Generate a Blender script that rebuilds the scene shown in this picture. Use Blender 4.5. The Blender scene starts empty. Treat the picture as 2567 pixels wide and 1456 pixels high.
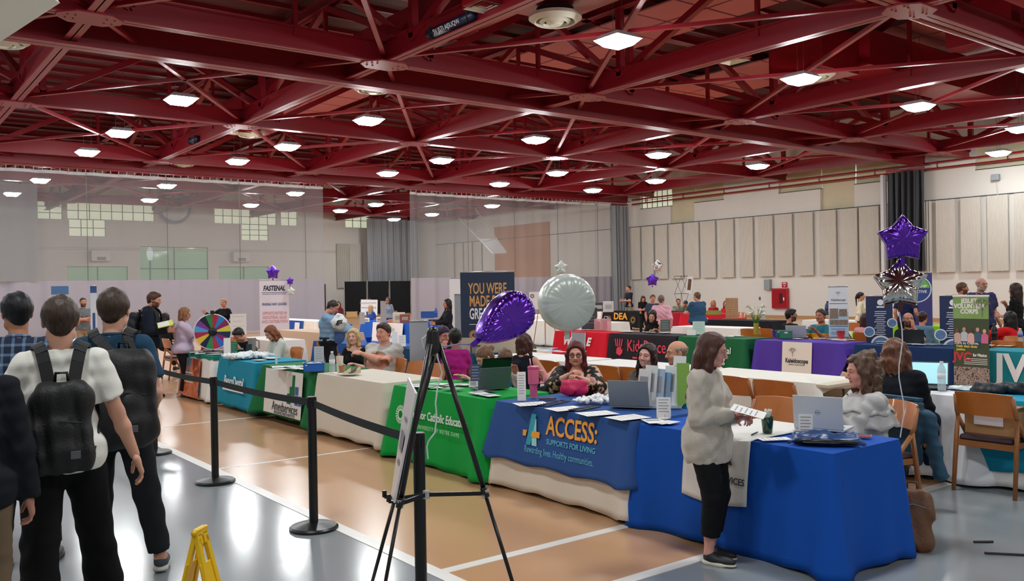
import bpy, math, random
import numpy as np
from mathutils import Vector, Matrix
# ---------------------------------------------------------------- camera, world, exposure
C = bpy.context.scene.collection
SC = bpy.context.scene
FPX, HC, AZ = 2200.0, 1.75, math.radians(37.4)
ROLL = math.atan(.0165)
PITCH = -math.atan(8.2 / FPX * math.cos(ROLL))
_f0 = np.array([math.sin(AZ), math.cos(AZ), 0]); _r0 = np.array([math.cos(AZ), -math.sin(AZ), 0]); _u0 = np.array([0, 0, 1.])
_fw = _f0 * math.cos(PITCH) + _u0 * math.sin(PITCH); _up = _u0 * math.cos(PITCH) - _f0 * math.sin(PITCH)
_cr, _sr = math.cos(ROLL), math.sin(ROLL)
CR = _r0 * _cr - _up * _sr; CU = _r0 * _sr + _up * _cr
def at(x, y, z=None, X=None, Y=None):
    """world point seen at pixel (x, y) of the 2567x1456 photograph, on a horizontal or vertical plane of the hall"""
    d = _fw + CR * (x - 1283.5) / FPX + CU * (728 - y) / FPX
    t = (z - HC) / d[2] if z is not None else (X / d[0] if X is not None else Y / d[1])
    p = np.array([0, 0, HC]) + t * d
    return (float(p[0]), float(p[1]), float(p[2]))
cam = bpy.data.cameras.new('camera'); cam_o = bpy.data.objects.new('camera', cam); C.objects.link(cam_o)
cam.sensor_width = 36; cam.lens = FPX / 2567 * 36; cam.clip_end = 200; cam.clip_start = .05
M = Matrix(((CR[0], CU[0], -_fw[0]), (CR[1], CU[1], -_fw[1]), (CR[2], CU[2], -_fw[2])))
cam_o.matrix_world = Matrix.Translation((0, 0, HC)) @ M.to_4x4()
SC.camera = cam_o
W = bpy.data.worlds.new('World'); SC.world = W; W.use_nodes = True
W.node_tree.nodes['Background'].inputs[0].default_value = (.72, .78, .84, 1)
W.node_tree.nodes['Background'].inputs[1].default_value = .9
SC.view_settings.view_transform = 'Standard'; SC.view_settings.look = 'None'
SC.view_settings.exposure = .58; SC.view_settings.gamma = 1; SC.view_settings.use_curve_mapping = False
SC.cycles.use_denoising = True
SC.cycles.max_bounces = 7; SC.cycles.diffuse_bounces = 4; SC.cycles.glossy_bounces = 3; SC.cycles.transparent_max_bounces = 12
SC.cycles.sample_clamp_indirect = 6; SC.cycles.caustics_reflective = False; SC.cycles.caustics_refractive = False
LAMP = 80.0
random.seed(4); RS = np.random.RandomState(5)
R = math.radians
# ---------------------------------------------------------------- materials
def hexc(h):
    h = h.lstrip('#'); v = [int(h[i:i + 2], 16) / 255 for i in (0, 2, 4)]
    return tuple(c / 12.92 if c <= .04045 else ((c + .055) / 1.055) ** 2.4 for c in v) + (1,)
_mats = {}
def mat(name, col='#808080', rough=.6, metal=0, bump=0, bscale=40, vary=0, vscale=6, emit=0, alpha=1, spec=.5, coat=0, sheen=0, trans=0):
    if name in _mats: return _mats[name]
    m = bpy.data.materials.new(name); m.use_nodes = True; nt = m.node_tree; b = nt.nodes['Principled BSDF']
    c = hexc(col) if isinstance(col, str) else col
    b.inputs['Base Color'].default_value = c; b.inputs['Roughness'].default_value = rough; b.inputs['Metallic'].default_value = metal
    b.inputs['Specular IOR Level'].default_value = spec
    if coat: b.inputs['Coat Weight'].default_value = coat; b.inputs['Coat Roughness'].default_value = .08
    if sheen: b.inputs['Sheen Weight'].default_value = sheen
    if trans: b.inputs['Transmission Weight'].default_value = trans; b.inputs['IOR'].default_value = 1.3
    if emit: b.inputs['Emission Color'].default_value = c; b.inputs['Emission Strength'].default_value = emit
    if alpha < 1: b.inputs['Alpha'].default_value = alpha
    tc = nt.nodes.new('ShaderNodeTexCoord')
    if vary:
        n = nt.nodes.new('ShaderNodeTexNoise'); n.inputs['Scale'].default_value = vscale; n.inputs['Detail'].default_value = 5
        nt.links.new(tc.outputs['Object'], n.inputs['Vector'])
        mx = nt.nodes.new('ShaderNodeMix'); mx.data_type = 'RGBA'
        mx.inputs[6].default_value = tuple(x * (1 - vary) for x in c[:3]) + (1,)
        mx.inputs[7].default_value = tuple(min(1, x * (1 + vary)) for x in c[:3]) + (1,)
        nt.links.new(n.outputs[0], mx.inputs[0]); nt.links.new(mx.outputs[2], b.inputs['Base Color'])
    if bump:
        n = nt.nodes.new('ShaderNodeTexNoise'); n.inputs['Scale'].default_value = bscale; n.inputs['Detail'].default_value = 4
        nt.links.new(tc.outputs['Object'], n.inputs['Vector'])
        bp = nt.nodes.new('ShaderNodeBump'); bp.inputs['Strength'].default_value = bump; bp.inputs['Distance'].default_value = .01
        nt.links.new(n.outputs[0], bp.inputs['Height']); nt.links.new(bp.outputs[0], b.inputs['Normal'])
    _mats[name] = m; return m
def nodes(m): return m.node_tree.nodes, m.node_tree.links, m.node_tree.nodes['Principled BSDF']
# ---------------------------------------------------------------- mesh builder
def link_mesh(name, V, F, mats, parent=None, smooth=False, mi=None, uv=None, col=None):
    me = bpy.data.meshes.new(name)
    V = np.asarray(V, dtype=np.float32).reshape(-1, 3)
    if isinstance(F, np.ndarray):
        n = F.shape[1]
        me.vertices.add(len(V)); me.vertices.foreach_set('co', V.ravel())
        me.loops.add(F.size); me.loops.foreach_set('vertex_index', F.ravel().astype(np.int32))
        me.polygons.add(len(F)); me.polygons.foreach_set('loop_start', np.arange(0, F.size, n, dtype=np.int32))
        me.update(calc_edges=True); me.validate()
    else:
        me.from_pydata([tuple(map(float, v)) for v in V], [], F)
    for m in (mats if isinstance(mats, (list, tuple)) else [mats]): me.materials.append(m)
    if mi is not None and len(mi) == len(me.polygons): me.polygons.foreach_set('material_index', np.asarray(mi, dtype=np.int32))
    if smooth: me.polygons.foreach_set('use_smooth', np.ones(len(me.polygons), dtype=bool))
    if col is not None:
        a = me.color_attributes.new('Col', 'FLOAT_COLOR', 'POINT')
        cc = np.ones((len(V), 4), np.float32); cc[:, :3] = col; a.data.foreach_set('color', cc.ravel())
    me.update()
    o = bpy.data.objects.new(name, me); C.objects.link(o)
    if parent is not None: o.parent = parent
    return o
class MB:
    def __init__(s): s.V = []; s.F = []; s.I = []
    def add(s, V, F, i=0, M=None):
        n = len(s.V)
        if M is not None: V = [tuple(M @ Vector(v)) for v in V]
        s.V += [tuple(v) for v in V]; s.F += [tuple(n + k for k in f) for f in F]; s.I += [i] * len(F); return s
    def box(s, x0, y0, z0, x1, y1, z1, i=0, M=None):
        V = [(x0, y0, z0), (x1, y0, z0), (x1, y1, z0), (x0, y1, z0), (x0, y0, z1), (x1, y0, z1), (x1, y1, z1), (x0, y1, z1)]
        F = [(0, 3, 2, 1), (4, 5, 6, 7), (0, 1, 5, 4), (1, 2, 6, 5), (2, 3, 7, 6), (3, 0, 4, 7)]
        return s.add(V, F, i, M)
    def bar(s, a, b, w, h=None, i=0, up=(0, 0, 1)):
        a = Vector(a); b = Vector(b); h = h or w; d = (b - a).normalized(); u = Vector(up)
        x = d.cross(u)
        if x.length < 1e-4: x = d.cross(Vector((0, 1, 0)))
        x.normalize(); z = x.cross(d).normalized(); V = []
        for p in (a, b):
            for sx, sz in ((-1, -1), (1, -1), (1, 1), (-1, 1)): V.append(p + x * sx * w / 2 + z * sz * h / 2)
        return s.add(V, [(3, 2, 1, 0), (4, 5, 6, 7), (0, 1, 5, 4), (1, 2, 6, 5), (2, 3, 7, 6), (3, 0, 4, 7)], i)
    def tube(s, pts, r, n=8, i=0, closed=False, cap=True):
        pts = [Vector(p) for p in pts]; rs = r if isinstance(r, (list, tuple)) else [r] * len(pts); V = []; prev = None
        for k, p in enumerate(pts):
            a = pts[k - 1] if (k or closed) else p; b = pts[(k + 1) % len(pts)] if (k < len(pts) - 1 or closed) else p
            d = (b - a).normalized()
            if prev is None:
                x = d.cross(Vector((0, 0, 1)))
                if x.length < .1: x = d.cross(Vector((0, 1, 0)))
            else: x = prev - d * prev.dot(d)
            x.normalize(); prev = x; y = d.cross(x)
            V += [p + (x * math.cos(2 * math.pi * j / n) + y * math.sin(2 * math.pi * j / n)) * rs[k] for j in range(n)]
        F = []; K = len(pts)
        for k in range(K if closed else K - 1):
            for j in range(n):
                a = k * n; b = ((k + 1) % K) * n
                F.append((a + j, a + (j + 1) % n, b + (j + 1) % n, b + j))
        if cap and not closed: F += [tuple(range(n - 1, -1, -1)), tuple((K - 1) * n + j for j in range(n))]
        return s.add(V, F, i)
    def lathe(s, prof, n=20, i=0, M=None, sy=1):
        V = []; F = []
        for r, z in prof: V += [(r * math.cos(2 * math.pi * j / n), sy * r * math.sin(2 * math.pi * j / n), z) for j in range(n)]
        for k in range(len(prof) - 1):
            for j in range(n): F.append((k * n + j, k * n + (j + 1) % n, (k + 1) * n + (j + 1) % n, (k + 1) * n + j))
        F += [tuple(range(n - 1, -1, -1)), tuple((len(prof) - 1) * n + j for j in range(n))]
        return s.add(V, F, i, M)
    def prism(s, pts, z0, z1, i=0, M=None):
        n = len(pts); V = [(x, y, z0) for x, y in pts] + [(x, y, z1) for x, y in pts]
        F = [tuple(range(n - 1, -1, -1)), tuple(range(n, 2 * n))] + [(j, (j + 1) % n, n + (j + 1) % n, n + j) for j in range(n)]
        return s.add(V, F, i, M)
    def grid(s, fn, nu, nv, i=0):
        V = [fn(u / nu, v / nv) for v in range(nv + 1) for u in range(nu + 1)]
        F = [(v * (nu + 1) + u, v * (nu + 1) + u + 1, (v + 1) * (nu + 1) + u + 1, (v + 1) * (nu + 1) + u) for v in range(nv) for u in range(nu)]
        return s.add(V, F, i)
    def build(s, name, mats, parent=None, smooth=False):
        o = link_mesh(name, s.V, s.F, mats, parent, smooth, s.I)
        return o
def autosmooth(o, ang=40):
    me = o.data; me.polygons.foreach_set('use_smooth', np.ones(len(me.polygons), dtype=bool))
    try: me.set_sharp_from_angle(angle=R(ang))
    except Exception: pass
    return o
def bevel(o, w=.003, seg=2):
    m = o.modifiers.new('edge', 'BEVEL'); m.width = w; m.segments = seg; m.limit_method = 'ANGLE'; return o
def tag(o, label=None, cat=None, group=None, kind=None):
    if label: o['label'] = label
    if cat: o['category'] = cat
    if group: o['group'] = group
    if kind: o['kind'] = kind
    return o
def empty(name, loc=(0, 0, 0), rz=0, sc=1):
    o = bpy.data.objects.new(name, None); C.objects.link(o); o.location = loc; o.rotation_euler = (0, 0, rz); o.scale = (sc,) * 3; o.empty_display_size = .1; return o
def copy_tree(o, parent=None):
    c = o.copy(); C.objects.link(c)
    if parent is not None: c.parent = parent
    for ch in list(o.children): copy_tree(ch, c)
    return c
def text(body, size, m, parent, loc, rot, name='lettering', align='CENTER', ext=.0008, sx=1, bold=0, shear=0, space=1):
    cu = bpy.data.curves.new(name, 'FONT'); cu.body = body; cu.size = size; cu.align_x = align; cu.align_y = 'CENTER'; cu.extrude = ext
    cu.offset = bold; cu.shear = shear; cu.space_character = space; cu.resolution_u = 3
    to = bpy.data.objects.new('tmp', cu); me = bpy.data.meshes.new_from_object(to); me.name = name; bpy.data.objects.remove(to); me.materials.clear(); me.materials.append(m)
    o = bpy.data.objects.new(name, me); C.objects.link(o); o.location = loc; o.rotation_euler = rot; o.scale = (sx, 1, 1)
    if parent is not None: o.parent = parent
    return o
FACE_X = (R(90), 0, R(-90))   # text on a plane facing -X, reading towards -Y (left to right as seen by the camera)
def star_pts(r1, r2, n=5, a0=90):
    return [((r1 if k % 2 == 0 else r2) * math.cos(R(a0 + 180 * k / n)), (r1 if k % 2 == 0 else r2) * math.sin(R(a0 + 180 * k / n))) for k in range(2 * n)]
# ---------------------------------------------------------------- signed-distance figures (bodies, clothes, hair)
def v3(*a): return np.array(a, dtype=np.float64)
def rot(ax, deg):
    return np.array(Matrix.Rotation(R(deg), 3, ax))
class SDF:
    def __init__(s): s.P = []
    def cap(s, a, b, ra, rb=None, k=.02, sq=None, neg=False, flat=False, M=None):
        """round cone a-b; sq=(axis vector, factor) flattens it along an axis"""
        a = np.asarray(a, float); b = np.asarray(b, float)
        if M is not None: a = M[:3, :3] @ a + M[:3, 3]; b = M[:3, :3] @ b + M[:3, 3]; sq = (M[:3, :3] @ np.asarray(sq[0], float), sq[1]) if sq else None
        s.P.append(('c', a, b, ra, ra if rb is None else rb, k, sq, neg, flat)); return s
    def ell(s, c, r, Rm=None, k=.02, neg=False, M=None):
        c = np.asarray(c, float); Rm = np.eye(3) if Rm is None else Rm
        if M is not None: c = M[:3, :3] @ c + M[:3, 3]; Rm = M[:3, :3] @ Rm
        s.P.append(('e', c, np.asarray(r, float), Rm, 0, k, None, neg, False)); return s
    def box(s, c, r, rad=.01, Rm=None, k=.01, neg=False, M=None):
        c = np.asarray(c, float); Rm = np.eye(3) if Rm is None else Rm
        if M is not None: c = M[:3, :3] @ c + M[:3, 3]; Rm = M[:3, :3] @ Rm
        s.P.append(('b', c, np.asarray(r, float), Rm, rad, k, None, neg, False)); return s
    def cut(s, p, n):
        """keep the side where (x-p).n < 0"""
        s.P.append(('h', np.asarray(p, float), np.asarray(n, float), 0, 0, 0, None, False, False)); return s
    def ev(s, p, X):
        t = p[0]
        if t == 'c':
            a, b, ra, rb, k, sq, neg, flat = p[1:9]; ab = b - a; L2 = max(ab @ ab, 1e-12); q = [X[i] - a[i] for i in range(3)]
            tt = (q[0] * ab[0] + q[1] * ab[1] + q[2] * ab[2]) / L2; tc = np.clip(tt, 0, 1)
            w = [q[i] - tc * ab[i] for i in range(3)]
            if sq:
                n = sq[0] / np.linalg.norm(sq[0]); d = w[0] * n[0] + w[1] * n[1] + w[2] * n[2]; f = 1 / sq[1] - 1
                w = [w[i] + d * f * n[i] for i in range(3)]
                dd = (np.sqrt(w[0] ** 2 + w[1] ** 2 + w[2] ** 2) - (ra + (rb - ra) * tc)) * (sq[1] if sq[1] < 1 else 1)
            else: dd = np.sqrt(w[0] ** 2 + w[1] ** 2 + w[2] ** 2) - (ra + (rb - ra) * tc)
            if flat:
                L = math.sqrt(L2); dd = np.maximum(dd, (np.abs(tt - .5) - .5) * L)
            return dd
        if t == 'e':
            c, r, Rm = p[1:4]; q = [X[i] - c[i] for i in range(3)]
            l = [q[0] * Rm[0, j] + q[1] * Rm[1, j] + q[2] * Rm[2, j] for j in range(3)]
            k0 = np.sqrt((l[0] / r[0]) ** 2 + (l[1] / r[1]) ** 2 + (l[2] / r[2]) ** 2)
            k1 = np.sqrt((l[0] / r[0] ** 2) ** 2 + (l[1] / r[1] ** 2) ** 2 + (l[2] / r[2] ** 2) ** 2) + 1e-9
            return k0 * (k0 - 1) / k1
        c, r, Rm, rad = p[1:5]; q = [X[i] - c[i] for i in range(3)]
        l = [np.abs(q[0] * Rm[0, j] + q[1] * Rm[1, j] + q[2] * Rm[2, j]) - (r[j] - rad) for j in range(3)]
        return np.sqrt(sum(np.maximum(v, 0) ** 2 for v in l)) + np.minimum(np.maximum(np.maximum(l[0], l[1]), l[2]), 0) - rad
    def bb(s, p):
        m = max(p[5], .005) + .002
        if p[0] == 'c':
            r = max(p[3], p[4]) * max(1, p[6][1] if p[6] else 1) + m; return np.minimum(p[1], p[2]) - r, np.maximum(p[1], p[2]) + r
        ext = np.abs(p[3]) @ p[2] + m
        return p[1] - ext, p[1] + ext
    def mesh(s, h, disp=None):
        lo = np.full(3, 9.); hi = np.full(3, -9.)
        for p in s.P:
            if p[0] != 'h' and not p[7]:
                a, b = s.bb(p); lo = np.minimum(lo, a); hi = np.maximum(hi, b)
        lo -= 2 * h; n = np.ceil((hi + 2 * h - lo) / h).astype(int) + 1
        D = np.full(n, .2, np.float32); ax = [lo[i] + h * np.arange(n[i]) for i in range(3)]
        for p in s.P:
            if p[0] == 'h':
                g = [ax[0][:, None, None] - p[1][0], ax[1][None, :, None] - p[1][1], ax[2][None, None, :] - p[1][2]]
                D = np.maximum(D, g[0] * p[2][0] + g[1] * p[2][1] + g[2] * p[2][2]); continue
            a, b = s.bb(p); pad = h * 1.5
            i0 = np.clip(np.floor((a - pad - lo) / h).astype(int), 0, n - 1); i1 = np.clip(np.ceil((b + pad - lo) / h).astype(int) + 1, 1, n)
            if (i1 <= i0).any(): continue
            sl = tuple(slice(i0[i], i1[i]) for i in range(3))
            X = (ax[0][sl[0]][:, None, None], ax[1][sl[1]][None, :, None], ax[2][sl[2]][None, None, :])
            d = s.ev(p, X); o = D[sl]; k = max(p[5], 1e-4)
            if p[7]:
                e = np.clip(.5 - .5 * (o + d) / k, 0, 1); D[sl] = o * (1 - e) - d * e + k * e * (1 - e)
            else:
                e = np.clip(.5 + .5 * (o - d) / k, 0, 1); D[sl] = o * (1 - e) + d * e - k * e * (1 - e)
        if disp is not None:
            D = D + disp((ax[0][:, None, None], ax[1][None, :, None], ax[2][None, None, :])).astype(np.float32)
        return nets(D, lo, h)
OFF = np.array([(i, j, k) for i in (0, 1) for j in (0, 1) for k in (0, 1)])
EDG = [(a, b) for a in range(8) for b in range(a + 1, 8) if np.abs(OFF[a] - OFF[b]).sum() == 1]
def nets(D, lo, h):
    for ax in range(3):
        sl = [slice(None)] * 3
        for e in (0, -1): sl[ax] = e; D[tuple(sl)] = np.maximum(D[tuple(sl)], h)
    S = D < 0; n = D.shape; cnt = np.zeros([m - 1 for m in n], np.int8)
    for o in OFF: cnt += S[o[0]:n[0] - 1 + o[0], o[1]:n[1] - 1 + o[1], o[2]:n[2] - 1 + o[2]]
    act = (cnt > 0) & (cnt < 8); I = np.argwhere(act)
    idx = np.full(act.shape, -1, np.int64); idx[act] = np.arange(len(I))
    Cn = np.stack([D[I[:, 0] + o[0], I[:, 1] + o[1], I[:, 2] + o[2]] for o in OFF], 1)
    acc = np.zeros((len(I), 3)); num = np.zeros(len(I))
    for a, b in EDG:
        m = (Cn[:, a] < 0) != (Cn[:, b] < 0); den = Cn[:, a] - Cn[:, b]; den[den == 0] = 1e-9
        t = (Cn[:, a] / den)[:, None]; p = OFF[a] * (1 - t) + OFF[b] * t
        acc += p * m[:, None]; num += m
    V = lo + h * (I + acc / num[:, None]); Fs = []
    for ax in range(3):
        a1, a2 = (ax + 1) % 3, (ax + 2) % 3
        s0 = [slice(1, -1)] * 3; s0[ax] = slice(0, n[ax] - 1); s1 = [slice(1, -1)] * 3; s1[ax] = slice(1, n[ax])
        x = S[tuple(s0)] != S[tuple(s1)]; J = np.argwhere(x)
        if not len(J): continue
        J = J + 1; J[:, ax] -= 1; fl = S[J[:, 0], J[:, 1], J[:, 2]]
        def cell(d1, d2):
            K = J.copy(); K[:, a1] += d1; K[:, a2] += d2; return idx[K[:, 0], K[:, 1], K[:, 2]]
        q = np.stack([cell(-1, -1), cell(0, -1), cell(0, 0), cell(-1, 0)], 1); q[~fl] = q[~fl][:, ::-1]; Fs.append(q)
    return V, np.concatenate(Fs)
def joinm(parts):
    V = []; F = []; n = 0
    for v, f in parts: V.append(v); F.append(f + n); n += len(v)
    return np.concatenate(V), np.concatenate(F)
def xf(M, V): return V @ M[:3, :3].T + M[:3, 3]
def TM(Rm, t):
    M = np.eye(4); M[:3, :3] = Rm; M[:3, 3] = t; return M
# ---- head template (y forward, z up, origin at the middle of the head)
def head_sdf(fem=False, smile=0, fat=0):
    s = SDF(); w = .95 if fem else 1; g = fat
    s.ell((0, -.012, .03), (.076, .097, .086), k=.02)
    s.ell((0, .028, -.028), (.060 + g * .012, .062, .080), k=.03)
    s.ell((0, .030, -.074), ((.044 + g * .02) * w, .045 + g * .008, .032 + g * .006), k=.03)
    s.ell((0, .070, -.097), (.017 * w, .014, .014), k=.025)
    for e in (-1, 1):
        s.ell((e * .036, .058, -.032), (.024 + g * .01, .022 + smile * .004, .022), k=.02)
        s.ell((e * (.050 + g * .008), .012, -.078), (.016, .022, .02), k=.03)
        s.ell((e * .077, -.008, -.006), (.010, .019, .031), Rm=rot('Z', e * 22), k=.006)
        s.ell((e * .084, .000, -.004), (.005, .010, .018), k=.004, neg=True)
        s.ell((e * .031, .096, .006), (.018, .014, .012), k=.014, neg=True)
        s.cap((e * .012, .084, .026), (e * .044, .074, .026), .010, .008, k=.014)
        s.ell((e * .031, .072, .006), (.0138, .0138, .0135), k=.002)
        s.ell((e * .031, .0735, .0085), (.0148, .0142, .0125), k=.003)
        s.ell((e * .011, .100, -.033), (.008, .009, .007), k=.006)
    s.cap((0, .082, .018), (0, .110, -.026), .008, .011, k=.012)
    s.cap((-.017 - smile * .006, .078, -.056 + smile * .003), (0, .0865, -.0575), .0058, .0066, k=.006); s.cap((.017 + smile * .006, .078, -.056 + smile * .003), (0, .0865, -.0575), .0058, .0066, k=.006)
    s.cap((-.015, .078, -.067), (0, .084, -.069), .0058, .007, k=.006); s.cap((.015, .078, -.067), (0, .084, -.069), .0058, .007, k=.006)
    s.cap((-.022 - smile * .006, .083, -.0615 + smile * .004), (0, .094, -.0625), .0016, .0022, k=.003, neg=True); s.cap((.022 + smile * .006, .083, -.0615 + smile * .004), (0, .094, -.0625), .0016, .0022, k=.003, neg=True)
    s.cap((0, -.022, -.07), (0, -.040, -.16), .054 * w + g * .012, .055 * w + g * .015, k=.03)
    return s
_heads = {}
def head_mesh(fem, smile, fat, h):
    key = (fem, smile, fat, h)
    if key not in _heads: _heads[key] = head_sdf(fem, smile, fat).mesh(h)
    return _heads[key]
def lin(h): return np.array(hexc(h)[:3])
def head_colors(V, skin, lips=None, brow='#3a2a20', beard=None, eye='#4a3a2a', makeup=0, closed=False, smile=0, teeth=False):
    c = np.tile(lin(skin), (len(V), 1)); x, y, z = V[:, 0], V[:, 1], V[:, 2]; ax = np.abs(x)
    def mix(m, col):
        m = np.clip(m, 0, 1)[:, None]; c[:] = c * (1 - m) + np.asarray(col) * m
    red = lin(skin) * np.array([1.0, .78, .76])
    mix(.55 * np.exp(-(((ax - .04) / .016) ** 2 + ((z + .03) / .016) ** 2)) * (y > .03), red)
    mix(.5 * np.exp(-((ax / .015) ** 2 + ((z + .03) / .014) ** 2)) * (y > .09), red)
    mix(.6 * (ax > .077), red)
    if beard:
        bm = (1 / (1 + np.exp((z + .040 - .02 * (ax > .045)) * 260))) * (y > -.01) * (z > -.13)
        mix(.85 * bm * (1 - np.exp(-((ax / .014) ** 2 + ((z + .062) / .006) ** 2))), lin(beard))
    lz = z + .0625 - smile * .12 * (ax * 3) ** 2
    lm = np.exp(-((lz / .0085) ** 4)) * (ax < .023 + smile * .005) * (y > .065)
    mix(lm * .85, lin(lips) if lips else lin(skin) * np.array([.80, .48, .47]))
    if teeth: mix(np.exp(-((lz / .0042) ** 4)) * (ax < .019) * (y > .06), lin('#e8e2d8'))
    else: mix(.8 * np.exp(-((lz / .0018) ** 2)) * (ax < .024) * (y > .065), lin('#4a2020'))
    bz = z - .027 - .004 * np.cos((ax - .03) * 60)
    mix(.85 * np.exp(-((bz / .0042) ** 4)) * (ax > .014) * (ax < .046) * (y > .05), lin(brow))
    ex, ez = ax - .031, z - .005
    op = (1 - (ex / .0135) ** 2) * (.0018 if closed else .0062)
    m = (np.abs(ez) < op) & (y > .06) & (np.abs(ex) < .0135)
    c[m] = lin('#2a1a14') if closed else lin('#e4ded6')
    if not closed:
        ir = m & (((ex) ** 2 + ez ** 2) < .0058 ** 2); c[ir] = lin(eye)
        pu = m & ((ex ** 2 + ez ** 2) < .0028 ** 2); c[pu] = .01
    lash = (np.abs(ez - np.maximum(op, 0)) < .0016 + .001 * makeup) & (np.abs(ex) < .0145) & (y > .055); c[lash] = lin('#221612')
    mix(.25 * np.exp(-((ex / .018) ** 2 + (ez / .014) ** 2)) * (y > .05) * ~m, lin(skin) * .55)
    nm = ((ax - .009) / .004) ** 2 + ((z + .040) / .003) ** 2; mix(.8 * np.exp(-nm) * (y > .085), lin(skin) * .25)
    return c
# ---- hand template: wrist at origin, fingers along +y, palm faces -z, thumb on the +x side
def hand_sdf(curl):
    s = SDF()
    s.box((0, .045, 0), (.040, .050, .0135), rad=.012, k=.012); s.cap((0, -.02, 0), (0, .02, 0), .026, .027, k=.02, sq=((0, 0, 1), .62))
    s.ell((.030, .030, -.004), (.016, .030, .014), k=.012)
    for x, L, r, sp in ((.030, .072, .0092, 5), (.010, .080, .0095, 1), (-.011, .074, .0090, -3), (-.030, .058, .0080, -9)):
        p = np.array([x, .088, 0.]); a = 0; rr = r
        for j, f in enumerate((.44, .31, .25)):
            a += curl * (.8, 1.1, .8)[j]; d = np.array([math.sin(R(sp)), math.cos(R(sp)) * math.cos(R(a)), -math.sin(R(a))]); q = p + d * L * f
            s.cap(p, q, rr, rr * .9, k=.004); rr *= .92; p = q
    p = np.array([.034, .020, -.004]); a = 42
    for L, r in ((.042, .0125), (.030, .0108), (.025, .0095)):
        d = np.array([math.sin(R(a)), math.cos(R(a)) * math.cos(R(curl * .6)), -math.sin(R(10 + curl * .7))]); d /= np.linalg.norm(d); q = p + d * L
        s.cap(p, q, r, r * .92, k=.006); p = q; a -= 14 + curl * .3
    return s
_hands = {}
def hand_mesh(curl, h):
    if (curl, h) not in _hands: _hands[(curl, h)] = hand_sdf(curl).mesh(h)
    return _hands[(curl, h)]
_shoes = {}
def shoe_mesh(h):
    if h not in _shoes:
        u = SDF(); u.ell((0, -.035, .048), (.036, .055, .045), k=.03); u.ell((0, .06, .038), (.044, .10, .036), k=.04); u.cap((0, -.04, .06), (0, -.045, .095), .036, .034, k=.02)
        u.cut((0, 0, .022), (0, 0, -1)); s = SDF(); s.box((0, .0, .014), (.040, .075, .014), rad=.012, k=.02); s.ell((0, .085, .016), (.046, .08, .015), k=.03); s.ell((0, -.06, .016), (.038, .045, .016), k=.02)
        _shoes[h] = (u.mesh(h), s.mesh(h))
    return _shoes[h]
skin_m = mat('skin', rough=.55, spec=.35, bump=.08, bscale=120)
_n, _l, _b = nodes(skin_m); _a = _n.new('ShaderNodeAttribute'); _a.attribute_name = 'Col'; _l.new(_a.outputs['Color'], _b.inputs['Base Color'])
_b.inputs['Subsurface Weight'].default_value = .08; _b.inputs['Subsurface Radius'].default_value = (.012, .005, .003)
def hairmat(c):
    m = mat('hair_' + c[1:], c, rough=.42, spec=.4, vary=.55, vscale=55, bump=.5, bscale=70)
    return m
def look(d, up=(0, 0, 1)):
    """rotation whose y axis is d and whose z axis is near up"""
    y = np.asarray(d, float); y = y / np.linalg.norm(y); u = np.asarray(up, float); x = np.cross(y, u)
    if np.linalg.norm(x) < 1e-3: x = np.cross(y, (1, .1, 0))
    x /= np.linalg.norm(x); z = np.cross(x, y); return np.stack([x, y, z], 1)
def ik(a, t, l1, l2, pole):
    a = np.asarray(a, float); t = np.asarray(t, float); d = t - a; L = np.linalg.norm(d); L = max(L, 1e-4)
    if L > (l1 + l2) * .999: t = a + d / L * (l1 + l2) * .999; d = t - a; L = np.linalg.norm(d)
    if L < abs(l1 - l2) * 1.02 + .01: L = abs(l1 - l2) * 1.02 + .01
    n = d / np.linalg.norm(d); x = (l1 * l1 - l2 * l2 + L * L) / (2 * L); y = math.sqrt(max(l1 * l1 - x * x, 0))
    p = np.asarray(pole, float); p = p - n * (p @ n); p /= max(np.linalg.norm(p), 1e-6)
    return a + n * x + p * y, a + n * L
def folds(seed, amp, q=1.0):
    rs = np.random.RandomState(seed); K = [(rs.normal(size=3) * np.array([22, 22, 24]) * q, rs.rand() * 6.3, .5 + rs.rand()) for _ in range(5)]
    def f(X):
        o = 0
        for k, ph, a in K: o = o + a * np.sin(X[0] * k[0] + X[1] * k[1] + X[2] * k[2] + ph + 1.3 * np.sin(X[2] * 9 + X[0] * 11 * k[0] / 14))
        return o * amp / 2.2
    return f
def hairmat2(c, curly=False):
    key = 'hair_' + c[1:]
    if key in _mats: return _mats[key]
    m = mat(key, c, rough=.45, spec=.35); n, l, b = nodes(m)
    tc = n.new('ShaderNodeTexCoord'); mp = n.new('ShaderNodeMapping'); mp.inputs['Scale'].default_value = (90, 90, 9)
    no = n.new('ShaderNodeTexNoise'); no.inputs['Scale'].default_value = 1.2; no.inputs['Detail'].default_value = 4; no.inputs['Distortion'].default_value = .6
    l.new(tc.outputs['Object'], mp.inputs[0]); l.new(mp.outputs[0], no.inputs['Vector'])
    cr = n.new('ShaderNodeMapRange'); cr.inputs[1].default_value = .3; cr.inputs[2].default_value = .7; l.new(no.outputs[0], cr.inputs[0])
    mx = n.new('ShaderNodeMix'); mx.data_type = 'RGBA'; cc = hexc(c)
    mx.inputs[6].default_value = tuple(v * .45 for v in cc[:3]) + (1,); mx.inputs[7].default_value = tuple(min(1, v * 1.5) for v in cc[:3]) + (1,)
    l.new(cr.outputs[0], mx.inputs[0]); l.new(mx.outputs[2], b.inputs['Base Color'])
    bp = n.new('ShaderNodeBump'); bp.inputs['Strength'].default_value = .7; bp.inputs['Distance'].default_value = .004
    l.new(no.outputs[0], bp.inputs['Height']); l.new(bp.outputs[0], b.inputs['Normal']); return m
def nv(*a): a = np.array(a, float); return a / np.linalg.norm(a)
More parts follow.
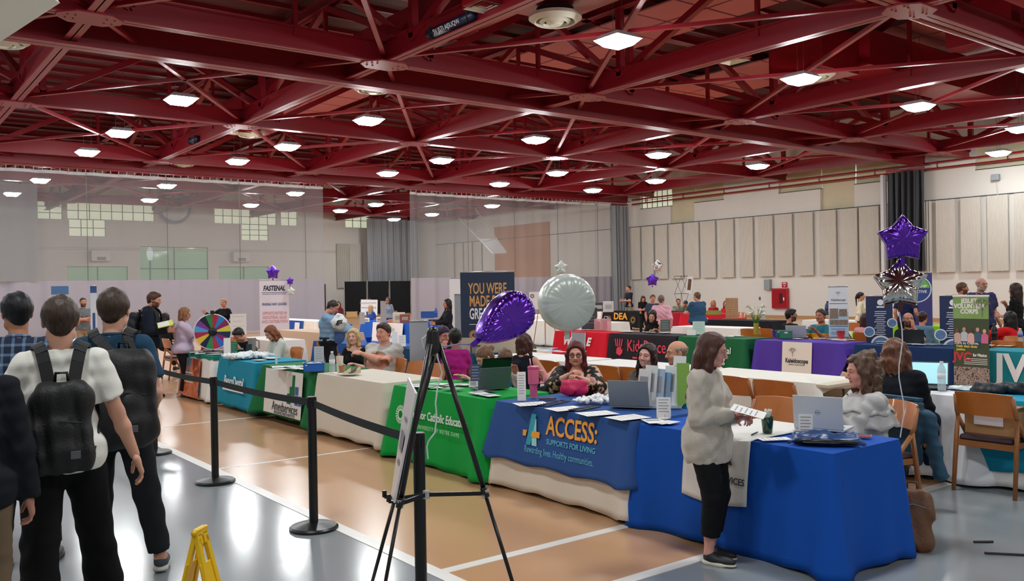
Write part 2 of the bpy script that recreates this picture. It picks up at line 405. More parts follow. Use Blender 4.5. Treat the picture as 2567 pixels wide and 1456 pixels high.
def hair_sdf(st, L=.25, vol=1.0, part=0):
    s = SDF(); v = vol
    if st in ('short', 'bun', 'pony', 'crop'):
        t = {'short': .010, 'bun': .008, 'pony': .008, 'crop': .004}[st] * v
        s.ell((0, -.014, .033), (.078 + t, .100 + t, .087 + t * 1.5), k=.01)
        if st == 'short': s.ell((0, .045, .092), (.060, .045, .024 * v), k=.02)
        s.cut((0, .080, .068 if st != 'crop' else .072), nv(0, .70, -.71)); 
        for e in (-1, 1): s.cap((e * .073, -.012, .03), (e * .074, -.004 if st in ('short', 'crop') else -.02, -.012), .012, .006, k=.01)
        s.ell((0, -.072, -.040), (.050, .034, .038), k=.02)
        if st == 'bun': s.ell((0, -.125, .04), (.034, .032, .034), k=.01)
        if st == 'pony': s.cap((0, -.11, .05), (0, -.14, -.03), .03, .026, k=.02); s.cap((0, -.14, -.03), (0, -.13, -.03 - L), .026, .012, k=.02)
    elif st == 'none': pass
    elif st == 'ring':
        s.ell((0, -.014, .033), (.080, .102, .088), k=.01); s.cut((0, .03, 0), nv(0, 1, -.2)); s.cut((0, 0, .055), (0, 0, 1))
    else:
        t = .014 * v
        s.ell((0, -.016, .034), (.078 + t, .102 + t, .088 + t * 1.1), k=.01)
        s.cut((0, .074, .084), nv(0, .93, -.38)); s.cut((0, 0, -.03), (0, 0, -1))
        W = 1.0 + .25 * (v - 1)
        for e in (-1, 1):
            s.cap((e * .070, .030, .060), (e * .083 * W, .018, -.01), .018, .020 * v, k=.02)
            s.cap((e * .083 * W, .010, -.01), (e * .082 * W, .012, -.13), .022 * v, .024 * v, k=.03)
            if L > .13: s.cap((e * .082 * W, .012, -.13), (e * .084 * W, .030 if st != 'back' else -.05, -L), .024 * v, .016, k=.03)
        s.ell((0, -.055, -.05), (.082 * W, .062, .12), k=.03)
        if L > .13:
            s.cap((-.04, -.075, -.06), (-.055 * W, -.085, -L), .042 * v, .026, k=.04); s.cap((.04, -.075, -.06), (.055 * W, -.085, -L), .042 * v, .026, k=.04); s.cap((0, -.08, -.06), (0, -.095, -L - .02), .042, .028, k=.04)
        if st == 'knot': s.ell((0, -.075, .125), (.036, .050, .030), k=.02); s.cap((0, -.10, .11), (0, -.15, -.05), .032, .028, k=.03)
    return s
def person(label, xy, phi=0, h=1.75, sit=False, fem=False, g=0., vox=.014, lean=0, twist=0, hy=0, hp=0, ht=0, armL=None, armR=None,
           top=None, bot=None, shoes=('#16161a', '#16161a'), hair=('short', '#2a1c14'), skin='#c58a70', face=None, extra=(), legs=None, world_yaw=None, group=None, seat=.46, z0=0):
    x, y = xy; d = np.array([x, y]) / math.hypot(x, y); c = -d; r = np.array([d[1], -d[0]])
    f = c * math.cos(R(phi)) + r * math.sin(R(phi)); yaw = math.atan2(-f[0], f[1]) if world_yaw is None else world_yaw
    k = h / 1.75
    root = empty('person', (x, y, z0), yaw, k); tag(root, label, 'person', group)
    P = v3(0, 0, .935) if not sit else v3(0, 0, seat / k + .085)
    Rp = rot('X', -lean * .35); Rc = rot('Z', twist) @ rot('X', -lean)
    Mp = TM(Rp, P); Mc = TM(Rc, P + Rp @ v3(0, 0, .12))
    def pc(a): return Mc[:3, :3] @ np.asarray(a, float) + Mc[:3, 3]
    sw = .160 if not fem else .140; sw += g * .05
    Sh = {1: pc((sw, -.005, .325)), -1: pc((-sw, -.005, .325))}
    neck = pc((0, -.012, .385)); Rh = rot('Z', hy + twist) @ rot('X', -(lean * .45) + hp) @ rot('Y', ht)
    hc = neck + Rh @ v3(0, .028, .158); Mh = TM(Rh, hc)
    # arms
    body = SDF(); parts = []; A = {}
    for sg, arm in ((1, armR), (-1, armL)):
        arm = dict(arm or {}); t = arm.get('t'); S0 = Sh[sg]
        if t is None: t = S0 + v3(sg * .05, .06, -.50) if not sit else P + v3(sg * .12, .36, .10)
        E_, H_ = ik(S0, t, .285, .255, arm.get('pole', (sg * .40, -.8, -.9)))
        A[sg] = (S0, E_, H_, arm)
        m = 1 + g * .7
        body.cap(S0, E_, .046 * m * (.88 if fem else 1), .037 * m, k=.03); body.cap(E_, E_ * .65 + H_ * .35, .037 * m, .038 * m * (.9 if fem else 1), k=.02); body.cap(E_ * .65 + H_ * .35, H_, .037 * m, .026, k=.02)
        curl = arm.get('curl', 22); fd = np.asarray(arm.get('dir', (H_ - E_)), float); up = arm.get('up', (sg, 0, .0) if not sit else (0, 0, 1))
        Rr = look(fd, up); hv, hf = hand_mesh(curl, .0045 if vox < .0095 else .007)
        hv = hv * (.92 if fem else 1.0)
        if sg * arm.get('flip', 1) > 0: hv = hv * v3(-1, 1, 1); hf = hf[:, ::-1]
        parts.append((xf(TM(Rr, H_ + Rr @ v3(0, .012, 0)), hv), hf)); A[sg] += (Rr,)
    w = 1 + g * .8; dp = 1 + g * 1.5
    def torso(s, inf, low=True, k=.06):
        b = .035 if fem else 0
        s.ell((0, -.005, .0), (.158 * w + inf + b * .3, .112 * dp + inf, .12 + inf), k=k, M=Mp)
        s.ell((0, .012 + g * .05, .05), ((.132 if fem else .142) * w * (1 + g * .2) + inf, .098 * dp * (1 + g * .5) + inf, .15 + inf), k=k, M=Mc)
        s.ell((0, .0, .20), ((.142 if fem else .162) * w + inf, .106 * dp + inf, .155 + inf), k=k, M=Mc)
        if fem:
            for e in (-1, 1): s.ell((e * .066, .088 * dp, .185), (.052 + inf * .6, .045 + inf, .05 + inf * .6), k=.05, M=Mc)
        s.cap((-sw + .02, -.005, .325), (sw - .02, -.005, .325), .044 + inf, k=.05, M=Mc)
        s.cap((-.07, -.012, .345), (.07, -.012, .345), .046 + inf * .7, k=.05, M=Mc); s.cap((0, -.012, .34), (0, -.012, .395), .056 + inf * .3, .050 + inf * .2, k=.05, M=Mc)
    torso(body, -.012)
    # legs
    lg = {}; hw = .09 * (1 + g * .3)
    for i, sg in enumerate((1, -1)):
        Hp = P + v3(sg * hw, 0, -.02)
        if legs is not None and legs[i] is not None: An = v3(*legs[i])
        else: An = v3(sg * .10, .0, .085) if not sit else v3(sg * .11, .44, .085 - z0 / k)
        Kn, An = ik(Hp, An, .422 if not sit else .44, .418 if not sit else .43, (sg * .05, 1, 0) if not sit else (sg * .12, 1, 1)); lg[sg] = (Hp, Kn, An)
        m = 1 + g * .6
        body.cap(Hp, Kn, .078 * m, .052 * m, k=.04); body.cap(Kn, Kn * .6 + An * .4 + v3(0, -.012, 0), .050 * m, .052 * m, k=.02); body.cap(Kn * .6 + An * .4 + v3(0, -.012, 0), An, .050 * m, .034, k=.02)
        if not sit or shoes: body.cap(An, An + v3(0, .0, -.03), .034, .034, k=.02)
    bv, bf = body.mesh(max(vox, .009)); fc = dict(face or {}); fat = fc.pop('fat', min(g, 1)); sm = fc.pop('smile', 0)
    hv, hf = head_mesh(fem, sm, fat, .0032 if vox < .0095 else (.0045 if vox < .013 else .0065)); hcol = head_colors(hv, skin, smile=sm, **fc)
    V, Fq = joinm([(bv, bf), (xf(Mh, hv), hf)] + parts)
    sc = lin(skin); col = np.tile(sc, (len(V), 1)); col[len(bv):len(bv) + len(hv)] = hcol
    b = link_mesh('body', V, Fq, skin_m, root, True, col=col)
    # trousers / skirt
    bt = dict(dict(col='#17181c', loose=.012, end=.04, flare=.0, amp=.006), **(bot or {}))
    s = SDF(); l = bt['loose']
    s.ell((0, -.005, .0), (.160 * w + l + (.01 if fem else 0), .114 * dp + l, .125 + l), k=.05, M=Mp); s.ell((0, 0, .05), (.140 * w + l, .100 * dp + l, .08), k=.04, M=Mp)
    s.cut(Mp[:3, :3] @ v3(0, 0, (top or {}).get('hem', -.06) - ((top or {}).get('long') or 0) + .05 if not (top or {}).get('tuck') else .115) + Mp[:3, 3], Rp @ v3(0, 0, 1))
    for sg in (1, -1):
        Hp, Kn, An = lg[sg]; e = An + (Kn - An) / np.linalg.norm(Kn - An) * bt['end']; m = 1 + g * .6
        s.cap(Hp, Kn, .080 * m + l, .056 * m + l, k=.04); s.cap(Kn, e, .055 * m + l, .046 + l + bt['flare'], k=.02, flat=False)
        s.cap(An + (An - Kn) * .3, e, .07 + l + bt['flare'], .075 + l + bt['flare'], k=.001, neg=True, flat=True)
    V, Fq = s.mesh(vox, folds(len(label), bt['amp'] * .6, 1.3)); link_mesh(bt.get('name', 'trousers'), V, Fq, bt.get('mat') or mat('cloth_' + bt['col'][1:], bt['col'], rough=.9, spec=.25, bump=.15, bscale=150), root, True)
    if shoes:
        (uv, uf), (sv, sf) = shoe_mesh(.006 if vox < .013 else .010)
        for sg in (1, -1):
            Hp, Kn, An = lg[sg]; q = v3(0, 1, 0)
            if legs is not None and len(legs) > 2 and legs[2]: q = v3(*legs[2 + (sg < 0)])
            Rr = look(q, (0, 0, 1)); Mt = TM(Rr, v3(An[0], An[1], max(An[2] - .085, 0)) + Rr @ v3(0, .045, 0))
            so = link_mesh('shoe', xf(Mt, uv), uf, mat('shoe_' + shoes[0][1:], shoes[0], rough=.55), root, True)
            link_mesh('sole', xf(Mt, sv), sf, mat('sole_' + shoes[1][1:], shoes[1], rough=.6), so, True)
    # shirt
    tp = dict(dict(col='#888888', sleeve='short', hem=-.06, loose=.014, amp=.006, open=0, neckcut=.0), **(top or {}))
    s = SDF(); l = tp['loose']; torso(s, l)
    if not tp.get('tuck'): s.ell((0, 0, -.02), (.170 * w + l + .012, .124 * dp + l + .012, .12 + l), k=.06, M=Mp)
    if tp.get('long'): s.cap((0, 0, .0), (0, 0, -tp['long']), .15 * w + l, .16 * w + l + .01, sq=((0, 1, 0), .78 * dp), k=.06, M=Mp)
    s.cut(pc((0, 0, .385 - tp['neckcut'])), Rc @ nv(0, .25 + min(tp.get('vee', 0), .42), 1)); hm = tp['hem'] - (tp.get('long') or 0)
    hp_ = Mp[:3, :3] @ v3(0, 0, hm) + Mp[:3, 3]; s.cut(hp_, -(Rp @ v3(0, 0, 1)))
    for sg in (1, -1):
        S0, E_, H_, arm, Rr = A[sg]; m = 1 + g * .7; sl = arm.get('sleeve', tp['sleeve'])
        if sl == 'none': continue
        if sl == 'short':
            e = S0 + (E_ - S0) * .72; s.cap(S0, e, .045 * m + l, .050 * m + l, k=.022); s.cap(e, e + (E_ - S0), .075 * m + l, .08, k=.001, neg=True, flat=True)
        else:
            fr = {'long': .95, 'half': .12, 'three': .55}[sl]; e = E_ + (H_ - E_) * fr
            s.cap(S0, E_, .044 * m + l, .042 * m + l, k=.022); s.cap(E_, e, .044 * m + l, .032 + l * .8, k=.02)
            s.cap(e + nv(*(H_ - E_)) * .012, e + nv(*(H_ - E_)) * .10, .06, .06, k=.001, neg=True, flat=True)
    V, Fq = s.mesh(vox, folds(len(label) * 7 + 3, tp['amp'] * .75, 1.35))
    tm = tp.get('mat') or mat('cloth_' + tp['col'][1:], tp['col'], rough=.9, spec=.25, bump=.15, bscale=150)
    sh = link_mesh(tp.get('name', 'shirt'), V, Fq, tm, root, True)
    # hair
    if hair and hair[0] != 'bald':
        st = hair[0]; kw = hair[2] if len(hair) > 2 else {}; wav = dict(kw).pop('wave', 0); kw = {a: b_ for a, b_ in dict(kw).items() if a != 'wave'}
        hs = hair_sdf(st, **kw)
        dsp = (lambda X: wav * (np.sin(X[2] * 75 + X[0] * 40) * np.sin(X[0] * 70 + 1) + np.sin(X[1] * 80 + X[2] * 50)) + .0012 * np.sin(X[0] * 260 + X[2] * 30) + .0022 * np.sin(X[0] * 95 + 1) * np.sin(X[1] * 80) * np.sin(X[2] * 90 + 2)) if True else None
        V, Fq = hs.mesh(min(vox, .009) if vox < .012 else .010, dsp)
        link_mesh('hair', xf(Mh, V), Fq, hairmat2(hair[1]), root, True)
    for e in extra:
        if e[0] == 'glasses':
            m = MB()
            for sg in (-1, 1):
                pts = [(sg * .032 + .022 * math.cos(a) * (1 if abs(math.cos(a)) < .8 else .96), .094 - abs(.022 * math.cos(a) * sg + .0) * .12, .003 + .0175 * math.sin(a)) for a in np.linspace(0, 2 * math.pi, 17)[:-1]]
                m.tube(pts, .0022 if len(e) < 3 else e[2], 6, closed=True); m.tube([(sg * .054, .090, .008), (sg * .078, .05, .008), (sg * .082, -.01, .006)], .0018, 6)
            m.tube([(-.010, .098, .006), (0, .100, .008), (.010, .098, .006)], .002, 6)
            m.V = [tuple(v) for v in xf(Mh, np.array(m.V))]; m.build('glasses', mat('frame_' + e[1][1:], e[1], rough=.3), root, True)
        elif e[0] == 'collar':
            m = MB(); pts = [pc((.062 * math.cos(a), -.012 + .058 * math.sin(a), .392 + .012 * math.sin(a) * -1)) for a in np.linspace(-math.pi * 1.42, math.pi * .42, 20)]
            m.tube([tuple(p) for p in pts], [.006] + [.012] * 18 + [.006], 8); m.build('collar', tm if len(e) < 2 else mat('cloth_' + e[1][1:], e[1], rough=.85), root, True)
        elif e[0] == 'belt':
            m = MB(); m.grid(lambda u, v: tuple(Mp[:3, :3] @ v3((.160 * w + .016) * math.cos(u * 6.2832), (.112 * dp + .016) * math.sin(u * 6.2832), .055 + .035 * v) + Mp[:3, 3]), 28, 1)
            o = m.build('belt', mat('belt', '#1b1410', rough=.4), root, True)
        elif e[0] == 'lanyard':
            m = MB(); m.tube([tuple(pc(p)) for p in ((-.06, .03, .385), (-.045, .115, .25), (0, .135 * dp, .12), (.045, .115, .25), (.06, .03, .385))], .005, 5)
            q = pc((0, .14 * dp, .07)); m.box(q[0] - .03, q[1] - .003, q[2] - .045, q[0] + .03, q[1] + .003, q[2] + .045); m.build('lanyard', mat('cloth_' + e[1][1:], e[1]), root)
        elif e[0] == 'watch':
            S0, E_, H_, arm, Rr = A[e[1]]; m = MB(); n = nv(*(H_ - E_)); q = H_ - n * .02; Rw = look(n); m.tube([tuple(q + Rw @ v3(.031 * math.cos(a), 0, .031 * math.sin(a))) for a in np.linspace(0, 6.2832, 15)[:-1]], .005, 6, closed=True)
            m.build('watch', mat('cloth_' + e[2][1:], e[2]), root, True)
        elif e[0] == 'band':
            m = MB(); m.grid(lambda u, v: tuple(Mh[:3, :3] @ v3(.094 * math.cos(u * 6.2832), -.014 + .112 * math.sin(u * 6.2832), .045 + .02 * v - .2 * (-.014 + .112 * math.sin(u * 6.2832)) * -1) + Mh[:3, 3]), 24, 1); m.build('headband', mat('cloth_' + e[1][1:], e[1]), root, True)
    return root, dict(Mp=Mp, Mc=Mc, Mh=Mh, A=A, P=P, k=k, yaw=yaw)
def wpos(px, top, X=None, Y=None, D=None):
    """ground position and head-top height of somebody whose head top is seen at a photo pixel, standing on a line of the hall"""
    if D is not None:
        d = _fw + CR * (px - 1283.5) / FPX + CU * (728 - top) / FPX; p = np.array([0, 0, HC]) + d * D; return (float(p[0]), float(p[1])), float(p[2])
    p = at(px, top, X=X, Y=Y); return (p[0], p[1]), p[2]
# ---------------------------------------------------------------- the hall
XR, YB, XL, YN = 37.0, 58.0, -14.0, -12.0; ZD = 9.3; ZC = 6.75
paint = mat('wall_paint', '#dad7d0', rough=.8, bump=.1, bscale=8, vary=.03, vscale=1.2)
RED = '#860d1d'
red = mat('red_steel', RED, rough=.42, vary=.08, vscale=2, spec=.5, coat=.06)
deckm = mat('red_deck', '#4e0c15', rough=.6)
epoxy = mat('grey_epoxy', '#8b9194', rough=.15, spec=.4, vary=.05, vscale=.6, bump=.10, bscale=3.5)
court = mat('tan_court', '#c69870', rough=.22, spec=.6, vary=.05, vscale=.8, bump=.08, bscale=3.5)
white_line = mat('court_line', '#e6e2dc', rough=.3)
fl = MB().box(XL, YN, -.2, XR, YB, 0).build('floor', epoxy); tag(fl, kind='structure')
def slab(n, m, x0, y0, x1, y1, z=.002): return MB().box(x0, y0, 0, x1, y1, z).build(n, m, fl)
slab('court_surface', court, 2.90, 3.78, 15.6, 70 * 0 + 57.9)
slab('court_surface', court, 17.0, 3.78, 36.9, 57.9)
slab('court_line', white_line, 2.84, 3.69, 2.94, 57.9, .0036); slab('court_line', white_line, 2.84, 3.69, 36.9, 3.78, .0034)
slab('court_line', white_line, 2.93, 4.535, 15.6, 4.62, .0034)
for y in (8.665, 11.89, 20.5, 33): slab('court_line', white_line, 2.93, y - .026, 15.6, y + .026, .0034)
slab('court_line', white_line, 15.55, 3.78, 15.62, 57.9, .0032); slab('court_line', white_line, 16.95, 3.78, 17.02, 57.9, .0032)
def wall_grid(name, axis, c, spans, holes, z1=ZD, t=.3, sgn=1):
    """wall on a vertical plane with rectangular openings; axis 'X' = plane X=c running along Y"""
    m = MB(); lo, hi = spans; cuts = sorted({lo, hi, *[h[0] for h in holes], *[h[1] for h in holes]}); 
    for a, b in zip(cuts, cuts[1:]):
        hs = sorted([(h[2], h[3]) for h in holes if h[0] <= a + 1e-6 and h[1] >= b - 1e-6]); z = 0
        for h0, h1 in hs + [(z1, z1)]:
            if h0 > z + 1e-4:
                if axis == 'X': m.box(min(c, c + sgn * t), a, z, max(c, c + sgn * t), b, h0)
                else: m.box(a, min(c, c + sgn * t), z, b, max(c, c + sgn * t), h0)
            z = max(z, h1)
    o = m.build(name, paint); tag(o, kind='structure'); return o
# right wall, stepped clerestory windows (recessed)
holesR = [(33.65, 36.0, 6.18, 7.6), (31.93, 33.65, 5.16, 7.6), (29.92, 31.93, 6.2, 7.6), (24.18, 26.5, 6.2, 7.6), (22.42, 24.18, 5.16, 7.6), (20.3, 22.42, 6.22, 7.6), (12.0, 17.0, 6.25, 7.6), (5.5, 7.5, 6.2, 7.6)]
wr = wall_grid('wall_right', 'X', XR, (YN, YB), holesR)
tarp = mat('tarp', '#cfc6a8', rough=.75, bump=.4, bscale=3, vary=.06, vscale=3)
pane_m = mat('pale_pane', '#cdd2b8', rough=.4, emit=.45); mull = mat('mullion', '#55584a', rough=.5)
dark = mat('dark_gap', '#2a2622', rough=.8)
for i, h in enumerate(holesR):
    w = tag(empty('window_%d' % (i + 1), (XR + .2, (h[0] + h[1]) / 2, h[2])), kind='structure'); L = (h[1] - h[0]) / 2; H = h[3] - h[2]
    if i in (0, 7):
        MB().box(.02, -L, 0, .04, L, H).build('pane', pane_m, w)
        m = MB(); 
        for k in range(7): m.bar((0, -L + 2 * L * k / 6, 0), (0, -L + 2 * L * k / 6, H), .03)
        for k in range(4): m.bar((0, -L, H * k / 3), (0, L, H * k / 3), .03)
        m.build('muntin', mull, w)
    else:
        rs = random.Random(i); m = MB(); m.grid(lambda u, v: (-.04 + .03 * math.sin(u * 9 + i) * (1 - v) + .02 * math.sin(v * 8 + u * 4), -L + 2 * L * u, H * v), 20, 12); m.build('tarp_cover', tarp, w, True)
    MB().box(-.22, -L - .02, -.03, .02, L, 0).build('sill', dark, w)
# acoustic panels on the right wall: proud fluted boards
panm = mat('acoustic_panel', '#cec9bf', rough=.85, bump=.1, bscale=30, vary=.03, vscale=2)
def panel(parent, y, w, z0=2.08, z1=5.12, flutes=0, x=XR):
    m = MB(); m.box(x - .17, y - w / 2, z0, x - .10, y + w / 2, z1)
    n = 16 if not flutes else 7
    for k in range(n): 
        yy = y - w / 2 + w * (k + .5) / n; d = .018 if not flutes else .06
        m.add([(x - .17, yy - w / n * .3, z0), (x - .17 - d, yy, z0), (x - .17, yy + w / n * .3, z0), (x - .17, yy - w / n * .3, z1), (x - .17 - d, yy, z1), (x - .17, yy + w / n * .3, z1)], [(0, 1, 4, 3), (1, 2, 5, 4), (0, 2, 1), (3, 4, 5)])
    o = m.build('acoustic_panel', panm, parent)
    m = MB(); m.box(x - .10, y - .1, z1 - .25, x, y + .1, z1 - .15); m.box(x - .10, y - .1, z0 + .1, x, y + .1, z0 + .2); m.build('bracket', panm, o); return o
ys = [at(x, 640, X=XR)[1] for x in (1596, 1629, 1663, 1701, 1741, 1782, 1827, 1875, 1924, 1972, 2023, 2080, 2133, 2184, 2239)]
for i, y in enumerate(ys): panel(wr, y, .86 if i < 13 else .95)
ys2 = [at(x, 600, X=XR)[1] for x in (2317, 2375, 2438, 2506, 2575)]
for i, y in enumerate(ys2): panel(wr, y, .80, flutes=(i == 0))
for y in (13.2, 11.7, 10.2, 8.7, 7.2, 5.7): panel(wr, y, .85)
for y in (55.8, 54.6, 53.4, 52.2): panel(wr, y, .8)
MB().box(XR - .06, YN, 5.14, XR, YB, 5.165).build('ledge_line', dark, wr)
MB().box(XR - .05, 44.2, 2.4, XR, 50.3, 6.02).build('plywood_panel', mat('plywood', '#b9835c', rough=.8, vary=.08, vscale=2), wr)
MB().box(XR - .06, YN, 0, XR, YB, .14).build('base_strip', mat('wood_base', '#b98a58', rough=.5), wr)
m = MB()
for z in (6.45, 6.7): m.tube([(XR - .35, -5, z), (XR - .35, 36.3, z)], .04, 8)
for k in range(15): m.bar((XR - .35, -4 + k * 2.8, 6.45), (XR - .21, -4 + k * 2.8, 6.5), .05); m.bar((XR - .35, -4 + k * 2.8, 6.45), (XR - .35, -4 + k * 2.8, 6.75), .04)
tag(m.build('sprinkler_pipe', red), 'pair of red sprinkler pipes running along the top of the panelled wall', 'pipe')
# back wall
hb = [(10.8, 14.23, 2.3, 3.44), (14.97, 19.23, 1.9, 4.70), (19.93, 23.4, 2.3, 3.44), (9.28, 10.6, 6.25, 7.4), (10.86, 15.9, 6.3, 7.35), (10.95, 13.0, 5.27, 6.3), (17.6 + 2.1, 24.0, 6.31, 7.35), (21.5, 23.4, 5.22, 6.31), (24.3, 25.54, 6.3, 7.35), (29.2, 31.2, 6.3, 7.35)]
wb = wall_grid('wall_back', 'Y', YB, (XL, XR), hb)
lawn = mat('view_window', '#8fa796', rough=.15, vary=.25, vscale=1.5, emit=0)
n, l, b = nodes(lawn); b.inputs['Alpha'].default_value = .35
for i, h in enumerate(hb):
    w = tag(empty('window_%d' % (i + 20), ((h[0] + h[1]) / 2, YB + .2, h[2])), kind='structure'); L = (h[1] - h[0]) / 2; H = h[3] - h[2]; hi = i >= 3
    MB().box(-L, 0, 0, L, .02, H).build('pane', pane_m if hi else mat('clear_pane', '#a9bdb4', rough=.05, alpha=.25), w)
    m = MB(); nx = max(2, round(2 * L / (.62 if hi else 2.1))); nz = max(2 if i == 1 else 1, round(H / .42) if hi else 1)
    if i == 1: nz = 2
    for k in range(nx + 1): m.bar((-L + 2 * L * k / nx, -.03, 0), (-L + 2 * L * k / nx, -.03, H), .05 if not hi else .035)
    for k in range(nz + 1): m.bar((-L, -.03, H * k / nz), (L, -.03, H * k / nz), .05 if not hi else .035)
    m.build('muntin', mat('mullion_dark', '#4c5350', rough=.5) if not hi else mull, w)
grass = tag(MB().grid(lambda u, v: (-10 + 60 * u, YB + 2 + 40 * v, .3 + 7.5 * v + .2 * math.sin(u * 30)), 30, 10).build('ground_outside', mat('lawn', '#7c9a6a', rough=.9, vary=.2, vscale=.8), smooth=True), kind='structure')
m = MB(); m.tube([(0, 0, 0), (0, 0, 3.1)], .06, 8); lp = empty('street_lamp', (16.9, YB + 5, .9)); m.build('post', mat('dark_green', '#39433f'), lp)
MB().lathe([(.10, 3.1), (.16, 3.2), (.22, 3.6), (.17, 3.85), (.03, 4.0)], 10).build('globe', mat('lamp_globe', '#e8eeee', rough=.3, emit=.3), lp, True); tag(lp, 'white globe street lamp on the lawn seen through the middle window', 'street lamp')
MB().box(9, YB - .06, 4.45, 29.5, YB, 4.49).build('wall_pipe', panm, wb); MB().box(9, YB - .06, 4.56, 29.5, YB, 4.59).build('wall_pipe', panm, wb)
for x, w, fl_ in ((28.9, .95, 0), (29.9, 1.0, 1)):
    m = MB(); m.box(x - w / 2, YB - .16, 1.9, x + w / 2, YB - .1, 5.1)
    for k in range(6 if fl_ else 12): 
        q = 6 if fl_ else 12; xx = x - w / 2 + w * (k + .5) / q; m.box(xx - w / q * .25, YB - .2, 1.9, xx + w / q * .25, YB - .16, 5.1)
    m.build('acoustic_panel', panm, wb)
for x, lab in ((12.6, 'boxy white unit heater high on the back wall left of the tall window'), (21.3, 'boxy white unit heater high on the back wall right of the tall window')):
    u = empty('unit_heater', (x, YB - .3, 3.75)); bevel(MB().box(-.55, -.25, 0, .55, .25, .65).build('housing', paint, u), .02); m = MB()
    for k in range(4): m.box(-.25, -.27, .06 + k * .05, .25, -.25, .09 + k * .05)
    m.build('grille', mull, u); tag(u, lab, 'heater')
tag(MB().box(XL - .3, YN, 0, XL, YB, ZD).build('wall_left', paint), kind='structure')
tag(MB().box(XL, YN - .3, 0, XR, YN, ZD).build('wall_front', paint), kind='structure')
tag(MB().box(27.25, YB - .12, 0, 27.5, YB, 2.2).build('door_1', dark), kind='structure')
# ---------------------------------------------------------------- ceiling: deck, girders, trusses, bracing
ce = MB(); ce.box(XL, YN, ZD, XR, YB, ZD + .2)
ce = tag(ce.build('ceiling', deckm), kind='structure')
m = MB()
for k in range(60): m.box(XL, YN + 1.17 * k, ZD - .10, XR, YN + 1.17 * k + .10, ZD)
m = m.build('purlin', red, ce); m['kind'] = 'stuff'
def ibeam(m, a, b, w, h, t=.025, up=(0, 0, 1)):
    a = Vector(a); b = Vector(b); z = Vector((0, 0, 1)); m.bar(a + z * t / 2, b + z * t / 2, w, t); m.bar(a + z * (h - t / 2), b + z * (h - t / 2), w, t); m.bar(a + z * h / 2, b + z * h / 2, t, h)
GX = [-8.7, -2.5, 3.65, 9.70, 15.78, 22.1, 28.4, 34.4]; GY = [-9.2, -.4, 8.4, 17.2, 26.0, 34.8, 43.6, 52.4]
def truss(p, q, nb):
    """a truss from p to q (plan points): wide-flange bottom chord, top chord, web members"""
    t = tag(empty('roof_truss'), None); t.parent = ce; P0 = Vector((p[0], p[1], 0)); P1 = Vector((q[0], q[1], 0))
    m = MB(); ibeam(m, P0 + Vector((0, 0, ZC)), P1 + Vector((0, 0, ZC)), .26, .48); m.build('bottom_chord', red, t)
    m = MB(); ibeam(m, P0 + Vector((0, 0, 8.75)), P1 + Vector((0, 0, 8.75)), .24, .25); m.build('top_chord', red, t)
    m = MB()
    for k in range(nb):
        A = P0.lerp(P1, k / nb); B = P0.lerp(P1, (k + 1) / nb); Mi = (A + B) / 2
        m.bar(A + Vector((0, 0, ZC + .3)), Mi + Vector((0, 0, 8.8)), .16); m.bar(B + Vector((0, 0, ZC + .3)), Mi + Vector((0, 0, 8.8)), .16); m.bar(A + Vector((0, 0, ZC + .3)), A + Vector((0, 0, 8.8)), .16)
        m.bar(Mi + Vector((0, 0, ZC + .3)), Mi + Vector((0, 0, 8.8)), .09)
    m.build('web', red, t)
for y in GY: truss((XL, y), (XR, y), 8) if False else truss((GX[0], y), (36.9, y), 7)
for x in GX: truss((x, GY[0]), (x, 57.9), 8)
for i in range(len(GX) - 1):
    for j in range(len(GY) - 1):
        m = MB()
        for a, b in (((GX[i], GY[j]), (GX[i + 1], GY[j + 1])), ((GX[i], GY[j + 1]), (GX[i + 1], GY[j]))): m.bar((a[0], a[1], ZC + .16), (b[0], b[1], ZC + .16), .10, .08)
        m.build('cross_brace', red, ce)
bolt = mat('bolt', '#5a0a12', rough=.4)
for i, x in enumerate(GX):
    for y in GY:
        g = MB().prism([(-.55, -.12), (-.3, -.38), (.3, -.38), (.55, -.12), (.55, .12), (.3, .38), (-.3, .38), (-.55, .12)], ZC - .03, ZC - .002).build('gusset_plate', red, ce); g.location = (x, y, 0)
        m = MB(); [m.box(a * .13 - .015, b * .12 - .015, ZC - .045, a * .13 + .015, b * .12 + .015, ZC - .03) for a in (-3, -2, 2, 3) for b in (-1, 1)]; m.build('bolts', bolt, g)
for k, y in enumerate((19.05, 36.9)):
    m = MB(); ibeam(m, (XL + .1, y, 6.64), (36.9, y, 6.64), .42, .62); m.build('girder', red, ce)
duct = mat('red_duct', '#8e0f1d', rough=.28, spec=.7, vary=.05)
def dct(x0, y0, z0, x1, y1, z1): m = MB(); m.box(x0, y0, z0, x1, y1, z1); return m.build('duct', duct, ce)
dct(10.3, 6, 7.2, 11.9, 13.8, 8.1); dct(10.3, 19.8, 7.2, 11.9, 21.2, 8.0); dct(10.4, 13.8, 7.5, 11.4, 30, 8.2); dct(10.3, 27.6, 7.1, 11.7, 29.3, 8.0); dct(19.0, 12.3, 7.0, 20.6, 13.8, 8.0); dct(20.6, 12.0, 7.2, 31.5, 13.2, 8.1); dct(21.2, 8.9, 7.3, 27.5, 10.4, 8.3)
m = MB(); m.tube([(16.5, 7.3, 7.15), (36.9, 7.3, 7.15)], .22, 16); m.build('duct', duct, ce, True)
m = MB(); m.tube([(14.2, 9.0, 7.6), (14.2, 9.0, 7.05), (15.8, 9.0, 7.0), (36.9, 9.0, 6.95)], .07, 8); m.build('pipe', duct, ce, True)
tile = mat('deck_tile', '#c4706f', rough=.75, vary=.03)
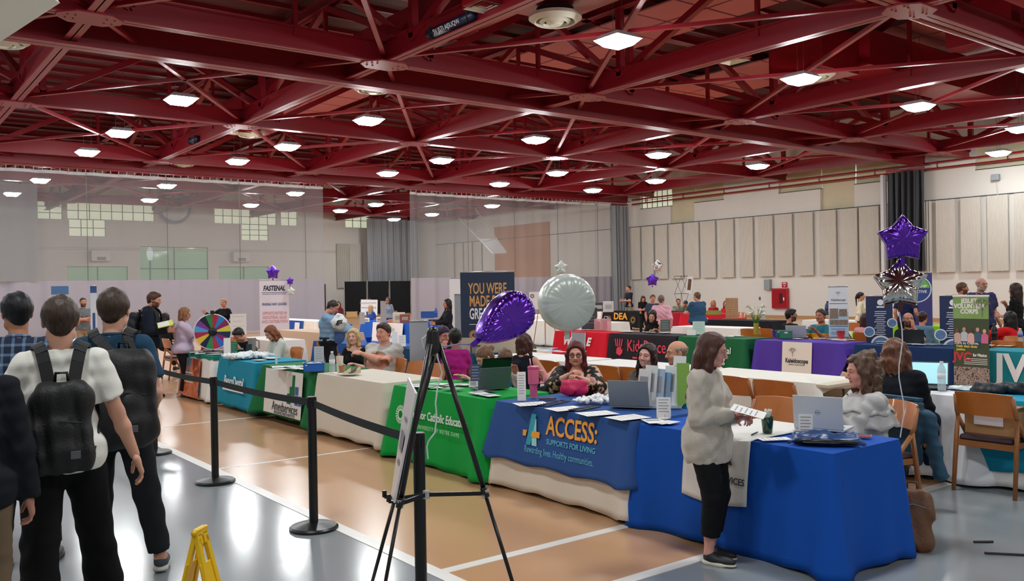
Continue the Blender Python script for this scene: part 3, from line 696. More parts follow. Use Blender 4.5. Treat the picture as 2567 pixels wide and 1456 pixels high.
def tiles(x0, x1, y0, y1, nx, ny, z=8.6):
    for i in range(nx):
        for j in range(ny):
            a = x0 + (x1 - x0) * i / nx; b = y0 + (y1 - y0) * j / ny; MB().box(a + .04, b + .04, z, a + (x1 - x0) / nx - .04, b + (y1 - y0) / ny - .04, z + .04).build('deck_tile', tile, ce)
tiles(16.0, 18.4, 9, 21.0, 2, 9); tiles(22.6, 25.8, 11.0, 25.4, 2, 10); tiles(10.2, 12.6, 9.5, 16.8, 2, 5); tiles(11.5, 15.0, 27.0, 34, 2, 5)
# ---------------------------------------------------------------- lamps, diffusers
lens = bpy.data.materials.new('lamp_lens'); lens.use_nodes = True; nb_ = lens.node_tree.nodes['Principled BSDF']; nb_.inputs['Emission Color'].default_value = (.95, .99, 1, 1); nb_.inputs['Emission Strength'].default_value = LAMP
hous = mat('lamp_housing', '#c9cdd0', rough=.4, metal=.2)
spots = [(12.0, 12.2), (17.8, 12.1), (23.3, 12.2), (29.6, 12.2), (6.7, 22.0), (6.6, 27.5), (6.6, 31.8), (11.8, 21.9), (11.7, 27.3), (11.5, 31.3), (17.8, 21.9), (17.7, 27.3), (17.8, 31.5), (23.7, 22.1), (23.8, 27.9), (24.0, 32.2), (29.5, 22.1), (29.5, 27.7), (29.6, 32.0), (11.5, 40.0), (17.6, 40.2), (23.7, 43.3), (23.7, 47.7), (6.6, 40.5), (6.4, 46.5), (1.2, 40), (1, 47), (12.5, 46.5), (17.9, 46.8), (30, 41), (30, 47.5), (29.8, 52),
         (.6, 12.2), (.7, 22), (.6, 27.4), (.6, 32), (6.3, 12.2), (-5.5, 12), (-5.5, 22), (-5.5, 30), (34.5, 15), (6.4, 4.2), (12, 4.0), (18, 4), (24, 4), (31, 4), (.6, 4.2), (-5.5, 4), (.6, -4), (6.4, -4), (12, -4), (20, -4), (-5.5, -5)]
BASEL = 'square white high-bay lamp hanging from the red roof steel'
for i, (x, y) in enumerate(spots):
    if i == 0:
        o = empty('ceiling_lamp', (x, y, 6.5)); m = MB(); m.add([(-.24, -.24, .10), (.24, -.24, .10), (.24, .24, .10), (-.24, .24, .10), (-.33, -.33, 0), (.33, -.33, 0), (.33, .33, 0), (-.33, .33, 0), (-.2, -.2, -.075), (.2, -.2, -.075), (.2, .2, -.075), (-.2, .2, -.075)], [(0, 1, 2, 3), (4, 5, 1, 0), (5, 6, 2, 1), (6, 7, 3, 2), (7, 4, 0, 3)], 0)
        m.build('housing', hous, o)
        m = MB(); m.add([(-.33, -.33, 0), (.33, -.33, 0), (.33, .33, 0), (-.33, .33, 0), (-.2, -.2, -.13), (.2, -.2, -.13), (.2, .2, -.13), (-.2, .2, -.13)], [(4, 7, 6, 5), (4, 5, 1, 0), (5, 6, 2, 1), (6, 7, 3, 2), (7, 4, 0, 3)]); m.build('lens', lens, o)
        m = MB(); m.tube([(-.12, 0, .1), (-.12, 0, 1.9)], .006, 5); m.tube([(.12, 0, .1), (.12, 0, 1.9)], .006, 5); m.build('hanger', mull, o); l0 = o
    else: o = copy_tree(l0); o.location = (x, y, 6.5)
    row = {12: 'second bay', 22: 'third bay', 27: 'fourth bay', 32: 'fifth bay'}.get(12 if 12 <= y < 13 else 22 if 21 < y < 23 else 27 if 27 <= y < 28.5 else 32 if 31 <= y < 33 else 0, 'bays behind the mesh curtain' if y > 38 else 'nearest bays overhead')
    colm = ['far left', 'left', 'centre left', 'centre', 'centre right', 'right', 'far right'][int(min(6, max(0, (x + 3) // 5.9)))]
    if y > 38 or y < 12: tag(o, BASEL + ', ' + row, 'ceiling lamp', 'high-bay lamps, ' + row)
    else: tag(o, 'glowing square high-bay lamp in the %s, %s file of the roof grid' % (row, colm), 'ceiling lamp', 'high-bay lamps')
o = empty('ceiling_lamp', (.83, 7.05, 4.62)); o.location = at(28, 22, Y=5.6); q = o.location.copy()
m = MB(); m.add([(-.30, -.45, .0), (.30, -.45, 0), (.30, .45, 0), (-.30, .45, 0), (-.16, -.35, .16), (.16, -.35, .16), (.16, .35, .16), (-.16, .35, .16)], [(0, 1, 5, 4), (1, 2, 6, 5), (2, 3, 7, 6), (3, 0, 4, 7), (4, 5, 6, 7)]); m.build('housing', mat('galvanised', '#aab4b8', rough=.25, metal=.6, vary=.15, vscale=8), o)
m = MB(); m.box(-.31, -.46, -.03, .31, .46, 0); m.build('diffuser', mat('unlit_diffuser', '#e6e2d4', rough=.4), o); a_ = R(33); XX = CR * math.cos(a_) + CU * math.sin(a_); ZZ = -CR * math.sin(a_) + CU * math.cos(a_); YY = np.cross(ZZ, XX)
o.matrix_world = Matrix(((XX[0], YY[0], ZZ[0]), (XX[1], YY[1], ZZ[1]), (XX[2], YY[2], ZZ[2]))).to_4x4(); o.location = [float(v) for v in np.array([0, 0, HC]) + 6.0 * (_fw + CR * (-38 - 1283.5) / FPX + CU * (728 - 5) / FPX)]; tag(o, 'large unlit galvanised light housing hanging close in the upper left corner', 'ceiling lamp')
dif = mat('diffuser_white', '#d8d6c4', rough=.5)
for px, py, s_, lab in ((1392, 60, .52, 'large round cream air diffuser at top centre'), (2040, 200, .52, 'round cream air diffuser behind a lamp at upper right'), (935, 232, .50, 'round cream air diffuser in the bay left of centre'), (628, 344, .46, 'round cream air diffuser beside the left gusset node'), (8, 115, .50, 'round cream air diffuser cut by the left edge'), (460, 417, .46, 'small round air diffuser just above the left curtain')):
    o = empty('air_diffuser', at(px, py, z=6.85)); m = MB(); m.lathe([(s_, .16), (s_, .10), (s_ * .78, .02), (s_ * .74, .03), (s_ * .72, .16)], 32); m.lathe([(s_ * .60, .05), (s_ * .46, .0), (s_ * .44, .05)], 28); m.lathe([(s_ * .34, .03), (s_ * .20, -.03), (.01, -.035)], 24)
    autosmooth(m.build('ring', dif, o), 30); MB().lathe([(s_ * .7, .12), (s_ * .7, .30)], 20).build('collar', dark, o); tag(o, lab, 'air diffuser')
for px, py, lab in ((1217, 20, 'small square ceiling diffuser near the top centre'), (1835, 153, 'small square ceiling diffuser under the right beam'), (600, 335, 'small square ceiling diffuser above the left round one'), (2165, 238, 'small square ceiling diffuser at far right beam')):
    o = empty('vent', at(px, py, z=6.9)); m = MB()
    for a, z in ((.30, 0), (.20, .02), (.10, .04)):
        for k in range(4):
            c_, s2 = math.cos(k * math.pi / 2), math.sin(k * math.pi / 2); m.add([(c_ * a - s2 * a, s2 * a + c_ * a, z), (c_ * a + s2 * a, s2 * a - c_ * a, z), (c_ * (a - .06) + s2 * (a - .06), s2 * (a - .06) - c_ * (a - .06), z + .04), (c_ * (a - .06) - s2 * (a - .06), s2 * (a - .06) + c_ * (a - .06), z + .04)], [(0, 1, 2, 3)])
    m.build('louvre', dif, o); MB().box(-.31, -.31, .05, .31, .31, .25).build('box', duct, o); tag(o, lab, 'air vent')
for px, py, lab, L_ in ((1158, 65, 'rolled blue banner with white letters tied along a roof chord at top centre', 1.6), (495, 350, 'small rolled blue banner tied along a roof chord at left', .7)):
    q = at(px, py, z=6.95); o = empty('rolled_banner', (9.62, q[1], 6.93)); m = MB(); m.tube([(0, -L_ / 2, 0), (0, L_ / 2, 0)], .10, 12); m.build('roll', mat('navy_vinyl', '#1e2440', rough=.4), o, True)
    if L_ > 1: text('SV JSTI AJSUQW', .13, mat('letter_white', '#e8e8ea', rough=.5), o, (-.13, 0, -.06), (R(122), 0, R(-90)))
    m = MB(); [m.box(-.11, s_ * L_ * .42 - .015, -.11, .11, s_ * L_ * .42 + .015, .11) for s_ in (-1, 1)]; m.build('tie', dark, o); tag(o, lab, 'banner')
# ---------------------------------------------------------------- divider curtains
def meshmat(name, col, a):
    m = mat(name, col, rough=.7); n, l, b = nodes(m); b.inputs['Alpha'].default_value = a; return m
net = meshmat('net_curtain', '#9a9da0', .38); vinyl = mat('curtain_vinyl', '#9f9aa4', rough=.45, vary=.03, vscale=1); railm = red
def curtain(label, x0, x1, y, ztop, zmid, dense=()):
    o = empty('divider_curtain', (0, 0, 0)); tag(o, label, 'curtain')
    L = x1 - x0; rs = np.random.RandomState(int(L)); ph = rs.rand(4) * 6
    def wav(x, z): 
        f = .05 + .06 * sum(math.exp(-((x - dx) / 1.2) ** 2) for dx in dense)
        return f * (math.sin(x * 5.2 + ph[0] + .5 * math.sin(x * 1.3)) + .6 * math.sin(x * 11 + ph[1])) * (.6 + .4 * z / ztop)
    n = int(L * 9)
    MB().grid(lambda u, v: (x0 + L * u, y + wav(x0 + L * u, zmid + (ztop - zmid) * v), zmid + (ztop - zmid) * v), n, 6).build('net_panel', net, o, True)
    MB().grid(lambda u, v: (x0 + L * u, y - .01 + wav(x0 + L * u, .05 + (zmid - .05) * v), .05 + (zmid - .05) * v), n, 3).build('vinyl_panel', vinyl, o, True)
    m = MB(); m.grid(lambda u, v: (x0 + L * u, y - .02 + wav(x0 + L * u, ztop), ztop - .07 + .12 * v), n, 1); m.build('header_tape', mat('curtain_tape', '#cfcfd2', rough=.6), o, True)
    m = MB(); x = x0 + .1
    while x < x1: m.bar((x, y, ztop), (x, y, ztop + .17), .025); x += .30
    m.build('hanger', mat('hanger', '#b8b0b0', rough=.4), o)['kind'] = 'stuff'; m = MB(); m.bar((x0 - .2, y, ztop + .19), (x1 + .2, y, ztop + .19), .09, .06); m.bar((x0 - .2, y, ztop + .30), (x1 + .2, y, ztop + .30), .05, .06); m.build('rail', railm, o)
    for k in range(int(L / 3) + 1): MB().tube([(x0 + .4 + 3.0 * k, y - .09, ztop), (x0 + .4 + 3.0 * k, y - .09, zmid)], .012, 5).build('lift_cord', mull, o)
    return o
xa = at(810, 600, Y=37)[0]; xb = at(1027, 600, Y=37)[0]
curtain('long see-through net divider curtain with lavender vinyl base at left', -13.8, xa, 37.0, 6.42, 2.28, (-1.5, .2, 1.2))
cx_ = C.objects[-1]
cu0 = [o for o in C.objects if o.get('label', '').startswith('long see-through')][0]; gx = at(95, 600, Y=36.85)[0]; MB().grid(lambda u, v: (-9 + (gx + 9) * u, 36.85 + .10 * math.sin(u * 60), 2.26 + (5.9 - 2.26) * v), 110, 4).build('gathered_net', meshmat('net_gather', '#8e9194', .55), cu0, True)
curtain('shorter see-through net divider curtain with lavender vinyl base in the centre', xb, 36.7, 37.0, 6.42, 2.28, (xb, 36, 35.3))
gry = mat('grey_drape', '#8f9296', rough=.7)
def gather(label, pts, z0, z1, m_, amp=.12, fq=9, nm='gathered_curtain', parts=True):
    o = empty(nm); tag(o, label, 'curtain'); P = [Vector((p[0], p[1], 0)) for p in pts]; n = 90
    def pt(u):
        k = min(int(u * (len(P) - 1)), len(P) - 2); f = u * (len(P) - 1) - k; return P[k].lerp(P[k + 1], f)
    def fn(u, v):
        p = pt(u); d = (P[-1] - P[0]).normalized(); nn = Vector((-d.y, d.x, 0)); a = amp * (math.sin(u * fq * 6.28 + .6 * math.sin(u * 17)) + .4 * math.sin(u * fq * 14 + v * 2)); return tuple(p + nn * a * (.7 + .3 * (1 - v)) + Vector((0, 0, z0 + (z1 - z0) * v)))
    MB().grid(fn, n * 2, 8).build('drape', m_, o, True)
    MB().bar(tuple(P[0] + Vector((0, 0, z1 + .1))), tuple(P[-1] + Vector((0, 0, z1 + .1))), .08).build('rail', railm, o); return o
gather('dark grey curtain gathered against the right wall behind the star balloons', [(36.55, 18.9), (36.55, 20.6)], 2.15, 6.45, mat('charcoal_drape', '#3b3d42', rough=.6), .16, 6)
MB().box(36.3, 20.62, 2.2, 36.62, 20.75, 6.4).build('edge_panel', mat('curtain_tape', '#cfcfd2'), [o for o in C.objects if o.get('label', '').startswith('dark grey curtain gathered')][0])
gather('grey drape hanging in the far gap between the two net curtains', [(30.2, 56.6), (34.6, 56.6)], 2.3, 6.85, gry, .10, 8, 'stage_drape')
gather('bunched grey end of the central net curtain beside the right wall', [(35.3, 36.6), (36.6, 36.6)], .1, 6.35, gry, .14, 5)
blk = mat('black_drape', '#0d0e12', rough=.85)
o = empty('pipe_and_drape'); tag(o, 'black pipe-and-drape backdrop along the far gap, three panels', 'backdrop')
x0 = at(862, 760, Y=55)[0]; x1 = at(1030, 760, Y=55)[0]
for k in range(3):
    a = x0 + (x1 - x0) * k / 3; b_ = x0 + (x1 - x0) * (k + 1) / 3; MB().grid(lambda u, v: (a + .05 + (b_ - a - .1) * u, 55 + .05 * math.sin(u * 60), .03 + 2.3 * v), 60, 2).build('drape_panel', blk, o, True)
for k in range(4): MB().tube([(x0 + (x1 - x0) * k / 3, 54.9, 0), (x0 + (x1 - x0) * k / 3, 54.9, 2.4)], .03, 8).build('upright', mat('alu', '#a8a8ac', metal=.8, rough=.35), o)
# ---------------------------------------------------------------- tables and cloths
def fabric(c, rough=.8): return mat('fabric_' + c[1:], c, rough=rough, spec=.25, bump=.08, bscale=220, vary=.05, vscale=1.5)
tblm = mat('table_board', '#c9bda8', rough=.6); legm = mat('table_leg', '#5b5550', rough=.4, metal=.5)
def table(label, x0, x1, y0, y1, zt=.735):
    t = empty('folding_table', ((x0 + x1) / 2, (y0 + y1) / 2, 0)); a = (x1 - x0) / 2; b = (y1 - y0) / 2
    bevel(MB().box(-a, -b, zt - .035, a, b, zt).build('table_top', tblm, t), .006)
    for sy in (-1, 1):
        for sx in (-1, 1): MB().tube([(sx * (a - .1), sy * (b - .25), zt - .04), (sx * (a - .08), sy * (b - .2), 0)], .013, 8).build('leg', legm, t)
        MB().bar((-a + .09, sy * (b - .22), .28), (a - .09, sy * (b - .22), .28), .02).build('crossbar', legm, t); MB().bar((0, sy * (b - .22), .30), (0, sy * (b - .62), zt - .05), .02).build('brace', legm, t)
    return tag(t, label, 'table')
def cloth(label, x0, x1, y0, y1, m, zt=.742, hem=.03, flare=.05, amp=.02, waves=5, seed=1, hems=None, corner=.06, kind=True, name='tablecloth', top2=None):
    """draped cloth over a table: rounded top edge, folds growing downwards, corner cones; hems = per side (west, south, east, north)"""
    rs = np.random.RandomState(seed); hems = hems or (hem,) * 4; r = .025; N = 46; pts = []
    def side(ax, ay, bx, by, nx, ny, k):
        L = math.hypot(bx - ax, by - ay); n = max(8, int(L / .035))
        for i in range(n): t = i / n; pts.append((ax + (bx - ax) * t, ay + (by - ay) * t, nx, ny, k, min(t * L, (1 - t) * L), L * t))
    def corner_(cx, cy, a0, k):
        for i in range(8): a = R(a0 + 90 * i / 8); pts.append((cx + r * math.cos(a), cy + r * math.sin(a), math.cos(a), math.sin(a), k + i / 8, 0, 0))
    side(x0, y1 - r, x0, y0 + r, -1, 0, 0); corner_(x0 + r, y0 + r, 180, 0); side(x0 + r, y0, x1 - r, y0, 0, -1, 1); corner_(x1 - r, y0 + r, 270, 1)
    side(x1, y0 + r, x1, y1 - r, 1, 0, 2); corner_(x1 - r, y1 - r, 0, 2); side(x1 - r, y1, x0 + r, y1, 0, 1, 3); corner_(x0 + r, y1 - r, 90, 3)
    ph = rs.rand(8) * 6.28; V = []; rings = 13; n = len(pts); hh = []
    for p in pts:
        k = p[4]; a = int(k) % 4; f = k - int(k); hh.append(hems[a] * (1 - f) + hems[(a + 1) % 4] * f)
    for j in range(rings + 1):
        v = j / rings
        for i, (x, y, nx, ny, k, dc, s) in enumerate(pts):
            cz = math.exp(-(dc / .10) ** 2); a = int(k) % 4; w = math.sin(s * waves * 2.2 + ph[a]) + .6 * math.sin(s * waves * 4.7 + ph[a + 4] + v)
            side_k = 1.0 if a in (1, 3) else .55
            off = .004 + flare * v ** 1.1 + amp * side_k * w * v ** 1.3 + corner * cz * v + .02 * cz * math.sin(k * 25) * v
            z = zt - (zt - hh[i]) * v
            if v == 0: off = 0
            sag = .012 * math.sin(s * waves * 2.2 + ph[a]) * (v ** 6)
            V.append((x + nx * off, y + ny * off, z + sag + (0 if v else 0)))
    F = [(j * n + i, (j + 1) * n + i, (j + 1) * n + (i + 1) % n, j * n + (i + 1) % n) for j in range(rings) for i in range(n)]
    F.append(tuple(range(n)))
    o = link_mesh(name, V, F, m, None, False); autosmooth(o, 50)
    cx, cy = (x0 + x1) / 2, (y0 + y1) / 2
    o.data.transform(Matrix.Translation((-cx, -cy, 0))); o.location = (cx, cy, 0)
    so = o.modifiers.new('thick', 'SOLIDIFY'); so.thickness = .003; so.offset = -1
    return tag(o, label, 'tablecloth')
# front row (X 4.60-5.36)
FX = 4.60; BX = 5.36
royal = fabric('#0a4dab'); steel = fabric('#2d5290'); green = fabric('#0b9a3e'); cream = fabric('#d8cfc0'); dgreen = fabric('#1c6a3a'); teal = fabric('#1585a0'); white = fabric('#e9e6e2')
rows = [(2.95, 4.52, 'royal blue'), (4.60, 6.25, 'navy and cream'), (6.45, 8.10, 'bright green'), (8.32, 9.96, 'plain cream'), (10.04, 11.72, 'dark green'), (11.95, 13.45, 'teal'), (13.78, 15.3, 'poster')]
for a, b, n_ in rows: table('folding table under the %s cloth in the front row' % n_, FX, BX, a + .03, b - .03)
cloth('royal blue tablecloth pooling on the floor at the near end of the front row', FX, BX, 2.95, 4.52, royal, hem=.012, flare=.03, amp=.026, waves=3.4, seed=3, corner=.075)
cloth('cream undercloth showing below the navy ACCESS cloth', FX, BX, 4.60, 6.25, cream, hem=.03, flare=.05, amp=.015, seed=5, zt=.740)
ac = cloth('steel-blue tablecloth with ACCESS lettering over a cream undercloth', FX - .012, BX + .01, 4.585, 6.27, steel, hems=(.27, .30, .35, .33), flare=.075, amp=.010, seed=6, zt=.748, corner=.05)
gr = cloth('bright green tablecloth with white university lettering', FX, BX, 6.45, 8.10, green, hem=.02, flare=.07, amp=.022, waves=4, seed=7, corner=.09)
cloth('plain cream tablecloth on the empty front-row table', FX, BX, 8.32, 9.96, cream, hem=.05, flare=.035, amp=.012, seed=8)
cloth('dark green tablecloth with a white logo panel', FX, BX, 10.04, 11.72, dgreen, hem=.02, hems=(.10, .02, .1, .02), flare=.06, amp=.022, seed=9, corner=.12)
cloth('teal tablecloth with white dental lettering', FX, BX, 11.95, 13.45, teal, hem=.06, flare=.06, amp=.012, seed=10)
cloth('white cloth under the orange poster table', FX, BX, 13.78, 15.3, white, hem=.03, flare=.05, amp=.015, seed=11)
cloth('short green topper on the poster table', FX - .01, BX, 13.77, 15.31, fabric('#157a68'), hem=.69, flare=.004, amp=.003, seed=12, zt=.748, corner=.005)
def onfront(parent_name, X, tilt=0): return X
LW = mat('letter_white', '#e8e8ea', rough=.5); LO = mat('letter_orange', '#f2a63a', rough=.5); LB = mat('letter_sky', '#62b6d6', rough=.5); LT = mat('letter_teal', '#2fa0b8', rough=.5); LA = mat('letter_aqua', '#9adbe0', rough=.5)
def child_of(o, c):
    c.parent = o; c.location = Vector(c.location) - Vector(o.location); return c
def ftxt(o, body, size, m, y, z, X, **k):
    tilt = k.pop('tilt', 6.0); t = text(body, size, m, None, (X, y, z), (R(90 - tilt), 0, R(-90)), **k); return child_of(o, t)
def fpoly(o, name, pts, m, y, z, X, tilt=6.0, th=.0015):
    """flat print: polygon in (right, up) metres around (y, z) on a cloth face that looks towards -X"""
    mb = MB().prism([(a, b) for a, b in pts], 0, th); q = mb.build(name, m, None); q.location = (X, y, z); q.rotation_euler = (R(90 - tilt), 0, R(-90)); return child_of(o, q)
# ACCESS print
XA = FX - .050
ftxt(ac, 'ACCESS:', .215, LO, 5.215, .615, XA - .0, bold=.004, sx=.76)
ftxt(ac, 'SUPPORTS FOR LIVING', .062, LB, 5.215, .490, XA - .014, bold=.001, sx=.92)
ftxt(ac, 'Rewarding lives. Healthy communities.', .080, LB, 5.36, .400, XA - .026, sx=.68)
fpoly(ac, 'logo_stroke', [(-.03, -.13), (.03, -.13), (.085, .13), (.025, .13)], LT, 5.74, .565, XA - .006)
fpoly(ac, 'logo_stroke', [(.045, -.13), (.11, -.13), (.085, .09), (.05, .12), (.03, .02)], LA, 5.74, .565, XA - .004)
fpoly(ac, 'logo_stroke', [(.035, -.06), (.145, -.06), (.145, -.01), (.045, -.01)], LO, 5.74, .565, XA - .009); fpoly(ac, 'logo_stroke', [(-.075, -.06), (-.035, -.06), (-.022, -.01), (-.075, -.01)], LO, 5.74, .565, XA - .009)
# green cloth print
def gear(o, y, z, X, r, m, n=20, tilt=6, par=True, name='emblem'):
    mb = MB()
    for k in range(n):
        a = 2 * math.pi * k / n; mb.prism([(r * .66 * math.cos(a - .07), r * .66 * math.sin(a - .07)), (r * math.cos(a - .10), r * math.sin(a - .10)), (r * math.cos(a + .10), r * math.sin(a + .10)), (r * .66 * math.cos(a + .07), r * .66 * math.sin(a + .07))], 0, .001)
    c = [(math.cos(2 * math.pi * k / 28), math.sin(2 * math.pi * k / 28)) for k in range(28)]
    for k in range(28): p, q = c[k], c[(k + 1) % 28]; mb.prism([(p[0] * r * .42, p[1] * r * .42), (p[0] * r * .62, p[1] * r * .62), (q[0] * r * .62, q[1] * r * .62), (q[0] * r * .42, q[1] * r * .42)], 0, .001)
    t = mb.build(name, m); t.location = (X, y, z); t.rotation_euler = (R(90 - tilt), 0, R(-90)); return child_of(o, t) if par else t
gear(gr, 7.83, .47, FX - .075, .095, mat('print_cream', '#cfe6cf', rough=.5))
ftxt(gr, 'Alliance for Catholic Education', .115, LW, 7.20, .50, FX - .072, sx=.78, bold=.0015)
ftxt(gr, 'UNIVERSITY OF NOTRE DAME', .055, mat('print_green', '#bfe3c2', rough=.5), 7.12, .385, FX - .085, space=1.4, sx=.75)
# logo panel on dark green cloth
dg = [o for o in C.objects if o.get('label', '').startswith('dark green tablecloth')][0]
fpoly(dg, 'logo_panel', [(-.60, -.28), (.60, -.28), (.60, .30), (-.60, .30)], mat('panel_cream', '#d9d6d0', rough=.7), 10.85, .42, FX - .075, 5)
for a, b, w, h, c in ((.30, .10, .07, .16, '#1c6a3a'), (.23, .00, .15, .11, '#1c6a3a'), (.16, -.11, .12, .13, '#1c6a3a'), (.40, .02, .09, .10, '#2f569a'), (.40, -.11, .10, .12, '#2f569a'), (.52, -.11, .07, .12, '#2f569a')):
    fpoly(dg, 'logo_block', [(a, b), (a + w, b), (a + w, b + h), (a, b + h)], mat('fabric_' + c[1:], c), 10.85, .42, FX - .079, 5, .003)
ftxt(dg, 'Amedservices', .17, mat('ink', '#35373a', rough=.6), 10.75, .245, FX - .098, sx=.85, tilt=5); ftxt(dg, 'INTEGRATED HEALTH INSTITUTE', .055, mat('ink', '#35373a'), 10.75, .165, FX - .104, sx=.8, tilt=5)
tl = [o for o in C.objects if o.get('label', '').startswith('teal tablecloth')][0]
ftxt(tl, 'BencoDental', .20, LW, 12.68, .43, FX - .062, sx=.75, bold=.004); fpoly(tl, 'text_line', [(-.42, -.015), (.42, -.015), (.42, .02), (-.42, .02)], LW, 12.68, .31, FX - .075)
# orange poster on the white cloth
def gradm(name, c1, c2, c3, scale=2.2, seed=0):
    m = bpy.data.materials.new(name); m.use_nodes = True; n, l, b = nodes(m); tc = n.new('ShaderNodeTexCoord'); no = n.new('ShaderNodeTexNoise'); no.inputs['Scale'].default_value = scale; no.inputs['Detail'].default_value = 6; no.inputs['Distortion'].default_value = 1.2
    mp = n.new('ShaderNodeMapping'); mp.inputs['Location'].default_value = (seed, seed * .7, 0); l.new(tc.outputs['Object'], mp.inputs[0]); l.new(mp.outputs[0], no.inputs['Vector'])
    cr = n.new('ShaderNodeValToRGB'); e = cr.color_ramp.elements; e[0].position = .35; e[0].color = hexc(c1); e[1].position = .65; e[1].color = hexc(c3); k = e.new(.5); k.color = hexc(c2); l.new(no.outputs[0], cr.inputs[0]); l.new(cr.outputs[0], b.inputs['Base Color']); b.inputs['Roughness'].default_value = .4; return m
wp = [o for o in C.objects if o.get('label', '').startswith('white cloth under')][0]
fpoly(wp, 'poster', [(-.52, -.33), (.52, -.33), (.52, .30), (-.52, .30)], gradm('fire_print', '#3d6f84', '#e0702c', '#7c1f1c', 2.4, 3), 14.72, .375, FX - .068)
[fpoly(wp, 'text_line', [(-.25, z_), (.25 - .06 * (k % 2), z_), (.25 - .06 * (k % 2), z_ + .018), (-.25, z_ + .018)], mat('letter_peach', '#f3c79a'), 14.72, .375, FX - .072, 6, .003) for k, z_ in enumerate((-.10, -.05, .0, .05))]
# royal blue runner
rb = [o for o in C.objects if o.get('label', '').startswith('royal blue tablecloth')][0]
run = mat('runner_white', '#dedad4', rough=.7)
o = MB(); y0_, y1_ = 3.52, 4.06
o.grid(lambda u, v: ((lambda s: (BX - s, y0_ + (y1_ - y0_) * u, .752) if s < .76 else (FX - .012 - .05 * ((s - .76) / .70) ** 1.1 - .006, y0_ + (y1_ - y0_) * u + .02 * math.sin((s - .76) * 4), .748 - (s - .76)))(v * (.76 + .42 + .03 * math.sin(u * 3)))), 14, 34)
o = autosmooth(o.build('runner', run), 60); tag(o, 'white runner with a printed photo hanging over the royal blue cloth', 'table runner'); o.modifiers.new('t', 'SOLIDIFY').thickness = .003
ftxt(o, 'SERVICES', .060, mat('ink', '#35373a'), 3.66, .475, FX - .050, sx=.9, bold=.001); ftxt(o, '73', .045, mat('ink', '#35373a'), 3.74, .40, FX - .058)
q = fpoly(o, 'printed_photo', [(.0, 0), (.17, 0), (.13, .06), (.10, .11), (.06, .11), (.03, .05)], mat('photo_dark', '#33251f', vary=.5, vscale=30), 3.82, .575, FX - .040, 6)
fpoly(o, 'printed_face', [(-.025, -.03), (.025, -.03), (.03, .02), (.0, .045), (-.03, .02)], mat('photo_skin', '#b47a60'), 3.735, .625, FX - .038, 6, .003)
# second row (X 7.70-8.46): plain white tables whose bare near end shows the legs
for a, b, n_ in ((4.98, 6.80, 'nearest'), (6.88, 8.70, 'second'), (8.8, 10.6, 'third')):
    table('folding table under the %s white cloth of the second row' % n_, 7.70, 8.46, a, b)
    cloth('%s plain white tablecloth of the second row' % n_, 7.69, 8.47, a + .02 + (.12 if n_ == 'nearest' else 0), b, white if n_ != 'nearest' else fabric('#e4dfd4'), hems=(.05, .66 if n_ == 'nearest' else .05, .05, .05), flare=.03, amp=.012, seed=len(n_))
def ct(label, tl_, x0, x1, y0, y1, m, **k):
    table(tl_, x0, x1, y0 + .03, y1 - .03); return cloth(label, x0, x1, y0, y1, m, seed=int(y0 * 10) % 90, **k)
navy = fabric('#10335c'); ct('dark teal-navy tablecloth under the silver table banner', 'folding table under the dark teal-navy cloth', 7.6, 8.4, 10.9, 13.1, fabric('#12405e'), flare=.03)
bl2 = ct('medium blue tablecloth behind the blonde woman in black', 'folding table under the medium blue cloth', 7.5, 8.3, 13.3, 16.4, fabric('#1c52a0'), flare=.03)
# right-hand table: white cloth and cyan cloth
table('folding table under the cyan cloth at the right edge', 7.68, 8.44, 2.0, 3.50); table('folding table under the white cloth at right', 7.68, 8.44, 3.55, 4.1)
cloth('white tablecloth on the table with the open blue-screen laptop', 7.66, 8.46, 3.56, 4.12, fabric('#e3e4e8'), hem=.03, flare=.10, amp=.03, seed=4, corner=.1); cloth('cyan tablecloth at the right edge of the picture', 7.64, 8.47, 1.7, 3.55, fabric('#1a93b4'), hem=.16, flare=.01, amp=.006, seed=14, zt=.75)
cloth('pale undercloth showing below the cyan cloth', 7.67, 8.44, 1.75, 3.52, white, hem=.02, flare=.02, amp=.01, seed=15)
# third row facing the camera (X 12.9-13.66)
X3, X3b = 12.9, 13.66
rd = ct('red tablecloth with a grey panel and white letters', 'folding table under the red cloth of the third row', X3, X3b, 13.6, 15.3, fabric('#d5142c'), hem=.12, flare=.05)
kd = ct('black tablecloth with pink handprint logo', 'folding table under the black handprint cloth', X3, X3b, 11.65, 13.52, fabric('#27222a'), hem=.18, flare=.02, amp=.008)
g2 = ct('dark green tablecloth with educational staffing lettering', 'folding table under the green educational cloth', X3, X3b, 9.98, 11.58, fabric('#166038'), hem=.12, flare=.05)
pu = ct('purple tablecloth with a cream tree-logo runner', 'folding table under the purple cloth', X3, X3b, 8.08, 9.78, fabric('#5238a0'), hems=(.14, .55, .2, .14), flare=.04)
ct('plain navy tablecloth in front of the seated man with a goatee', 'folding table under the plain navy cloth', X3, X3b, 6.28, 7.86, fabric('#12305e'), hem=.05, flare=.02)
jv = ct('teal tablecloth with large white JVC letters', 'folding table under the teal JVC cloth', X3, X3b, 4.2, 5.95, fabric('#1c8592'), hem=.28, flare=.015, amp=.004)
fpoly(rd, 'grey_panel', [(-.22, -.32), (.22, -.32), (.22, .31), (-.22, .31)], mat('panel_grey', '#8f9aa4'), 14.45, .42, X3 - .05, 4); ftxt(rd, 'W', .24, LW, 14.83, .53, X3 - .055, shear=.3, bold=.012); ftxt(rd, 'E', .24, LW, 14.12, .53, X3 - .055, shear=.3, bold=.012)
fpoly(rd, 'white_edge', [(-.235, -.32), (-.22, -.32), (-.22, .31), (-.235, .31)], LW, 14.45, .42, X3 - .052, 4); fpoly(rd, 'white_edge', [(.22, -.32), (.235, -.32), (.235, .31), (.22, .31)], LW, 14.45, .42, X3 - .052, 4)
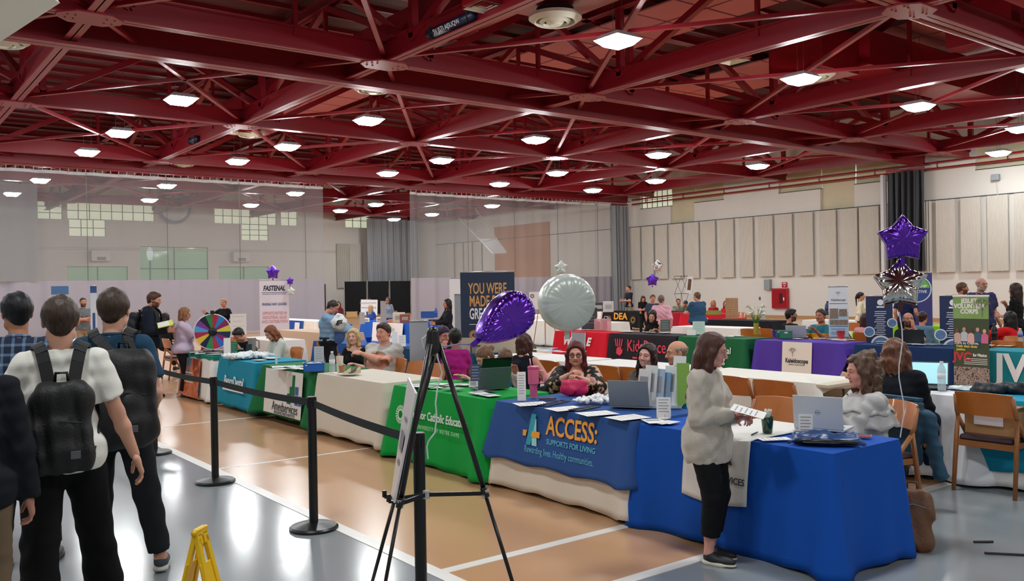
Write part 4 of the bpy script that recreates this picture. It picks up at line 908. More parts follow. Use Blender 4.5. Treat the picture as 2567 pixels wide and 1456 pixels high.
PK = mat('letter_pink', '#e23a55'); ftxt(kd, 'KidsPeace', .34, PK, 12.42, .50, X3 - .03, sx=.78, tilt=2, bold=.002); fpoly(kd, 'text_line', [(-.3, 0), (.3, 0), (.3, .035), (-.3, .035)], PK, 12.5, .25, X3 - .035, 2)
hand_p = [(-.09, -.12), (.02, -.16), (.09, -.10), (.10, -.01), (.05, -.04), (.06, .02), (-.04, .02), (-.08, -.02)]
fpoly(kd, 'handprint', hand_p, PK, 13.18, .45, X3 - .035, 2)
for dx, a in ((-.085, 14), (-.04, 6), (.01, -2), (.055, -12)): c, s = math.cos(R(90 + a)), math.sin(R(90 + a)); fpoly(kd, 'handprint_finger', [(dx - .014, .03), (dx + .014, .03), (dx + .014 + .16 * c, .03 + .16 * s), (dx - .014 + .16 * c, .03 + .16 * s)], PK, 13.18, .45, X3 - .035, 2)
ftxt(g2, 'Educational', .17, LW, 10.63, .52, X3 - .05, bold=.002, sx=.9); ftxt(g2, 'Staffing', .17, LW, 10.63, .35, X3 - .06, bold=.002, sx=.9)
fpoly(pu, 'runner_panel', [(-.29, -.36), (.29, -.36), (.29, .30), (-.29, .30)], mat('panel_cream2', '#e6dcd0'), 8.90, .44, X3 - .045, 4); fpoly(pu, 'orange_band', [(-.29, -.36), (.29, -.36), (.29, -.24), (-.29, -.24)], mat('peach', '#e8b98a'), 8.90, .44, X3 - .048, 4)
ftxt(pu, 'Kaleidoscope', .105, mat('ink', '#35373a'), 8.90, .42, X3 - .05, sx=.78, bold=.004); ftxt(pu, 'FAMILY SOLUTIONS', .035, mat('ink', '#35373a'), 8.9, .355, X3 - .055)
def tree_logo(o, y, z, X, s, tilt=4):
    mb = MB(); rs = random.Random(3)
    def br(x, y_, a, L, w, d):
        x2, y2 = x + L * math.cos(a), y_ + L * math.sin(a); mb.bar((x, y_, .001), (x2, y2, .001), w, .002)
        if d: [br(x2, y2, a + t, L * .72, w * .65, d - 1) for t in (-.6, .1, .65)]
    br(0, 0, math.pi / 2, s, s * .12, 3); q = mb.build('tree_logo', mat('ink_soft', '#77716a')); q.location = (X, y, z); q.rotation_euler = (R(90 - tilt), 0, R(-90)); return child_of(o, q) if o else q
tree_logo(pu, 8.98, .49, X3 - .050, .06)
ftxt(jv, 'JVC', .52, LW, 5.30, .50, X3 - .03, tilt=1.5, bold=.016, sx=.95)
# fourth row and far tables
def far(label, x0, x1, y0, y1, c, **k): return ct(label, 'folding table below the ' + label.replace('tablecloth', 'cloth'), x0, x1, y0, y1, fabric(c), **k)
de = far('black tablecloth with gold DEA letters', 24.5, 25.3, 23.8, 26.0, '#15131a', hem=.1)
ftxt(de, 'DEA', .36, mat('letter_gold', '#e6a431'), 24.95, .52, 24.44, bold=.012, tilt=3, sx=1.1); fpoly(de, 'gold_rule', [(-.5, 0), (.5, 0), (.5, .03), (-.5, .03)], mat('letter_gold', '#e6a431'), 24.95, .30, 24.43, 3); fpoly(de, 'gold_rule', [(-.25, 0), (.25, 0), (.25, .03), (-.25, .03)], mat('letter_gold', '#e6a431'), 24.95, .22, 24.42, 3)
for y in (25.6, 24.25): gear(de, y, .40, 24.43, .15, mat('brass_print', '#a8803a'), 12)
far('white tablecloth left of the DEA table', 24.6, 25.4, 26.2, 29.2, '#e9e2da'); far('plain black tablecloth right of the DEA table', 24.8, 25.6, 21.4, 23.6, '#131318')
um = far('red tablecloth with small white lettering beside the wooden block tower', 23.4, 24.2, 18.7, 20.9, '#cf1a30'); ftxt(um, 'UNITED\nMETHODIST', .17, LW, 19.9, .45, 23.33, bold=.004, align='CENTER')
far('crimson tablecloth behind the officer in blue', 23.6, 24.3, 20.95, 21.35 + .4, '#a80f2c'); far('black tablecloth behind the lilies', 19.4, 20.2, 14.2, 16.6, '#15151a'); far('white tablecloth with white bags at right centre', 20.5, 21.3, 11.3, 14.0, '#e2e0dc')
far('lime green tablecloth behind the man in denim', 19.0, 19.8, 9.0, 11.6, '#8fd31c'); far('white tablecloth behind the lime table', 19.8, 20.6, 7.6, 8.8, '#e6e4e0')
far('white tablecloth with documents behind the woman in black', 15.9, 16.7, 12.5, 14.5, '#ece9e4')
lv = far('bright blue tablecloth with a white health-network sheet', 13.6, 14.4, 22.5, 26.0, '#1d5cc0')
wl = far('white tablecloth with a blue banner cloth across it', 12.3, 13.1, 26.6, 31.0, '#e8e0d8', hem=.14); fpoly(wl, 'blue_overlay', [(-.75, -.32), (.62, -.32), (.75, .30), (-.60, .30)], fabric('#1f4f9e'), 28.3, .44, 12.24); fpoly(wl, 'sheet', [(.1, .0), (.5, .0), (.5, .24), (.1, .24)], LW, 28.3, .44, 12.22); fpoly(wl, 'white_word', [(.0, -.22), (.6, -.26), (.6, -.17), (.0, -.12)], LW, 28.3, .44, 12.22)
q = fpoly(lv, 'white_sheet', [(-.95, -.55), (.95, -.55), (.95, .05), (-.95, .05)], LW, 24.1, .66, 13.52); ftxt(lv, 'Lehigh Valley\nHealth Network', .22, mat('ink_grey', '#8a8c92'), 24.1, .40, 13.49, sx=.8)
far('dark brown tablecloth stacked with snacks', 15.2, 16.0, 21.9, 24.4, '#3a211a'); far('white tablecloth at the foot of the mesh curtain', 16.4, 17.2, 17.2, 20.8 + .2, '#efe9e0')
far('white tablecloth with a red bucket', 6.9, 7.6, 17.0, 19.0, '#ebe6e0'); far('pale wooden-look tablecloth beside the navy-suited woman', 9.0, 9.8, 18.6, 21.8, '#c8ad96', hem=.02)
far('white tablecloth at far left behind the queue', 3.4, 4.2, 19.0, 22.5, '#e4e2e0')
far('white tablecloth under the silver spiral notebooks', 19.5, 20.3, 22.3, 25.2, '#ece6de')
# ---------------------------------------------------------------- chairs
wood = mat('chair_wood', '#c06e2c', rough=.38, vary=.18, vscale=7, coat=.3); wood2 = mat('chair_frame_wood', '#9c6236', rough=.45, vary=.15, vscale=9); cush = mat('maroon_cushion', '#3a2228', rough=.6)
def make_chair(label):
    o = empty('wooden_chair'); tag(o, label, 'chair')
    m = MB(); n = 12
    for t0, t1 in ((0, .018),):
        pass
    def bk(u, v, off):
        x = -.225 + .45 * u; c = .045 * (1 - (2 * u - 1) ** 2); return (x, -.215 - c + .05 * (1 - v) + off, .64 + .195 * v - .012 * (2 * u - 1) ** 2 * v)
    V = []; F = []
    for off in (0, .016):
        for v in range(7):
            for u in range(n + 1): V.append(bk(u / n, v / 6, off))
    K = (n + 1) * 7
    for v in range(6):
        for u in range(n): a = v * (n + 1) + u; F += [(a, a + 1, a + n + 2, a + n + 1), (K + a, K + a + n + 1, K + a + n + 2, K + a + 1)]
    for u in range(n): F += [(u, K + u, K + u + 1, u + 1), (6 * (n + 1) + u, 6 * (n + 1) + u + 1, K + 6 * (n + 1) + u + 1, K + 6 * (n + 1) + u)]
    for v in range(6): a = v * (n + 1); F += [(a, a + n + 1, K + a + n + 1, K + a), (a + n, K + a + n, K + a + 2 * n + 1, a + 2 * n + 1)]
    m.add(V, F); autosmooth(m.build('backrest', wood, o), 40)
    for s in (-1, 1):
        m = MB(); m.tube([(s * .225, -.20, .80), (s * .232, -.165, .66), (s * .235, -.13, .60)], .017, 8); m.tube([(s * .235, -.14, .62), (s * .238, -.17, .40), (s * .240, -.22, 0)], [.018, .020, .017], 8); m.build('leg', wood2, o, True)
        m = MB(); m.tube([(s * .235, -.15, .62), (s * .236, .02, .44), (s * .238, .25, 0)], [.018, .019, .016], 8); m.build('leg', wood2, o, True)
    m = MB(); m.bar((-.235, -.17, .40), (.235, -.17, .40), .03, .05); m.bar((-.235, .20, .40), (.235, .20, .40), .03, .05); m.bar((-.22, -.17, .41), (-.22, .20, .41), .03, .04); m.bar((.22, -.17, .41), (.22, .20, .41), .03, .04); m.build('seat_frame', wood2, o)
    s = SDF(); s.box((0, .02, .445), (.215, .20, .025), rad=.022); V, F = s.mesh(.012); link_mesh('seat_cushion', V, F, cush, o, True); return o
PLUS, MINUS = R(-90), R(90)      # facing +X / -X
ch0 = None
def chair(px, py, X, yaw, label, z=.82, rot_=0):
    global ch0
    y = at(px, py, X=X)[1]
    if ch0 is None: ch0 = make_chair(label); o = ch0
    else: o = copy_tree(ch0)
    o['label'] = label; o.location = (X + (.2 if yaw == PLUS else -.2), y, 0); o.rotation_euler = (0, 0, yaw + R(rot_)); return o
chair(2465, 1010, 7.36, PLUS, 'wooden chair with a cardboard box on its seat at the cyan table')
chair(2225, 1010, 6.42, MINUS, 'wooden chair of the woman in the grey ruffled blouse', rot_=-18)
chair(1830, 950, 7.05, PLUS, 'wooden chair at the nearest white table, just right of the standing woman'); chair(1938, 955, 7.0, PLUS, 'wooden chair at the nearest white table, further right')
chair(1952, 1015, 5.95, MINUS, 'wooden chair with an emblem tucked behind the royal blue table')
chair(1372, 915, 7.0, PLUS, 'wooden chair behind the pink tumbler'); chair(1515, 915, 7.0, PLUS, 'wooden chair right behind the red-haired woman'); chair(1588, 920, 7.05, PLUS, 'wooden chair behind the smiling young woman')
chair(997, 922, 5.85, MINUS, 'wooden chair behind the cream table, left one'); chair(1050, 925, 5.80, MINUS, 'wooden chair behind the cream table, middle one'); chair(1090, 928, 5.75, MINUS, 'wooden chair behind the cream table, right one')
chair(1050, 880, 7.1, PLUS, 'wooden chair facing the dark teal-navy table'); chair(812, 870, 6.9, PLUS, 'wooden chair behind the blue basket', rot_=20); chair(585, 850, 6.3, PLUS, 'wooden chair behind the prize wheel'); chair(745, 905, 5.9, MINUS, 'wooden chair beside the auburn-haired woman')
chair(2525, 835, 13.85, PLUS, 'wooden chair of the woman in red'); chair(2168, 835, 14.6, PLUS, 'wooden chair under the person in pink'); chair(1968, 835, 14.0, PLUS, 'wooden chair of the bearded man in black'); chair(1880, 815, 14.6, PLUS, 'wooden chair behind the green educational table'); chair(1912, 815, 14.9, PLUS, 'second wooden chair behind the green educational table')
chair(2145, 810, 18, PLUS, 'distant wooden chair by the white bags'); chair(1855, 790, 22.8, MINUS, 'distant wooden chair by the wooden block tower'); chair(415, 830, 5.2, PLUS, 'wooden folding chair beside the man in the navy jacket'); chair(2555, 815, 15.0, MINUS, 'wooden chair at the far right edge')
# box, jacket and bag on the chairs
card = mat('cardboard', '#a67c50', rough=.8, vary=.06)
def box_at(label, loc, size, m, rz=0, name='box', cat='box', open_=False):
    o = empty(name, loc, rz); a, b, c = size; w = bevel(MB().box(-a / 2, -b / 2, 0, a / 2, b / 2, c).build('carton', m, o), .004); tag(o, label, cat); return o
o = box_at('open cardboard box with a white label on the seat of the wooden chair', (7.62, at(2465, 1010, X=7.36)[1], .47), (.28, .42, .24), card)
m = MB(); m.add([(-.14, -.21, .24), (.14, -.21, .24), (.14, -.29, .27), (-.14, -.29, .27)], [(0, 1, 2, 3)]); m.build('flap', card, o)
m = MB(); m.box(-.146, -.10, .08, -.141, .13, .20); m.build('shipping_label', LW, o); m = MB(); m.box(-.147, -.09, .17, -.143, .12, .235); m.build('red_stripe', mat('label_red', '#b5202a'), o)
ch2 = at(2225, 1010, X=6.42)[1]
den = mat('denim', '#2c4f66', rough=.85, vary=.25, vscale=14, bump=.4, bscale=60)
s = SDF(); s.box((0, 0, .70), (.045, .20, .14), rad=.04, k=.05); s.box((.03, 0, .52), (.030, .17, .20), rad=.03, k=.05); s.cap((.05, -.20, .70), (.09, -.28, .28), .065, .05, k=.03); s.cap((.05, .16, .68), (.06, .17, .36), .05, .04, k=.03)
V, F = s.mesh(.012, folds(5, .007, 1.4)); o = empty('denim_jacket', (6.56, ch2 - .02, 0), R(-10)); link_mesh('jacket_body', V, F, den, o, True); MB().box(-.03, -.19, .83, .03, .19, .85).build('collar', den, o)
m = MB(); m.tube([(.115 + .03 * math.cos(a), -.28 + .045 * math.sin(a), .27) for a in np.linspace(0, 6.28, 13)[:-1]], .012, 6, closed=True); m.build('cuff', den, o); tag(o, 'blue denim jacket hung over the chair of the grey-bloused woman', 'jacket')
def bag(label, loc, rz, sz, c, name='bag', rug=.012, pockets=True, parts2=None):
    a, b, h = sz; o = empty(name, loc, rz); s = SDF(); s.box((0, 0, h * .5), (a / 2, b / 2, h / 2), rad=min(a, b) * .35, k=.03); s.ell((0, -b * .42, h * .34), (a * .36, b * .18, h * .26), k=.03)
    V, F = s.mesh(.012, folds(int(a * 100), rug, 1.3)); m_ = mat('bag_' + c[1:], c, rough=.5, bump=.3, bscale=50, vary=.15); link_mesh('main_pouch', V, F, m_, o, True)
    m = MB(); m.tube([(-a * .12, 0, h * .97), (-a * .1, 0, h * 1.08), (a * .1, 0, h * 1.08), (a * .12, 0, h * .97)], .009, 6); m.build('handle', m_, o, True)
    m = MB(); m.tube([(-a * .38, -b * .44, h * .66), (0, -b * .56, h * .72), (a * .38, -b * .44, h * .66)], .004, 5); m.build('zip', mat('zip_grey', '#8a8a88', rough=.3, metal=.5), o)
    tag(o, label, 'bag'); return o
b_ = bag('brown leather backpack on the floor beside the royal blue cloth', at(2290, 1378, z=0), R(-60), (.27, .17, .40), '#6a4428'); b_.rotation_euler = (R(-14), 0, R(-60))
m = MB(); m.tube([(5.75, 2.62, .012), (5.9, 2.45, .010), (5.98, 2.40, .010)], .008, 5); m.tube([(5.95, 2.78, .01), (6.05, 2.70, .01)], .008, 5); tag(m.build('bag_strap', mat('strap_black', '#1c1c20')), 'loose black straps trailing on the grey floor beside the brown backpack', 'strap')
bag('dark navy backpack on the floor beside the white table leg', (7.35, 4.12, 0), R(20), (.40, .22, .42), '#101822')
bag('olive bag on the floor left of the red table', (13.3, 16.9, 0), R(20), (.7, .3, .35), '#4a4a38')
# ---------------------------------------------------------------- stanchions and belts
blackm = mat('black_plastic', '#0b0c0d', rough=.35, vary=.05)
SP = [(at(1057, 1533, z=0)), (at(787, 1325, z=0)), (at(540, 1209, z=0)), (at(388, 1137, z=0)), None]
SP[4] = (SP[3][0] * 2 - SP[2][0] + .05, SP[3][1] * 2 - SP[2][1] + .1, 0)
SLAB = ['black belt stanchion nearest the camera, behind the easel', 'black belt stanchion second nearest, with its whole round base showing', 'black belt stanchion in front of the teal table', 'black belt stanchion behind the standing students', 'black belt stanchion farthest off, hidden by the students']
for i, p in enumerate(SP):
    if i == 0:
        o = empty('stanchion', p); autosmooth(MB().lathe([(.178, 0), (.178, .016), (.165, .028), (.06, .05), (.034, .055)], 36).build('base', blackm, o), 30)
        autosmooth(MB().lathe([(.0325, .05), (.0325, .885), (.034, .885), (.034, .968), (.030, .972)], 20).build('post', blackm, o), 30)
        m = MB(); [m.box(-.037 * abs(c) - .004 * abs(s), -.037 * abs(s) - .004 * abs(c), .89, .037 * abs(c) + .004 * abs(s), .037 * abs(s) + .004 * abs(c), .96) for c, s in ((1, 0), (0, 1))]; m.build('belt_cassette', blackm, o); s0 = o
    else: o = copy_tree(s0); o.location = p
    tag(o, SLAB[i], 'stanchion')
belt = mat('belt_web', '#0c0d0f', rough=.7)
BL = ['black belt running from the nearest stanchion behind the easel poster', 'black belt across the cream and teal tables', 'black belt in front of the orange poster table', 'black belt behind the standing students']
for i in range(4):
    a = Vector(SP[i]); b = Vector(SP[i + 1]); d = (b - a).normalized(); a = a + d * .036; b = b - d * .036
    m = MB(); m.grid(lambda u, v: tuple(a.lerp(b, u) + Vector((0, 0, .90 + .052 * v - .014 * 4 * u * (1 - u)))), 16, 1); o = m.build('queue_belt', belt); o.modifiers.new('t', 'SOLIDIFY').thickness = .002; tag(o, BL[i], 'belt')
# ---------------------------------------------------------------- easel with poster
def E(px, py, D):
    d = _fw + CR * (px - 1283.5) / FPX + CU * (728 - py) / FPX; return np.array([0, 0, HC]) + d * D
ez = empty('easel', (0, 0, 0)); top = E(1085, 848, 4.42)
def foot(px, D): p = E(px, 1500, D); return np.array([p[0], p[1], 0.])
legs_ = [(E(1078, 862, 4.35), E(1003, 1262, 4.28), foot(925, 4.25)), (E(1096, 862, 4.45), E(990, 1250, 4.66), foot(955, 4.75)), (E(1100, 860, 4.42), E(1216, 1236, 4.42), foot(1330, 4.42))]
for i, (a, b_, c) in enumerate(legs_):
    dd = (b_ - a) / np.linalg.norm(b_ - a); low = b_ + dd * (b_[2] / -dd[2]); m = MB(); m.tube([tuple(a), tuple(b_)], .0135, 10); m.tube([tuple(b_ - dd * .02), tuple(low)], .010, 8); m.tube([tuple(b_ - dd * .03), tuple(b_ + dd * .02)], .019, 10); m.tube([tuple(low - dd * .03), tuple(low)], .014, 8); m.build('leg', mat('easel_black', '#14100f', rough=.3), ez, True)
hub = np.mean([l_[1] for l_ in legs_], 0) + np.array([0, 0, .02]); m = MB()
for a, b_, c in legs_: m.bar(tuple(b_), tuple(hub), .012, .02)
m.build('spreader', mat('easel_black', '#14100f'), ez); m = MB(); [MB().lathe([(.018, -.02), (.018, .02)], 10, M=Matrix.Translation(tuple(p))).build('clamp', mat('clear_clamp', '#b9b6b0', rough=.3), ez) for p in (legs_[0][1], legs_[2][1], hub)]
s = SDF(); s.cap(top + [0, 0, .03], top - [0, 0, .05], .03, .04); V, F = s.mesh(.006); link_mesh('head', V, F, mat('easel_black', '#14100f'), ez, True)
for a in (legs_[0][1], legs_[1][1]):
    q = a + [0, 0, .01]; o2 = np.array([-_r0[0], -_r0[1], 0]); m = MB(); m.bar(tuple(q), tuple(q + o2 * .055), .02, .012); m.bar(tuple(q + o2 * .055), tuple(q + o2 * .055 + [0, 0, .035]), .012, .02, up=(1, 0, 0)); m.build('peg', mat('easel_black', '#14100f'), ez)
tag(ez, 'black telescopic tripod easel holding a poster, in front of the nearest stanchion', 'easel')
# the poster leans on the two front legs, seen almost edge-on
A = E(1000, 1262, 4.15); B = E(992, 1240, 4.75); Cc = E(1034, 948, 4.78); Dd = E(1055, 988, 4.12)
po = empty('poster_board', tuple((A + B) / 2)); c0 = (A + B) / 2; n_ = np.cross(B - A, Dd - A); n_ /= np.linalg.norm(n_); n_ = n_ if n_ @ _r0 < 0 else -n_
MBx = MB(); P4 = [A - c0, B - c0, Cc - c0, Dd - c0]; MBx.add([tuple(p + n_ * .016) for p in P4] + [tuple(p + n_ * .026) for p in P4], [(0, 1, 2, 3), (7, 6, 5, 4), (0, 4, 5, 1), (1, 5, 6, 2), (2, 6, 7, 3), (3, 7, 4, 0)]); MBx.build('board', mat('poster_white', '#d9d2d4', rough=.25), po)
m = MB(); 
for a0, a1, b0, b1 in ((.25, .75, .42, .58), (.3, .7, .3, .34), (.35, .65, .68, .71)):
    Q = [P4[0] * (1 - u) * (1 - v) + P4[1] * u * (1 - v) + P4[2] * u * v + P4[3] * (1 - u) * v + n_ * .0272 for u, v in ((a0, b0), (a1, b0), (a1, b1), (a0, b1))]; m.add([tuple(q) for q in Q], [(0, 1, 2, 3)])
m.build('print', mat('poster_ink', '#7a7680', rough=.4), po); tag(po, 'white poster board seen edge-on, propped on the black easel', 'poster')
# ---------------------------------------------------------------- balloons
pfoil = mat('purple_foil', '#6c3cc0', rough=.20, metal=.95, bump=.25, bscale=9); sfoil = mat('silver_foil', '#d9d9d6', rough=.10, metal=1, bump=.25, bscale=9); wfoil = mat('white_foil', '#c9d0c8', rough=.28, metal=.25, bump=.15, bscale=6)
strm = mat('ribbon_white', '#dedee2', rough=.4)
def foil(name, label, loc, outline, thick, m, rotz, tilt=(0, 0), crinkle=.012, n=22):
    """pillow balloon: outline points (x,z), inflated along local y, with pinched crinkles at the seam"""
    o = empty(name, loc); pts = [Vector((a, b)) for a, b in outline]; out = []
    for i in range(len(pts)):
        a, b = pts[i], pts[(i + 1) % len(pts)]; L = (b - a).length; q = max(2, int(L / .012)); out += [a.lerp(b, k / q) for k in range(q)]
    N = len(out); V = []; F = []; cen = sum(out, Vector((0, 0))) / N
    for s_ in (-1, 1):
        for j in range(n + 1):
            t = j / n
            for i, p in enumerate(out):
                q = cen.lerp(p, math.sin(t * math.pi / 2) ** .9); d = (1 - t ** 2.6) ** .62 if t < 1 else 0
                rl = (p - cen).length; h = thick * d * (.75 + .25 * min(1, rl / .12)); cr_ = crinkle * math.sin(i * 1.9) * t ** 3 * (1 - t) * 4 + crinkle * .5 * math.sin(i * .8 + 3) * t ** 2 * (1 - t) * 4
                V.append((q.x, s_ * (h + cr_), q.y))
    K = (n + 1) * N
    for s_ in (0, 1):
        for j in range(n):
            for i in range(N):
                a = s_ * K + j * N + i; b = s_ * K + j * N + (i + 1) % N; f = (a, b, b + N, a + N); F.append(f if s_ == 0 else f[::-1])
    me = link_mesh('foil_skin', V, F, m, o, True); me2 = me
    m2 = MB(); m2.bar((0, 0, min(p.y for p in out) + .02), (0, 0, min(p.y for p in out) - .05), .03, .004); m2.build('neck', m, o)
    o.rotation_euler = (R(tilt[0]), R(tilt[1]), rotz); return tag(o, label, 'balloon')
def scaled(pts, k): return [(a * k, b * k) for a, b in pts]
def star(r):
    P = star_pts(r, r * .66); out = []
    for i in range(10): 
        a, b = Vector(P[i]), Vector(P[(i + 1) % 10]); out += [tuple(a), tuple(a.lerp(b, .5) * 1.0)]
    return out
circ = lambda r: [(r * math.cos(a), r * math.sin(a)) for a in np.linspace(0, 2 * math.pi, 49)[:-1]]
drop = lambda r: [(r * .74 * math.sin(t) * (1 - .30 * (1 - math.cos(t)) / 2 * 1.6 + .16 * (1 + math.cos(t)) / 2), r * math.cos(t)) for t in np.linspace(0, 2 * math.pi, 50)[:-1]]
heart = lambda r: [(r * (16 * math.sin(t) ** 3) / 15, r * (13 * math.cos(t) - 5 * math.cos(2 * t) - 2 * math.cos(3 * t) - math.cos(4 * t)) / 15) for t in np.linspace(0, 2 * math.pi, 50)[:-1]]
cz = -AZ
foil('foil_balloon', 'large round white foil balloon floating above the red-haired woman', tuple(E(1420, 758, 5.3)), circ(.172), .095, wfoil, cz + R(12), (0, 0), .004)
foil('foil_balloon', 'purple foil balloon leaning over on its string above the easel', tuple(E(1262, 802, 4.95)), drop(.19), .10, pfoil, cz + R(25), (0, 55), .010)
st1 = E(2262, 600, 6.15); st2 = E(2256, 712, 6.2)
foil('star_balloon', 'purple star foil balloon above the silver star at right', tuple(st1), star(.175), .075, pfoil, cz - R(24) + R(10)); foil('star_balloon', 'silver star foil balloon under the purple star at right', tuple(st2), star(.185), .08, sfoil, cz - R(24), (-14, 0))
for nm, px, py, D, r, m, tl in (('purple star balloon above the white banner at left', 684, 683, 24, .20, pfoil, 'p'), ('tiny purple star balloon beside the white banner at left', 727, 704, 26, .12, pfoil, 'p'), ('white star balloon low beside the left banner', 730, 730, 26, .13, wfoil, 'w'), ('small pearl star balloon above the round white balloon', 1407, 671, 14, .12, wfoil, 'w'), ('distant silver star balloon in front of the panelled wall', 1648, 668, 28, .21, sfoil, 's'), ('distant purple star balloon in front of the panelled wall', 1635, 702, 28, .22, pfoil, 'p')):
    foil('star_balloon', nm, tuple(E(px, py, D)), star(r), r * .42, m, cz + R(random.uniform(-20, 20)), n=10)
def string(label, pts, r=.003, m=strm): return tag(MB().tube(pts, r, 5).build('balloon_string', m), label, 'string')
p0 = E(2256, 765, 6.2); string('white ribbon hanging from the star balloons to the chair', [tuple(p0 + np.array([.01 * math.sin(k * .9), .012 * math.cos(k * 1.1), -k * .085])) for k in range(12)], .0045)
string('curling white ribbon hanging from the easel top', [tuple(E(x, y, 4.40)) for x, y in ((1092, 870), (1098, 900), (1108, 935), (1098, 965), (1092, 1010), (1095, 1045), (1090, 1085), (1074, 1105), (1070, 1120), (1073, 1150))], .004)
string('purple ribbon from the easel to the purple balloon', [tuple(E(x, y, 4.6 + .1 * i)) for i, (x, y) in enumerate(((1092, 868), (1120, 868), (1150, 862), (1182, 864), (1200, 855)))], .004, mat('ribbon_purple', '#8a78b8'))
m = MB(); m.tube([tuple(E(x, y, 4.42)) for x, y in ((1063, 872), (1058, 850), (1075, 835), (1090, 830), (1098, 838), (1093, 852), (1088, 862))], .004, 6); m.tube([tuple(E(x, y, 4.42)) for x, y in ((1088, 862), (1100, 880), (1108, 888), (1113, 894), (1108, 900))], .004, 6); tag(m.build('ribbon_loop', strm), 'white looped ribbon clips tied at the easel top', 'ribbon')
# ---------------------------------------------------------------- wet floor sign
yel = mat('sign_yellow', '#e8b800', rough=.35); c = at(506, 1640, z=0); o = empty('wet_floor_sign', (c[0], c[1], 0), cz + R(82))
for s_ in (-1, 1):
    T = .62; m = MB(); Mx = Matrix.Rotation(s_ * R(13), 4, 'X'); w0, w1 = .052, .088
    for sx in (-1, 1): m.add([(sx * w1, -.012, 0), (sx * (w1 - .035), -.012, 0), (sx * (w0 - .03), -.012, .58), (sx * w0, -.012, .58), (sx * w1, .012, 0), (sx * (w1 - .035), .012, 0), (sx * (w0 - .03), .012, .58), (sx * w0, .012, .58)], [(0, 1, 2, 3), (7, 6, 5, 4), (0, 4, 5, 1), (1, 5, 6, 2), (2, 6, 7, 3), (3, 7, 4, 0)])
    m.box(-w1 + .02, -.005, .10, w1 - .02, .005, .46); m.box(-w0, -.012, .545, -w0 + .045, .012, .60); m.box(w0 - .045, -.012, .545, w0, .012, .60); m.box(-w0 + .005, -.012, .585, w0 - .005, .012, .625)
    m.V = [tuple(Mx @ Vector((v[0], v[1], v[2] - .61))) for v in m.V]; m.V = [(v[0], v[1], v[2] + .60) for v in m.V]; bevel(m.build('leaf', yel, o), .004)
MB().tube([(-.06, 0, .60), (.06, 0, .60)], .014, 8).build('hinge', yel, o, True); tag(o, 'yellow folding wet-floor sign at the bottom edge of the picture', 'floor sign')
# ---------------------------------------------------------------- people
SIT_TOP = .871
def who(label, px, py, D=None, X=None, phi=0, sit=False, k=None, **kw):
    (x, y), z = wpos(px, py, D=D, X=X); lean = kw.get('lean', 0); fem = kw.get('fem', False)
    if sit:
        k = k or (.93 if fem else 1.0); drop = SIT_TOP * k * (1 - (1 - math.cos(R(lean))) * .6) - .02 * (lean > 15)
        seat = max(.34, min(.80, z - drop)); kw['seat'] = seat; h = k * 1.75
    else: h = (k or (z + .0) / 1.735 / (1 - (1 - math.cos(R(lean))) * .45)) * 1.75
    return person(label, (x, y), phi=phi, h=h, sit=sit, **kw)
def T(x, y, z, **k): return dict(t=(x, y, z), **k)
NEAR, MID, FAR = .009, .0125, .018
plaid = mat('plaid_blue', '#27405f', rough=.85); n, l, b = nodes(plaid); tc = n.new('ShaderNodeTexCoord'); sp = n.new('ShaderNodeSeparateXYZ'); l.new(tc.outputs['Object'], sp.inputs[0])
prev = None
for ax, fq in ((0, 17.0), (2, 17.0)):
    mu = n.new('ShaderNodeMath'); mu.operation = 'MULTIPLY'; mu.inputs[1].default_value = fq; l.new(sp.outputs[ax], mu.inputs[0]); fr = n.new('ShaderNodeMath'); fr.operation = 'FRACT'; l.new(mu.outputs[0], fr.inputs[0]); gt = n.new('ShaderNodeMath'); gt.operation = 'GREATER_THAN'; gt.inputs[1].default_value = .72; l.new(fr.outputs[0], gt.inputs[0])
    if prev is None: prev = gt
    else:
        ad = n.new('ShaderNodeMath'); ad.operation = 'ADD'; l.new(prev.outputs[0], ad.inputs[0]); l.new(gt.outputs[0], ad.inputs[1]); dv = n.new('ShaderNodeMath'); dv.operation = 'MULTIPLY'; dv.inputs[1].default_value = .5; l.new(ad.outputs[0], dv.inputs[0])
        cr = n.new('ShaderNodeValToRGB'); e = cr.color_ramp.elements; e[0].color = hexc('#14233c'); e[1].color = hexc('#6f88a6'); l.new(dv.outputs[0], cr.inputs[0]); l.new(cr.outputs[0], b.inputs['Base Color'])
def spotm(name, base, cols, scale=9, th=.6):
    m = mat(name, base, rough=.8); n, l, b = nodes(m); tc = n.new('ShaderNodeTexCoord'); no = n.new('ShaderNodeTexNoise'); no.inputs['Scale'].default_value = scale; no.inputs['Detail'].default_value = 2.5; l.new(tc.outputs['Object'], no.inputs['Vector']); cr = n.new('ShaderNodeValToRGB'); cr.color_ramp.interpolation = 'CONSTANT'; e = cr.color_ramp.elements; e[0].color = hexc(base); e[1].position = th; e[1].color = hexc(cols[0])
    for i, c in enumerate(cols[1:]): q = e.new(th + .05 * (i + 1)); q.color = hexc(c)
    l.new(no.outputs[0], cr.inputs[0]); l.new(cr.outputs[0], b.inputs['Base Color']); return m
